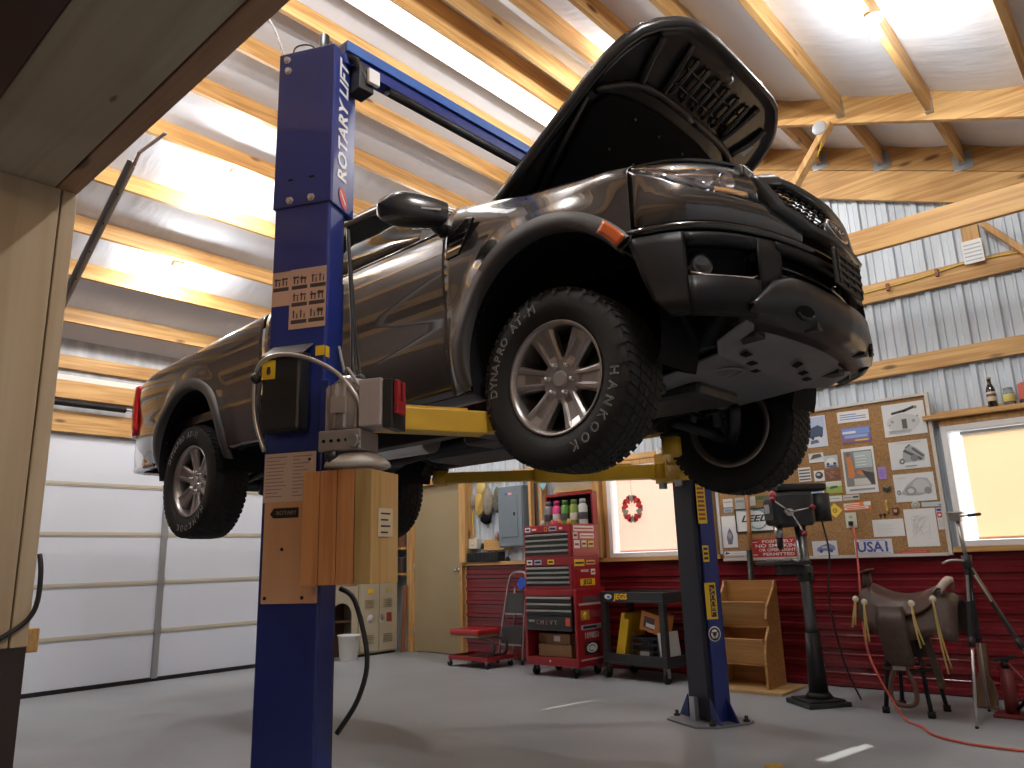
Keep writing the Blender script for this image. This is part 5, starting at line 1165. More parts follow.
# left end of the board
tk = (.03, .28, .32)
ls = card('framed_sign', 'framed white sign reading LEED with a teal ring', 'sign', -3.183, -2.833, 1.284, 1.484, Wp, [('t', 'LEED', .50, .56, .082, 1.42, .35, (.02, .05, .06)), (.3, .74, .15, .18, Lg), (.36, .68, .22, .24, Lg)], 0, th=.006)
qn = frame((-2.975, YB - .0075, 1.39), (1, 0, 0), (0, 0, 1)); MB().tube([qn @ V((.085*math.cos(a), .085*math.sin(a), 0)) for a in [-2.4 + 4.4*k/24 for k in range(25)]], .0045, 6).build('teal_ring', ink(tk), ls)
for a, b in (((-3.19, 1.277), (-2.826, 1.287)), ((-3.19, 1.481), (-2.826, 1.491)), ((-3.19, 1.287), (-3.18, 1.481)), ((-2.836, 1.287), (-2.826, 1.481))): Bx((a[0], YB - .014, a[1]), (b[0], YB, b[1]), 'sign_frame', BLACK, ls)
WH = (.80, .78, .74)
card('smoking_sign', 'red sign with white capitals forbidding smoking and open lights', 'sign', -3.06, -2.57, 1.053, 1.215, (.42, .02, .025), [('t', 'POSITIVELY', .5, .83, .035, 1.62, 0, WH), ('t', 'NO SMOKING', .5, .60, .042, 1.58, 0, WH), ('t', 'OR OPEN LIGHTS', .5, .37, .034, 1.36, 0, WH), ('t', 'PERMITTED', .5, .14, .035, 1.62, 0, WH), (.02, .12, .80, .84, WH), (.88, .98, .80, .84, WH), (.02, .10, .11, .15, WH), (.9, .98, .11, .15, WH)], 0, th=.004)
card('figure_poster', 'tall white poster with a dark engine shape at the left edge', 'poster', -3.335, -3.19, 1.147, 1.435, (.68, .69, .72), [('p', ((.35, .1), (.62, .1), (.74, .35), (.66, .5), (.52, .62), (.38, .5), (.28, .3)), (.14, .14, .20)), ('e', .5, .38, .12, .1, (.3, .3, .36)), (.05, .95, .66, .97, Wp)])
card('small_card', 'small white card with dark text above the left poster', 'card', -3.30, -3.205, 1.516, 1.592, (.60, .62, .60), [(.1, .9, .55, .7, Gp), (.1, .7, .25, .35, Lg)])
card('small_card', 'small blue card just under the white card', 'card', -3.298, -3.215, 1.467, 1.505, (.40, .50, .60), [(.1, .9, .2, .8, (.18, .26, .42))])
card('grey_card', 'grey card left of the wooden pole', 'card', -3.18, -3.086, 1.487, 1.594, (.36, .38, .37), [(.1, .9, .6, .8, (.2, .22, .22))])
card('olive_photo', 'little dark olive photo near the tyre', 'photo', -2.975, -2.882, 1.538, 1.596, (.10, .11, .03), [(.1, .9, .1, .35, (.22, .24, .06))])
card('white_slips', 'white slip right of the wooden pole', 'card', -3.05, -2.983, 1.513, 1.598, (.62, .60, .56), [(.2, .9, .3, .5, Lg)])
card('bumper_stickers', 'white sticker with a black bird at the lower left corner', 'sticker', -3.335, -3.115, 1.075, 1.113, (.70, .70, .68), [('p', ((.04, .2), (.3, .55), (.08, .9)), Kp), (.35, .95, .3, .55, Lg)], 0)
card('bumper_stickers', 'brown and white sticker at the very bottom left corner', 'sticker', -3.33, -3.12, 1.052, 1.071, (.55, .52, .48), [(.05, .9, .3, .7, (.3, .14, .10))], 0)
# ================================================================ THINGS ON THE FLOOR
# lockers against the left wall
t = thing('metal_locker', 'tall beige steel locker with two doors in the far corner', 'locker', (-8.0, 6.24, 0))
Bx((-8.19, 5.945, .03), (-7.912, 6.545, 1.50), 'body', BEIGE, t, .004); Bx((-8.18, 5.96, 0), (-7.93, 6.53, .03), 'plinth', DARKM, t)
for k, y in enumerate((5.955, 6.25)):
    for z0, z1 in ((.05, .86), (.88, 1.49)):
        d = Bx((-7.912, y, z0), (-7.896, y + .285, z1), 'locker_door', BEIGE, t, .003)
        for zz in ((z0 + .10, z1 - .20) if z1 - z0 > .7 else (z1 - .2,)):
            b = MB()
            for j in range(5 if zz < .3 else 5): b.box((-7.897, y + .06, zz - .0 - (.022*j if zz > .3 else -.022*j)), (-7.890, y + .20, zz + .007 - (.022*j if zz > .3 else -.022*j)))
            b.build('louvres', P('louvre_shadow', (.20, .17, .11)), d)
        Bx((-7.898, y + .02, (z0 + z1)/2 - .03 + .25*(z1 > .9 and 0)), (-7.880, y + .045, (z0 + z1)/2 + .03), 'handle', GALV_D, d, .003)
        Bx((-7.8965, y + .10, z1 - .115), (-7.8935, y + .19, z1 - .065), 'sticker', YEL if k == 0 else P('olive_sticker', (.45, .38, .10)), d)
        if z1 < 1: 
            if k == 0: MB().lathe([(0, .002), (.05, .002), (.05, 0)], T(-7.896, y + .15, z0 + .39) @ R(PI/2, 'Y'), 20).build('round_sticker', P('pale_sticker', (.58, .58, .58)), d)
            else: Bx((-7.8965, y + .11, z0 + .34), (-7.8935, y + .19, z0 + .45), 'square_sticker', P('maroon', (.25, .04, .03)), d)
t = thing('arched_cabinet', 'beige cabinet with an arched opening beside the lockers', 'cabinet', (-8.0, 5.68, 0))
arch = [(-.24, 0), (-.15, 0)] + [(-.15*math.cos(PI*k/14), .50 + .15*math.sin(PI*k/14)) for k in range(15)] + [(.15, 0), (.24, 0), (.24, .86), (-.24, .86)]
q = frame((-7.92, 5.69, 0), (0, 1, 0), (0, 0, 1))
vs = [(x, y) for x, y in arch]
b = MB(); n = 15; top = [(-.24 + .48*k/14, .86) for k in range(15)]; inn = [(-.15*math.cos(PI*k/14), .50 + .15*math.sin(PI*k/14)) for k in range(15)]
b.grid([[q @ V((x, y, 0)) for x, y in inn], [q @ V((x, y, 0)) for x, y in top]], 0, False)
for s in (-1, 1): b.grid([[q @ V((s*.15, 0, 0)), q @ V((s*.24, 0, 0))], [q @ V((s*.15, .50, 0)), q @ V((s*.24, .86, 0))]], 0, False)
b.build('front_panel', BEIGE, t, solid=.012); Bx((-8.19, 5.452, 0), (-7.935, 5.47, .86), 'side_panel', BEIGE, t); Bx((-8.19, 5.912, 0), (-7.935, 5.93, .86), 'side_panel', BEIGE, t); Bx((-8.19, 5.452, .86), (-7.91, 5.93, .88), 'top_panel', BEIGE, t); Bx((-8.20, 5.47, 0), (-8.18, 5.912, .86), 'back_panel', P('cab_brown', (.12, .06, .04)), t); Bx((-8.18, 5.47, .42), (-7.95, 5.912, .435), 'inner_shelf', P('cab_brown', (.12, .06, .04)), t)
t = thing('white_bucket', 'white plastic bucket in front of the arched cabinet', 'bucket', (-7.78, 5.70, .001))
MB().lathe([(0, 0), (.10, 0), (.105, .005), (.128, .27), (.136, .275), (.136, .29), (.125, .29), (.10, .01), (0, .01)], None, 28).build('pail', P('bucket_white', (.72, .72, .70), .4), t, world=False)
MB().tube([(.13*math.cos(a), .02, .27 + .13*math.sin(a)*-.9) for a in [PI*k/14 for k in range(15)]], .004, 6).build('bail', STEEL, t, world=False)
# mechanic's creeper seat
t = thing('creeper_seat', 'low red rolling mechanic stool beside the step ladder', 'stool', (-5.99, 6.25, 0))
Bx((-6.33, 5.97, .325), (-5.89, 6.33, .385), 'seat_pad', P('red_vinyl', (.38, .02, .02), .35, coat=.2), t, .02); Bx((-6.31, 5.99, .30), (-5.91, 6.31, .324), 'seat_board', P('tan_board', (.45, .30, .16)), t)
for y in (6.05, 6.25): MB().tube([(-6.16, y, .295), (-5.91, y, .29), (-5.77, y, .27), (-5.73, y, .20), (-5.77, y, .13), (-5.89, y, .11), (-5.99, y, .105)], .014, 8, sub=4).build('spring_frame', BLACK, t)
Bx((-6.33, 5.95, .085), (-5.75, 6.35, .10), 'tray', REDMETAL, t, .004)
for a, b in (((-6.31, 5.94, .075), (-5.73, 5.96, .115)), ((-6.31, 6.34, .075), (-5.73, 6.36, .115)), ((-6.31, 5.96, .075), (-6.33, 6.34, .115)), ((-5.75, 5.96, .075), (-5.73, 6.34, .115))): Bx(a, b, 'tray_rim', REDPAINT, t)
for x in (-6.32, -5.76):
    for y in (5.97, 6.33):
        c = MB().cyl((x, y - .012, .03), (x, y + .012, .03), .03, n=18).build('caster', DARKM, t); Bx((x - .012, y - .016, .045), (x + .012, y + .016, .075), 'caster_fork', STEEL, c)
# folded step ladder
t = thing('step_ladder', 'folded silver step ladder with dark treads against the red wainscot', 'ladder', (-5.85, 6.5, 0))
MB().tube([(-6.01, 6.40, .012), (-5.96, 6.46, .5), (-5.915, 6.515, .86), (-5.89, 6.54, .94), (-5.82, 6.545, .965), (-5.70, 6.54, .955), (-5.66, 6.515, .86), (-5.655, 6.46, .5), (-5.65, 6.40, .012)], .013, 8, sub=4).build('front_frame', ALU, t)
MB().tube([(-5.96, 6.60, .012), (-5.92, 6.60, .5), (-5.90, 6.59, .8)], .011, 8).tube([(-5.68, 6.60, .012), (-5.68, 6.60, .5), (-5.68, 6.59, .8)], .011, 8).build('rear_frame', ALU, t)
for z0, z1, y in ((.20, .40, 6.44), (.52, .74, 6.475)):
    x = -5.985 + .11*z0; p = MB().add([(x, y - .02, z0), (-5.662, y - .02, z0), (-5.668, y + .015, z1), (x + .03, y + .015, z1), (x, y - .035, z0), (-5.662, y - .035, z0), (-5.668, y, z1), (x + .03, y, z1)], [(0,1,2,3),(7,6,5,4),(0,4,5,1),(1,5,6,2),(2,6,7,3),(3,7,4,0)]).build('tread', DUSTBLACK, t, .003)
    MB().bar((x, y - .036, z0), (-5.66, y - .036, z0), .012, .016).build('tread_edge', ALU, p)
MB().cyl((-6.01, 6.40, 0), (-6.01, 6.40, .05), .019, n=12).build('foot', BLACK, t); MB().cyl((-5.65, 6.40, 0), (-5.65, 6.40, .05), .019, n=12).build('foot', BLACK, t)
o = MB().prism([(-.075, -.04), (.05, -.06), (.085, .01), (.03, .065), (-.06, .045)], 0, .02, frame((-5.70, 6.50, .84), (.8, -.1, .6), (-.6, 0, .8))).build('blue_rag', P('cloth_blue', (.03, .12, .62), .6), None, .006); tag(o, 'bright blue cloth hung on the top of the step ladder', 'cloth')
# tool cabinet, two chests, open lid
DRK = mat('drawer_black', (.020, .022, .022), .35, coat=.2); PULL = mat('drawer_pull', (.50, .50, .46), .35, .6)
X0, X1, Y0, Y1 = -5.16, -4.51, 5.90, 6.38
def drawers(par, x0, x1, yf, zs, n=None):
    for z0, z1 in zs:
        d = Bx((x0, yf - .006, z0), (x1, yf + .012, z1), 'drawer', DRK, par, .002)
        MB().add([(x0, yf - .006, z1 - .004), (x1, yf - .006, z1 - .004), (x1, yf - .020, z1 - .010), (x0, yf - .020, z1 - .010), (x0, yf - .006, z1 - .024), (x1, yf - .006, z1 - .024), (x1, yf - .018, z1 - .022), (x0, yf - .018, z1 - .022)], [(0,1,2,3),(7,6,5,4),(3,2,6,7),(0,3,7,4),(1,5,6,2)]).build('drawer_pull', PULL, d)
t = thing('tool_cabinet', 'lower red rolling tool cabinet with an open bottom bay', 'tool cabinet', (-4.84, 6.14, 0))
b = MB(); b.box((X0, Y0, .10), (X0 + .03, Y1, .80)).box((X1 - .03, Y0, .10), (X1, Y1, .80)).box((X0 + .03, Y1 - .02, .10), (X1 - .03, Y1, .80)).box((X0 + .03, Y0, .745), (X1 - .03, Y1 - .02, .80)).box((X0 + .03, Y0, .10), (X1 - .03, Y1 - .02, .175)).box((X0 + .03, Y0 + .03, .43), (X1 - .03, Y1 - .02, .44))
b.build('carcass', REDPAINT, t, .004)
drawers(t, X0 + .035, X1 - .055, Y0, ((.685, .74), (.625, .68), (.565, .62)))
drw = Bx((X0 + .035, Y0 - .008, .435), (X1 - .055, Y0 + .012, .56), 'deep_drawer', DRK, t, .003)
Bx((X0 + .032, Y0 - .022, .425), (X1 - .05, Y0 - .0085, .445), 'drawer_lip', DUSTBLACK, drw)
for i, ch in enumerate('CHEVY'): MB().text(ch, .062, T(-4.985 + .056*i, Y0 - .0090, .497) @ R(PI/2, 'X'), .0006).build('drawer_lettering', (P('letter_red', (.45, .14, .12)), P('letter_pale', (.45, .40, .38)))[i in (1, 3, 4)], drw)
Bx((-5.10, Y0 - .0093, .50), (-5.025, Y0 - .0081, .52), 'drawer_sticker', GREYS, drw); Bx((-4.64, Y0 - .0093, .47), (-4.585, Y0 - .0081, .545), 'drawer_sticker', P('sticker_orange', (.60, .10, .04)), drw)
Bx((X0 + .0, Y0 + .0, .80), (X1, Y1, .812), 'top_tray', REDPAINT, t, .002)
for x in (X0 + .08, X1 - .09):
    for y in (Y0 + .06, Y1 - .07):
        c = MB().cyl((x - .014, y, .045), (x + .014, y, .045), .045, n=20).build('caster', DARKM, t); MB().box((x - .022, y - .02, .05), (x - .017, y + .02, .10)).box((x + .017, y - .02, .05), (x + .022, y + .02, .10)).box((x - .03, y - .03, .095), (x + .03, y + .03, .10)).build('caster_fork', STEEL, c)
xs_ = X1
def side_st(z0, z1, y0, y1, m, par, name='side_sticker', e=0.): return Bx((xs_ + .0004 + e, y0, z0), (xs_ + .0016 + e, y1, z1), name, m, par)
side_st(.655, .675, Y0 + .04, Y1 - .06, P('pale_strip', (.45, .40, .38)), t); side_st(.68, .735, Y0 + .10, Y1 - .12, P('dk_strip', (.12, .06, .07)), t)
s = side_st(.52, .61, Y0 + .06, Y0 + .20, P('gold_sticker', (.40, .24, .04)), t); MB().lathe([(0, .0005), (.03, .0005), (.03, 0)], T(xs_ + .0017, Y0 + .13, .565) @ R(PI/2, 'Y'), 18).build('sticker_centre', YEL, s); side_st(.54, .60, Y0 + .22, Y0 + .38, P('maroon2', (.28, .05, .07)), t)
s = side_st(.43, .475, Y0 + .06, Y0 + .38, P('lilac_sticker', (.38, .36, .46)), t); side_st(.44, .465, Y0 + .09, Y0 + .30, INK, s, 'sticker_print', .0012)
b = MB().text('109850', .075, T(xs_ + .0012, Y0 + .22, .375) @ R(PI/2, 'Z') @ R(PI/2, 'X'), .0005, xs=1.05, off=.002); b.build('side_lettering', P('letter_white', (.50, .46, .44)), t)
s = side_st(.205, .32, Y0 + .10, Y0 + .34, INK, t); MB().prism([(.085*math.cos(a), .042*math.sin(a)) for a in [2*PI*k/28 for k in range(28)]], 0, .0006, T(xs_ + .0018, Y0 + .22, .262) @ R(PI/2, 'Z') @ R(PI/2, 'X')).build('sticker_oval', WHT, s); MB().tube([(xs_ + .0028, Y0 + .22 + .06*math.cos(a), .262 + .026*math.sin(a)) for a in [.4 + 4.6*k/16 for k in range(17)]], .004, 5).build('oval_swoosh', INK, s)
side_st(.155, .17, Y0 + .04, Y1 - .06, P('pale_strip', (.45, .40, .38)), t)
Bx((-4.86, Y0 - .0015, .185 - .05), (-4.845, Y0 - .0003, .155), 'front_mark', WHT, t)
# cardboard boxes in the open bay
for nm, lab, lo, hi in (('cardboard_box', 'long cardboard box at the bottom of the red cabinet bay', (-5.07, 5.99, .176), (-4.66, 6.24, .29)), ('cardboard_box', 'smaller cardboard box on top, white label, in the red cabinet', (-4.98, 6.0, .2905), (-4.68, 6.22, .385)), ('cardboard_box', 'narrow cardboard box at the left of the red cabinet bay', (-5.115, 6.05, .2905), (-4.995, 6.22, .38))):
    o = Bx(lo, hi, nm, CARD, None, .003); tag(o, lab, 'box', 'cardboard boxes in the red cabinet')
    Bx((lo[0], (lo[1] + hi[1])/2 - .02, hi[2] + .0003), (hi[0], (lo[1] + hi[1])/2 + .02, hi[2] + .0008), 'packing_tape', P('tape_tan', (.50, .38, .22), .3), o)
    if 'label' in lab: Bx((-4.88, 5.9985, .315), (-4.80, 5.9997, .365), 'box_label', WHT, o)
def chest(name, label, z0, z1, nd, top, stick, par=None):
    t = thing(name, label, 'tool chest', (-4.83, 6.12, z0))
    x0, x1, y1 = -5.145, -4.525, 6.33
    b = MB(); b.box((x0, Y0 + .01, z0), (x0 + .02, y1, z1)).box((x1 - .02, Y0 + .01, z0), (x1, y1, z1)).box((x0 + .02, y1 - .015, z0), (x1 - .02, y1, z1)).box((x0 + .02, Y0 + .01, z1 - .075), (x1 - .02, y1 - .015, z1)).box((x0 + .02, Y0 + .01, z0), (x1 - .02, y1 - .015, z0 + .025))
    b.build('carcass', REDPAINT, t, .004)
    h = (z1 - .08 - z0 - .03)/nd
    drawers(t, x0 + .028, x1 - .055, Y0 + .012, [(z0 + .030 + h*k, z0 + .027 + h*(k + 1)) for k in range(nd)])
    Bx((x1 - .053, Y0 + .002, z0 + .02), (x1 - .02, Y0 + .0095, z1 - .07), 'front_stile', REDPAINT, t)
    for u0, u1, m in stick:
        s = Bx((x0 + u0, Y0 + .0078, z1 - .062), (x0 + u1, Y0 + .0095, z1 - .016), 'front_sticker', m, t); Bx((x0 + u0 + .012, Y0 + .0068, z1 - .048), (x0 + u1 - .012, Y0 + .0078, z1 - .030), 'sticker_print', INK if m != REDS else WHT, s)
    return t, x1
tm, xs_ = chest('tool_chest', 'middle red tool chest with four drawers on the rolling cabinet', .813, 1.105, 4, False, ((.03, .10, WHT), (.13, .22, P('pale_blue', (.42, .50, .62))), (.30, .38, YEL)))
tt, xs_ = chest('tool_chest', 'upper red tool chest with four drawers and its lid open', 1.106, 1.425, 4, True, ((.02, .09, WHT), (.10, .18, REDS), (.27, .31, P('sticker_org2', (.62, .2, .05))), (.33, .43, P('lilac2', (.42, .36, .46))), (.45, .51, REDS)))
# stickers on the lit side of the chests
for z0, z1, y0, y1, m, par in ((1.355, 1.405, .03, .36, WHT, tt), (1.28, 1.345, .02, .09, P('pinkish', (.70, .55, .55)), tt), (1.285, 1.33, .13, .36, WHT, tt), (1.19, 1.265, .03, .12, WHT, tt), (1.20, 1.265, .15, .23, P('cream_st', (.72, .66, .50)), tt), (1.20, 1.26, .26, .35, P('yelst', (.75, .55, .15)), tt), (1.02, 1.085, .02, .18, YEL, tm), (1.03, 1.075, .21, .36, P('orange_st', (.70, .35, .15)), tm), (.965, .985, .12, .24, WHT, tm), (.935, .99, .28, .35, WHT, tm)):
    s = side_st(z0, z1, Y0 + y0, Y0 + y1, m, par); side_st(z0 + (z1 - z0)*.35, z0 + (z1 - z0)*.62, Y0 + y0 + .012, Y0 + y1 - .012, P('print_red', (.35, .05, .05)) if m == WHT else INK, s, 'sticker_print', .0013)
s = side_st(.835, .90, Y0 + .10, Y0 + .34, YEL, tm); MB().text('JEGS', .062, T(xs_ + .0022, Y0 + .22, .867) @ R(PI/2, 'Z') @ R(PI/2, 'X'), .0005, xs=1.15, off=.002).build('sticker_lettering', INK, s)
ld = Bx((-5.145, 6.335, 1.425), (-4.525, 6.35, 1.76), 'lid', REDPAINT, tt, .004)
for a, b in (((-5.145, 6.27, 1.735), (-4.525, 6.335, 1.76)), ((-5.145, 6.27, 1.43), (-5.125, 6.335, 1.735)), ((-4.545, 6.27, 1.43), (-4.525, 6.335, 1.735))): Bx(a, b, 'lid_rim', REDPAINT, ld)
Bx((-5.124, 6.3335, 1.44), (-4.546, 6.3345, 1.73), 'lid_lining', BLACKM, ld)
cols = (('spray_can', 'grey spray can at the left inside the open lid', (.22, .22, .24)), ('spray_can', 'bright pink spray can inside the open lid', (.75, .06, .26)), ('spray_can', 'dark green can next to the pink one', (.10, .30, .05)), ('spray_can', 'olive green can in the open lid, second from right', (.20, .32, .06)), ('spray_can', 'white can at the right inside the open lid', (.62, .66, .66)))
for i, (nm, lab, c) in enumerate(cols):
    t = thing(nm, lab, 'can', (-5.06 + .112*i, 6.22, 1.4255), 0, 'cans in the red tool chest')
    MB().lathe([(0, 0), (.044, 0), (.046, .004), (.046, .185), (.036, .205), (.018, .212), (0, .212)], None, 20).build('can_body', P('can_%d' % i, c, .35), t, world=False); MB().lathe([(0, .213), (.032, .213), (.032, .25), (.028, .256), (0, .256)], None, 18).build('can_cap', P('cap_%d' % i, tuple(min(1, v*.7 + .02) for v in c), .4), t, world=False); MB().lathe([(.0462, .05), (.0466, .051), (.0466, .12), (.0462, .121)], None, 20).build('can_label', P('canlab_%d' % (i % 2), (.62, .60, .55) if i % 2 else (.05, .05, .06)), t, world=False)
for i, (x, c) in enumerate(((-4.98, (.55, .52, .50)), (-4.87, (.60, .12, .04)), (-4.76, (.55, .15, .04)), (-4.66, (.60, .40, .06)))):
    o = MB().lathe([(0, 0), (.022, 0), (.022, .035), (.015, .042), (.015, .055), (0, .055)], T(x, 6.02 + .02*(i % 2), 1.4255), 16).build('small_bottle', P('sb_%d' % i, c, .4), None); tag(o, ('little pale bottle', 'small red bottle', 'small orange bottle', 'small yellow bottle')[i] + ' on top of the upper red chest', 'bottle', 'small bottles on the red chest')
# utility cart
t = thing('utility_cart', 'black two-shelf utility cart with a yellow sticker', 'cart', (-4.0, 6.30, 0), math.radians(-6))
def lb(lo, hi, name, m, par, bevel=.004): return MB().box(lo, hi).build(name, m, par, bevel, world=False)
CB = mat('cart_black', (.022, .024, .026), .5)
w, dp = .37, .22
for z in (.13, .68):
    sh = lb((-w, -dp, z), (w, dp, z + .02), 'shelf', CB, t)
    for lo, hi in (((-w, -dp, z + .02), (w, -dp + .02, z + .095)), ((-w, dp - .02, z + .02), (w, dp, z + .095)), ((-w, -dp + .02, z + .02), (-w + .02, dp - .02, z + .095)), ((w - .02, -dp + .02, z + .02), (w, dp - .02, z + .095))): lb(lo, hi, 'shelf_rim', CB, sh)
for x in (-w + .03, w - .03):
    for y in (-dp + .03, dp - .03):
        lb((x - .028, y - .028, .225), (x + .028, y + .028, .68), 'post', CB, t)
        c = MB().cyl((x - .014, y, .052), (x + .014, y, .052), .052, n=20).build('caster', DARKM, t, world=False); MB().box((x - .022, y - .02, .05), (x - .016, y + .02, .13)).box((x + .016, y - .02, .05), (x + .022, y + .02, .13)).build('caster_fork', STEEL, c, world=False)
s = lb((-.33, -dp - .0015, .70), (-.02, -dp - .0003, .765), 'brand_sticker', mat('sticker_navy', (.01, .014, .03), .4), t, 0)
MB().text('JEGS', .072, T(-.115, -dp - .0022, .731) @ R(PI/2, 'X'), .0006, xs=1.12, off=.003, shear=.1).build('sticker_lettering', YEL, s, world=False)
MB().prism([(.045*math.cos(a), .024*math.sin(a)) for a in [2*PI*k/24 for k in range(24)]], 0, .0008, T(-.265, -dp - .0018, .732) @ R(PI/2, 'X')).build('sticker_oval', WHT, s, world=False)
MB().prism([(.020*math.cos(a), .011*math.sin(a)) for a in [2*PI*k/18 for k in range(18)]], 0, .0006, T(-.258, -dp - .0028, .728) @ R(PI/2, 'X')).build('oval_mark', BLUS, s, world=False)
CM = Matrix.Translation((-4.0, 6.30, 0)) @ R(math.radians(-6), 'Z')
def inc(nm, lab, cat, lo, hi, m, tilt=0., piv=None, bevel=.003, group=None):
    Mx = CM @ T(*(piv or (0, 0, 0))) @ R(math.radians(tilt), 'Y')
    o = MB().box(lo, hi, 0, Mx).build(nm, m, None, bevel); tag(o, lab, cat, group); return o, Mx
o, Mx = inc('plastic_tray', 'yellow tray leaning inside the black cart', 'tray', (-.02, -.15, .0), (.02, .12, .44), P('panel_yellow', (.78, .50, .02), .45), 14, (-.26, 0, .152)); MB().box((.021, -.15, .0), (.075, -.13, .40), 0, Mx).box((.021, .10, .0), (.075, .12, .40), 0, Mx).build('tray_flange', P('panel_yellow', (.78, .50, .02), .45), o)
t = thing('black_crate', 'black plastic crate on the lower shelf of the cart', 'crate', tuple(CM @ V((.07, 0, .151))), math.radians(-6))
lb((-.15, -.13, 0), (.15, .13, .012), 'crate_base', BLACK, t)
for z in (.03, .09, .15, .20):
    MB().box((-.15, -.13, z), (.15, -.12, z + .022)).box((-.15, .12, z), (.15, .13, z + .022)).box((-.15, -.12, z), (-.14, .12, z + .022)).box((.14, -.12, z), (.15, .12, z + .022)).build('crate_rail', BLACK, t, world=False)
for x in (-.145, -.05, .05, .145):
    for y in (-.125, .125): lb((x - .008, y - .006, .012), (x + .008, y + .006, .222), 'crate_slat', BLACK, t, 0)
lb((-.06, -.134, .03), (.04, -.131, .10), 'crate_tag', P('tag_grey', (.35, .34, .33)), t, 0)
o, Mx = inc('charger_box', 'grey boxed gadget standing in the black crate', 'box', (-.07, -.08, .165), (.05, .06, .355), P('gadget', (.05, .055, .06)), 0, (.07, 0, 0))
o, Mx = inc('orange_box', 'orange carton tilted on top of the black crate', 'box', (-.12, -.12, 0), (.10, .08, .17), mottle(mat('orange_card', (.62, .24, .06), .6), (5, 5, 5), .15), 14, (.12, 0, .418)); b = MB().box((-.08, -.1215, .03), (.04, -.1203, .13), 0, Mx).build('carton_label', P('carton_dk', (.10, .06, .06)), o); MB().box((-.05, -.1225, .04), (.05, -.1216, .075), 0, Mx).build('carton_print', WHT, o)
o, Mx = inc('white_folder', 'white flat carton upright at the right of the cart', 'folder', (-.015, -.16, 0), (.02, .10, .27), P('carton_white', (.68, .68, .66)), -5, (.275, 0, .152))
o = MB().sphere((0, 0, 0), .042, sc=(1, 1, .8), M=CM @ T(-.125, -.148, .186)).build('white_pouch', P('pouch', (.58, .64, .70)), None); tag(o, 'pale crumpled pouch at the foot of the yellow tray', 'pouch')
# wooden display rack
t = thing('wooden_rack', 'golden wooden rack with two sloping pockets on the floor', 'rack', (-3.020, 6.3, 0))
Bx((-3.300, 6.02, .0), (-2.640, 6.52, .022), 'base_board', wood('base_pine', (.68, .48, .24), (.55, .36, .15), 'x'), t, .003)
Bx((-3.250, 6.46, .023), (-2.790, 6.48, .86), 'back_panel', OAK, t, .002)
side = [(6.12, .023), (6.455, .023), (6.455, .86), (6.43, .86), (6.40, .80), (6.24, .66), (6.20, .56), (6.24, .50), (6.16, .40), (6.12, .28)]
for x in (-3.265, -2.805): MB().prism([(y, z) for y, z in side], 0, .02, Matrix(((0,0,1,x),(1,0,0,0),(0,1,0,0),(0,0,0,1)))).build('side_panel', OAK, t, .002)
for z0, y0 in ((.49, 6.22), (.20, 6.13)):
    MB().add([(-3.245, y0, z0 + .20), (-2.806, y0, z0 + .20), (-2.806, y0 + .016, z0 + .205), (-3.245, y0 + .016, z0 + .205), (-3.245, y0 + .09, z0), (-2.806, y0 + .09, z0), (-2.806, y0 + .106, z0 + .006), (-3.245, y0 + .106, z0 + .006)], [(0,1,2,3),(7,6,5,4),(0,4,5,1),(1,5,6,2),(2,6,7,3),(3,7,4,0)]).build('pocket_front', wood('oak_pale', (.66, .40, .15), (.52, .28, .09), 'x', .4, False), t, .002)
    Bx((-3.245, y0 + .09, z0 - .014), (-2.806, 6.455, z0 - .002), 'pocket_shelf', OAK, t)
# pole in the corner
t = thing('wooden_pole', 'brown wooden pole with a dark lower sleeve against the cork board', 'pole', (-3.05, 6.6, 0))
MB().cyl((-3.055, 6.58, .80), (-3.03, 6.62, 1.72), .019, n=14).build('shaft', wood('pole_wood', (.36, .16, .06), (.25, .10, .03), 'z'), t); MB().cyl((-3.075, 6.545, .0), (-3.053, 6.583, 1.12), .024, n=14).build('sleeve', BLACK, t)
# drill press
t = thing('drill_press', 'floor-standing drill press with red-knobbed feed handles', 'drill press', (-2.29, 5.86, 0))
DM = Matrix.Translation((-2.29, 5.86, 0)) @ R(math.radians(-38), 'Z') @ Matrix.Diagonal((.90, .90, .965, 1))     # local -y is the front
DP = mottle(mat('drill_grey', (.035, .038, .04), .45, .2), (8, 8, 8), .3)
b = MB(); b.box((-.18, -.20, 0), (.18, .17, .035), 0, DM).box((-.15, -.17, .035), (.15, .14, .05), 0, DM); b.build('base', DP, t, .008)
b = MB(); b.cyl(DM @ V((0, 0, .05)), DM @ V((0, 0, .09)), .10, .075, 24); b.cyl(DM @ V((0, 0, .09)), DM @ V((0, 0, .52)), .068, .050, 24); b.build('column_foot', DARKM, t)
MB().cyl(DM @ V((0, 0, .52)), DM @ V((0, 0, 1.36)), .042, n=24).build('column', mat('drill_column', (.20, .20, .20), .35, .8), t)
b = MB(); b.cyl(DM @ V((0, 0, .90)), DM @ V((0, 0, 1.02)), .062, n=22).box((-.045, -.24, .955), (.045, -.03, 1.03), 0, DM); b.build('table_bracket', DP, t, .006)
tb = MB(); tb.box((-.17, -.36, 1.032), (.17, -.03, 1.062), 0, DM); tb = tb.build('table', DP, t, .006); MB().box((-.15, -.26, 1.063), (.17, -.13, 1.085), 0, DM).build('vise', STEEL, tb, .004); MB().tube([DM @ V((.17, -.2, 1.07)), DM @ V((.26, -.2, 1.06))], .008, 8).build('vise_handle', STEEL, tb)
MB().tube([DM @ V((.06, .0, .96)), DM @ V((.12, -.02, .96)), DM @ V((.13, -.03, .88))], .009, 8).build('table_crank', DARKM, t)
h = MB(); rows = []
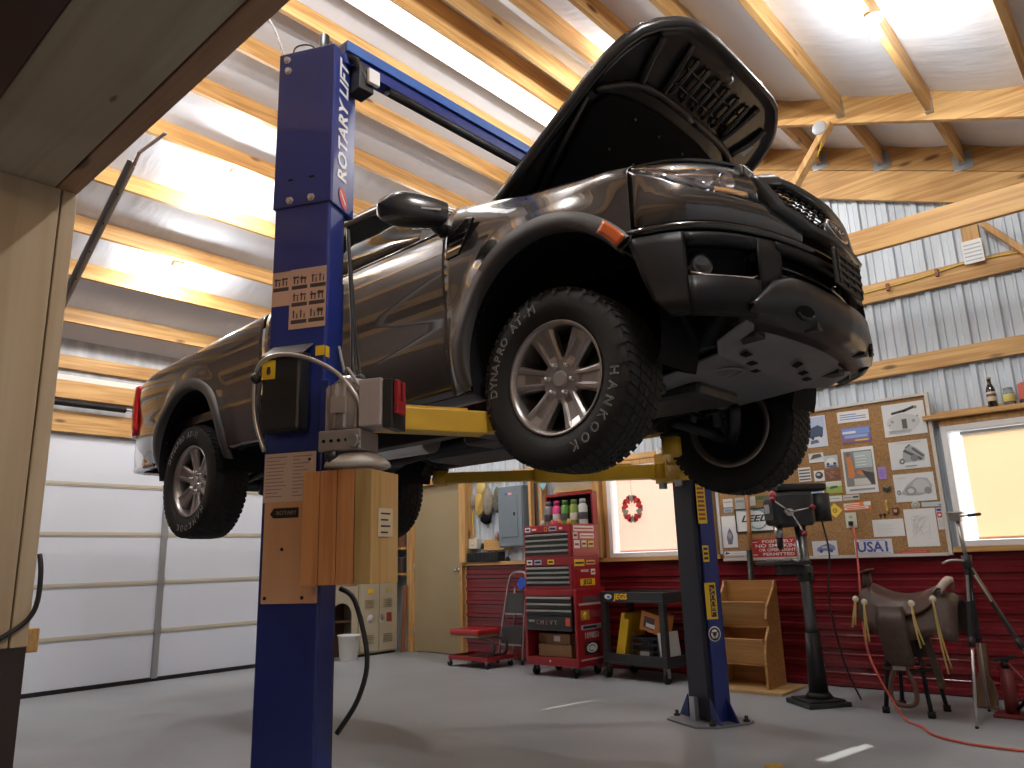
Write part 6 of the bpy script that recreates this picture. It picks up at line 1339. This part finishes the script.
for y, w_, z0, z1 in ((-.275, .075, 1.38, 1.54), (-.25, .105, 1.34, 1.585), (-.10, .115, 1.32, 1.60), (.06, .115, 1.33, 1.60), (.10, .10, 1.36, 1.59)):
    rows.append([DM @ V(p) for p in ((-w_, y, z0), (w_, y, z0), (w_, y, z1 - .03), (w_*.8, y, z1), (-w_*.8, y, z1), (-w_, y, z1 - .03))])
h.grid(rows, 0, False, True); h.f.append(tuple(reversed(range(6)))); h.mi.append(0); h.sm.append(False); h.f.append(tuple(24 + k for k in range(6))); h.mi.append(0); h.sm.append(False)
hd_ = h.build('head', DP, t, .012)
MB().box((-.10, -.215, 1.60), (.10, .24, 1.66), 0, DM).build('belt_cover', BLACK, t, .02)
MB().cyl(DM @ V((0, .20, 1.36)), DM @ V((0, .20, 1.58)), .085, n=26).build('motor', DP, t)
MB().box((-.05, -.283, 1.43), (.03, -.271, 1.50), 0, DM).build('name_plate', GREYS, hd_)
MB().cyl(DM @ V((0, -.20, 1.24)), DM @ V((0, -.20, 1.33)), .030, n=18).build('quill', STEEL, t); MB().lathe([(0, 1.14), (.010, 1.14), (.022, 1.17), (.026, 1.20), (.026, 1.24), (0, 1.24)], DM @ T(0, -.20, 0), 18).build('chuck', DARKM, t)
hb = DM @ V((.17, -.17, 1.43)); MB().cyl(DM @ V((.10, -.17, 1.43)), hb, .028, n=18).build('feed_hub', STEEL, t)
for a in (10, -62, 150):
    e = hb + (DM.to_3x3() @ V((0, .0, 0))) + DM.to_3x3() @ V((.03, math.cos(math.radians(a))*.19, math.sin(math.radians(a))*.19))
    k = MB().cyl(hb, e, .007, n=10).build('feed_spoke', CHROME, t); MB().sphere(tuple(e), .022).build('feed_knob', P('knob_red', (.30, .02, .03), .3), k)
MB().sphere(tuple(DM @ V((.08, -.265, 1.575))), .028, sc=(1, .6, 1)).build('red_switch', P('switch_red', (.50, .10, .08), .4), t)
MB().tube([DM @ V(p) for p in ((.02, .20, 1.36), (.04, .22, 1.1), (.05, .16, .75), (.06, .22, .3), (.05, .34, .02))], .007, 6, sub=5).build('power_cord', BLACK, t)
# saddle on a round stool
t = thing('saddle_stool', 'dark metal stool carrying the saddle', 'stool', (-1.66, 5.93, 0))
SX, SY = -1.66, 5.93
MB().lathe([(0, .575), (.15, .575), (.155, .59), (.15, .61), (0, .615)], T(SX, SY, 0), 28).build('seat', BLACK, t)
for k in range(4):
    a = math.radians(40 + 90*k); l = MB().tube([(SX + .12*math.cos(a), SY + .12*math.sin(a), .575), (SX + .16*math.cos(a), SY + .16*math.sin(a), .30), (SX + .205*math.cos(a), SY + .205*math.sin(a), .02)], .015, 8).build('leg', DARKM, t); MB().cyl((SX + .206*math.cos(a), SY + .206*math.sin(a), 0), (SX + .205*math.cos(a), SY + .205*math.sin(a), .04), .024, n=12).build('rubber_foot', RUBBER, l)
MB().tube([(SX + .172*math.cos(2*PI*k/32), SY + .172*math.sin(2*PI*k/32), .29) for k in range(33)], .010, 8).build('foot_ring', DARKM, t)
t = thing('leather_saddle', 'brown leather western saddle with yellow strings on the stool', 'saddle', (-1.62, 5.93, .615))
def sad(x, w, zt, drop, spread, a1=1.0):
    pts = []
    for k in range(17):
        q = -1 + 2*k/16; s = abs(q)
        y = math.copysign(min(s/.55, 1)*w + max(0, s - .55)/.45*spread, q); z = zt - .035*min(1, (s/.55))**2*1.5 - max(0, s - .5)/.5*drop
        pts.append(V((x, SY + y, z)))
    return pts
SK = [(-1.90, .10, .80, .12, .06), (-1.86, .14, .815, .17, .08), (-1.80, .15, .79, .20, .09), (-1.70, .14, .755, .20, .09), (-1.60, .14, .74, .20, .09), (-1.50, .16, .755, .20, .10), (-1.42, .17, .785, .20, .10), (-1.34, .17, .77, .22, .10), (-1.29, .15, .74, .20, .09)]
MB().grid([sad(*k) for k in SK]).build('skirt', LEATHER2, t, solid=.02, soff=-1.)
ST = [(-1.845, .09, .845, .05, .05), (-1.80, .12, .818, .07, .05), (-1.72, .13, .778, .08, .06), (-1.62, .135, .762, .08, .06), (-1.52, .15, .775, .08, .06), (-1.45, .16, .80, .07, .05), (-1.40, .15, .83, .05, .04)]
MB().grid([sad(*k) for k in ST]).build('seat', LEATHER, t, solid=.018, soff=-1., subsurf=1)
b = MB(); rows = []
for k in range(15):
    a = math.radians(-78 + 156*k/14); y = SY + .155*math.sin(a); z = .80 + .085*math.cos(a); x = -1.40 + .05*math.cos(a)
    rows.append([V((x - .035, y, z - .03)), V((x, y, z + .012)), V((x + .028, y, z + .006)), V((x + .03, y, z - .03))])
b.grid(rows).build('cantle', P('cantle_pale', (.55, .46, .40), .5), t, solid=.01)
MB().tube([(-1.865, SY, .80), (-1.872, SY, .87), (-1.868, SY, .925)], lambda q: .048 - .022*math.sin(PI*.5*q), 14).build('horn_neck', LEATHER2, t)
MB().lathe([(0, -.008), (.045, -.004), (.052, .006), (.045, .016), (0, .02)], T(-1.86, SY, .932) @ R(-.25, 'Y'), 24).build('horn_cap', LEATHER, t)
b = MB(); rows = []
for z, x0, x1, o in ((.70, -1.77, -1.60, .185), (.60, -1.775, -1.585, .235), (.48, -1.755, -1.575, .245), (.36, -1.735, -1.560, .240), (.325, -1.70, -1.575, .238)):
    rows.append([V((x0 + (x1 - x0)*k/6, SY - o - .01*math.sin(PI*k/6), z)) for k in range(7)])
fd = b.grid(rows).build('fender', LEATHER2, t, solid=.012)
MB().box((-1.70, SY - .262, .30), (-1.62, SY - .225, .325)).build('buckle', STEEL, fd)
b = MB(); b.tube([(-1.69, SY - .235, .32), (-1.735, SY - .235, .20), (-1.73, SY - .235, .10), (-1.66, SY - .235, .075), (-1.59, SY - .235, .10), (-1.585, SY - .235, .20), (-1.63, SY - .235, .32)], .016, 8, sub=4); b.build('stirrup', P('stirrup_brown', (.12, .06, .035), .6), t)
b = MB(); rows = [[V((x, SY + .24, z)) for x in (-1.77, -1.68, -1.58)] for z in (.70, .50, .33)]; b.grid(rows).build('fender', LEATHER2, t, solid=.012)
MB().bar((-1.50, SY - .21, .62), (-1.42, SY - .23, .20), .045, .008, up=(0, 1, 0)).build('cinch_strap', P('strap_dark', (.05, .03, .02), .6), t)
for i, (x, z, ln, sp) in enumerate(((-1.885, .755, .19, -.035), (-1.83, .735, .28, -.01), (-1.53, .73, .28, .03), (-1.395, .76, .46, .035))):
    c = MB().lathe([(0, .010), (.016, .006), (.022, 0)], T(x, SY - .252, z) @ R(PI/2, 'X'), 16).build('concho', P('concho', (.70, .66, .56), .35), t)
    for j in (0, 1): MB().tube([(x, SY - .258, z), (x + sp*.4 + .012*j, SY - .285, z - ln*.5), (x + sp + .022*j, SY - .285, z - ln*(1 - .08*j))], .0065, 6, sub=3).build('saddle_string', THONG, c)
# camera tripod
t = thing('camera_tripod', 'silver and black camera tripod beside the saddle', 'tripod', (-1.17, 5.72, 0))
A = V((-1.17, 5.72, .985))
for e, mid in ((V((-1.235, 5.585, .008)), .48), (V((-.72, 5.60, .008)), .48), (V((-1.28, 6.20, .008)), .48)):
    a = A + (e - A)*.03; m_ = a + (e - a)*mid
    l = MB().bar(a, m_, .030, .022).build('leg', P('tripod_black', (.015, .015, .016), .4) , t, .004); MB().bar(a + (e - a)*.05 + V((0, -.016, 0)), a + (e - a)*.22 + V((0, -.016, 0)), .016, .010).build('leg_badge', ALU, l); MB().cyl(m_, e, .009, n=12).build('leg_tube', ALU, l); MB().cyl(m_ + (e - m_).normalized()*-.03, m_ + (e - m_).normalized()*.03, .018, n=12).build('leg_clamp', BLACK, l); MB().sphere(tuple(e), .011).build('foot', RUBBER, l)
MB().cyl(A + V((0, 0, -.03)), A + V((0, 0, .05)), .030, n=18).build('shoulder', BLACK, t); MB().cyl(A, V((-1.185, 5.715, 1.26)), .012, n=14).build('centre_column', ALU, t)
hd2 = MB(); hd2.box((-1.225, 5.685, 1.255), (-1.16, 5.745, 1.30)).box((-1.245, 5.68, 1.30), (-1.145, 5.75, 1.312)); hd2 = hd2.build('pan_head', ALU, t, .004)
MB().tube([(-1.165, 5.70, 1.283), (-1.10, 5.67, 1.285)], .005, 8).build('pan_handle', STEEL, hd2); MB().cyl((-1.11, 5.675, 1.285), (-1.035, 5.64, 1.288), .010, n=12).build('handle_grip', BLACK, hd2)
MB().tube([(-1.17, 5.70, 1.0), (-1.25, 5.66, 1.005), (-1.30, 5.65, .985)], .007, 8, sub=3).build('crank', ALU, t)
# red jack and the plank behind the tripod
t = thing('red_jack', 'dull red jack standing beside the tripod', 'jack', (-1.12, 6.08, 0))
JR = P('jack_red', (.16, .02, .02), .5)
MB().prism([(-.10, -.09), (.10, -.09), (.10, .09), (-.10, .09)], 0, .025, T(-1.12, 6.08, 0)).build('base', JR, t, .006); MB().cyl((-1.12, 6.08, .025), (-1.12, 6.08, .30), .042, n=20).build('cylinder', JR, t); MB().cyl((-1.12, 6.08, .30), (-1.12, 6.08, .35), .022, n=16).build('ram', DARKM, t)
MB().bar((-1.18, 6.08, .345), (-1.06, 6.08, .375), .05, .02).build('saddle_head', DARKM, t); MB().tube([(-1.09, 6.06, .05), (-.98, 5.98, .16), (-.86, 5.95, .38)], .012, 8).build('handle', DARKM, t); MB().tube([(-1.10, 6.05, .34), (-1.02, 6.0, .25), (-.92, 6.0, .10)], .009, 8).build('brace', JR, t)
o = MB().prism([(-.085, 0), (.055, 0), (.07, .10), (.03, .22), (.035, .42), (-.03, .42), (-.03, .24), (-.09, .10)], -.018, .018, Matrix.Translation((-1.30, 6.30, .004)) @ R(math.radians(-10), 'X') @ R(PI/2, 'X')).build('brown_board', wood('board_brown', (.20, .11, .06), (.13, .07, .035), 'z'), None, .004); tag(o, 'dull brown shaped board standing between the tripod and the red jack', 'board')
# red extension cord
o = MB().tube([(-2.165, 6.635, 1.305), (-2.13, 6.60, 1.22), (-2.04, 6.30, .95), (-1.93, 5.90, .60), (-1.83, 5.66, .36), (-1.70, 5.60, .10), (-1.62, 5.55, .012), (-1.50, 5.42, .009), (-1.38, 5.22, .009), (-1.15, 5.10, .009), (-.8, 5.10, .009), (-.2, 5.2, .009), (.6, 5.0, .009)], .0075, 8, sub=8).build('extension_cord', P('cord_red', (.52, .09, .06), .5), None); tag(o, 'red extension cord running from the wall outlet across the floor', 'cord')
MB().box((-2.18, 6.625, 1.29), (-2.148, 6.6545, 1.325)).build('plug', BLACK, o, .004)
# strut on the left and the cable on the jamb
t = thing('angle_strut', 'grey slotted steel strut slanting under the ceiling beside the jamb', 'strut', (-4.3, 1.28, 2.4))
a, b_ = V((-4.35, 1.28, 2.50)), V((-3.56, 1.28, 3.02)); dv = (b_ - a).normalized(); up = dv.cross(V((0, 1, 0)))
MB().bar(a, b_, .062, .005, up=(0, 1, 0)).bar(a + up*.031, b_ + up*.031, .005, .045, up=(0, 1, 0)).build('angle_iron', GALV_D, t)
for k in range(1, 5): MB().cyl(a + dv*(.19*k) + V((0, -.0045, 0)), a + dv*(.19*k) + V((0, .004, 0)), .006, n=10).build('bolt_hole', BLACKM, t)
MB().tube([b_ - dv*.02, b_ + V((.04, 0, .02)), b_ + V((.06, 0, .04))], .008, 8).build('hanger_hook', P('pinkish_steel', (.55, .42, .38), .4, metal=.5), t); MB().bar(b_ + V((.05, 0, .04)), b_ + V((.30, .02, .05)), .014, .008).build('hanger_bar', WHITE, t)
o = MB().tube([(JX - .02, .862, 1.15), (JX + .004, .864, 1.09), (JX + .008, .862, 1.0), (JX + .008, .84, .945), (JX + .010, .78, .90), (JX + .012, .70, .86), (JX + .012, .60, .83), (JX + .010, .50, .80)], .008, 8, sub=5).build('black_hose', BLACK, None); tag(o, 'black cable looping down the timber jamb', 'cable')
# yellow wheel chock whose tip shows at the bottom edge
o = MB().prism([(-.10, 0), (.10, 0), (.04, .10), (-.03, .10)], -.06, .06, T(-1.70, 3.70, 0) @ R(.5, 'Z') @ R(PI/2, 'X')).build('wheel_chock', P('chock_yellow', (.72, .48, .04)), None, .008); tag(o, 'yellow wheel chock on the floor at the bottom edge', 'wheel chock')
# junction box on the truss and cable along the girt
t = thing('junction_box', 'round pale junction box on the truss brace', 'junction box', (-1.68, 5.59, 4.25))
MB().lathe([(0, 0), (.055, 0), (.055, .035), (.05, .04), (0, .04)], T(-1.66, 5.585, 4.285) @ R(PI/2, 'X'), 24).build('box_cover', P('jb_grey', (.40, .42, .44), .4), t); MB().tube([(-1.66, 5.59, 4.23), (-1.68, 5.59, 4.15), (-1.72, 5.60, 4.08)], .006, 6, sub=3).build('cable_tail', YEL, t)
o = MB().tube([(-2.4, 6.675, 3.24), (-1.9, 6.672, 3.25), (-1.4, 6.675, 3.265), (-.98, 6.672, 3.30), (-.5, 6.675, 3.27), (.4, 6.675, 3.26)], .006, 6, sub=4).build('yellow_cable', P('nm_cable', (.65, .50, .08)), None); tag(o, 'yellow cable stapled along the upper wall girt', 'cable')
for x, z in ((-1.62, 3.255), (-1.24, 3.275)): MB().box((x - .012, 6.655, z - .03), (x + .012, 6.684, z + .03)).build('insulator', P('insul', (.25, .07, .04)), o)
o = MB().box((-1.03, 6.628, 3.27), (-.89, 6.639, 3.46)).build('paper_tag', WHT, None); tag(o, 'white printed tag stapled on the short stud above the girt', 'tag')
for k in range(5): MB().box((-1.02, 6.6265, 3.29 + .032*k), (-.90, 6.6279, 3.30 + .032*k)).build('tag_print', P('tagp', (.35, .45, .55)), o)
# ================================================================ LAMPS, SKY, CAMERA
BULB = mat('bulb_glass', (1, 1, 1), .4, emit=(1, .97, .93), estr=60)
def lamp(loc, nrm, label, power):
    t = thing('ceiling_light', label, 'lamp', loc, 0, 'bare bulbs on the ceiling')
    n = V(nrm).normalized(); q = n.to_track_quat('Z', 'Y').to_matrix().to_4x4()
    MB().lathe([(0, 0), (.055, 0), (.055, -.02), (.03, -.035), (.022, -.06), (0, -.06)], q, 20).build('lamp_holder', WHITE, t, world=False)
    MB().lathe([(.0, -.06), (.018, -.06), (.03, -.085), (.032, -.105), (.026, -.13), (0, -.14)], q, 20).build('bulb', BULB, t, world=False)
    d = bpy.data.lights.new('bulb_light', 'POINT'); d.energy = power; d.color = (1, .985, .965); d.shadow_soft_size = .035
    l = bpy.data.objects.new('bulb_light', d); COL.objects.link(l); l.parent = t; l.location = n*-.19
def ceil_at(x): return zl(x) + .10 if x < RIDGE else zr(x) + .14
nl, nr = (-.42, 0, .9), (.37, 0, .93)
lamp((-5.79, 2.95, 4.50), nl, 'glowing bulb on the ceiling left of the blue column, upper one', 48)
lamp((-6.94, 2.99, 3.97), nl, 'glowing bulb on the ceiling above the white door, lower one', 40)
lamp((-.90, 4.28, zr(-.90) - .002), (0, 0, 1), 'glowing bulb under the rafter at the upper right', 32)
for x, y in ((-6.3, 5.4), (-5.3, 1.2), (-2.75, 1.6), (-.6, 1.9), (-2.75, 5.0)):  # unseen bulbs, added to raise the room's fill light
    lamp((x, y, ceil_at(x)), nl if x < RIDGE else nr, 'unseen ceiling bulb added to light the room', 76)
# the lamp of the dim porch the picture is taken from
t = thing('porch_light', 'warm porch lamp outside the opening, behind the viewer', 'lamp', (.3, -2.2, 3.09))
MB().lathe([(0, 0), (.09, 0), (.09, -.03), (0, -.03)], None, 24).build('lamp_base', WHITE, t, world=False); MB().sphere((0, 0, -.09), .06).build('bulb', mat('porch_bulb', (1, 1, 1), .4, emit=(1, .74, .52), estr=12), t, world=False)
d = bpy.data.lights.new('porch_bulb', 'POINT'); d.energy = 60; d.color = (1, .70, .48); d.shadow_soft_size = .07
l = bpy.data.objects.new('porch_bulb', d); COL.objects.link(l); l.parent = t; l.location = (0, 0, -.24)
# long strip lamp along the ridge
st = thing('strip_light', 'long bright strip light beside the ridge beam', 'lamp', (-3.95, 3.5, 5.22))
MB().box((-.14, -2.5, .0), (.14, 2.5, .03)).build('housing', WHITE, st, world=False)
MB().box((-.11, -2.49, -.02), (.11, 2.49, -.001)).build('diffuser', mat('strip_diffuser', (1, 1, 1), .5, emit=(1, .98, .96), estr=6.5), st, world=False)

w = bpy.data.worlds.new('World'); SC.world = w; w.use_nodes = True
bg = w.node_tree.nodes['Background']; bg.inputs[0].default_value = (.80, .90, 1, 1); bg.inputs[1].default_value = 2.2
sun = bpy.data.lights.new('sun', 'SUN'); sun.energy = 6; sun.angle = .009; sun.color = (1, .93, .82)
so = bpy.data.objects.new('sun', sun); COL.objects.link(so)
so.rotation_euler = V((-.17, -1, -.80)).to_track_quat('-Z', 'Y').to_euler(); so.location = (0, 12, 8)

cam = bpy.data.cameras.new('camera'); co = bpy.data.objects.new('camera', cam); COL.objects.link(co)
ph, th, ro = map(math.radians, (41.582, 13.264, -1.7457))
F = V((-math.sin(ph)*math.cos(th), math.cos(ph)*math.cos(th), math.sin(th))); Rr = V((math.cos(ph), math.sin(ph), 0)); U = Rr.cross(F)
R2 = Rr*math.cos(ro) + U*math.sin(ro); U2 = -Rr*math.sin(ro) + U*math.cos(ro)
M = Matrix((R2, U2, -F)).transposed().to_4x4(); M.translation = (0, 0, 1.08); co.matrix_world = M
cam.sensor_width = 36; cam.lens = 753.67*36/1024; cam.clip_start = .02
SC.camera = co
SC.view_settings.view_transform = 'Standard'; SC.view_settings.look = 'None'; SC.view_settings.gamma = 1; SC.view_settings.exposure = 0.08
SC.cycles.use_denoising = True
SC.cycles.max_bounces = 8; SC.cycles.diffuse_bounces = 5; SC.cycles.glossy_bounces = 4; SC.cycles.transmission_bounces = 6; SC.cycles.sample_clamp_indirect = 6
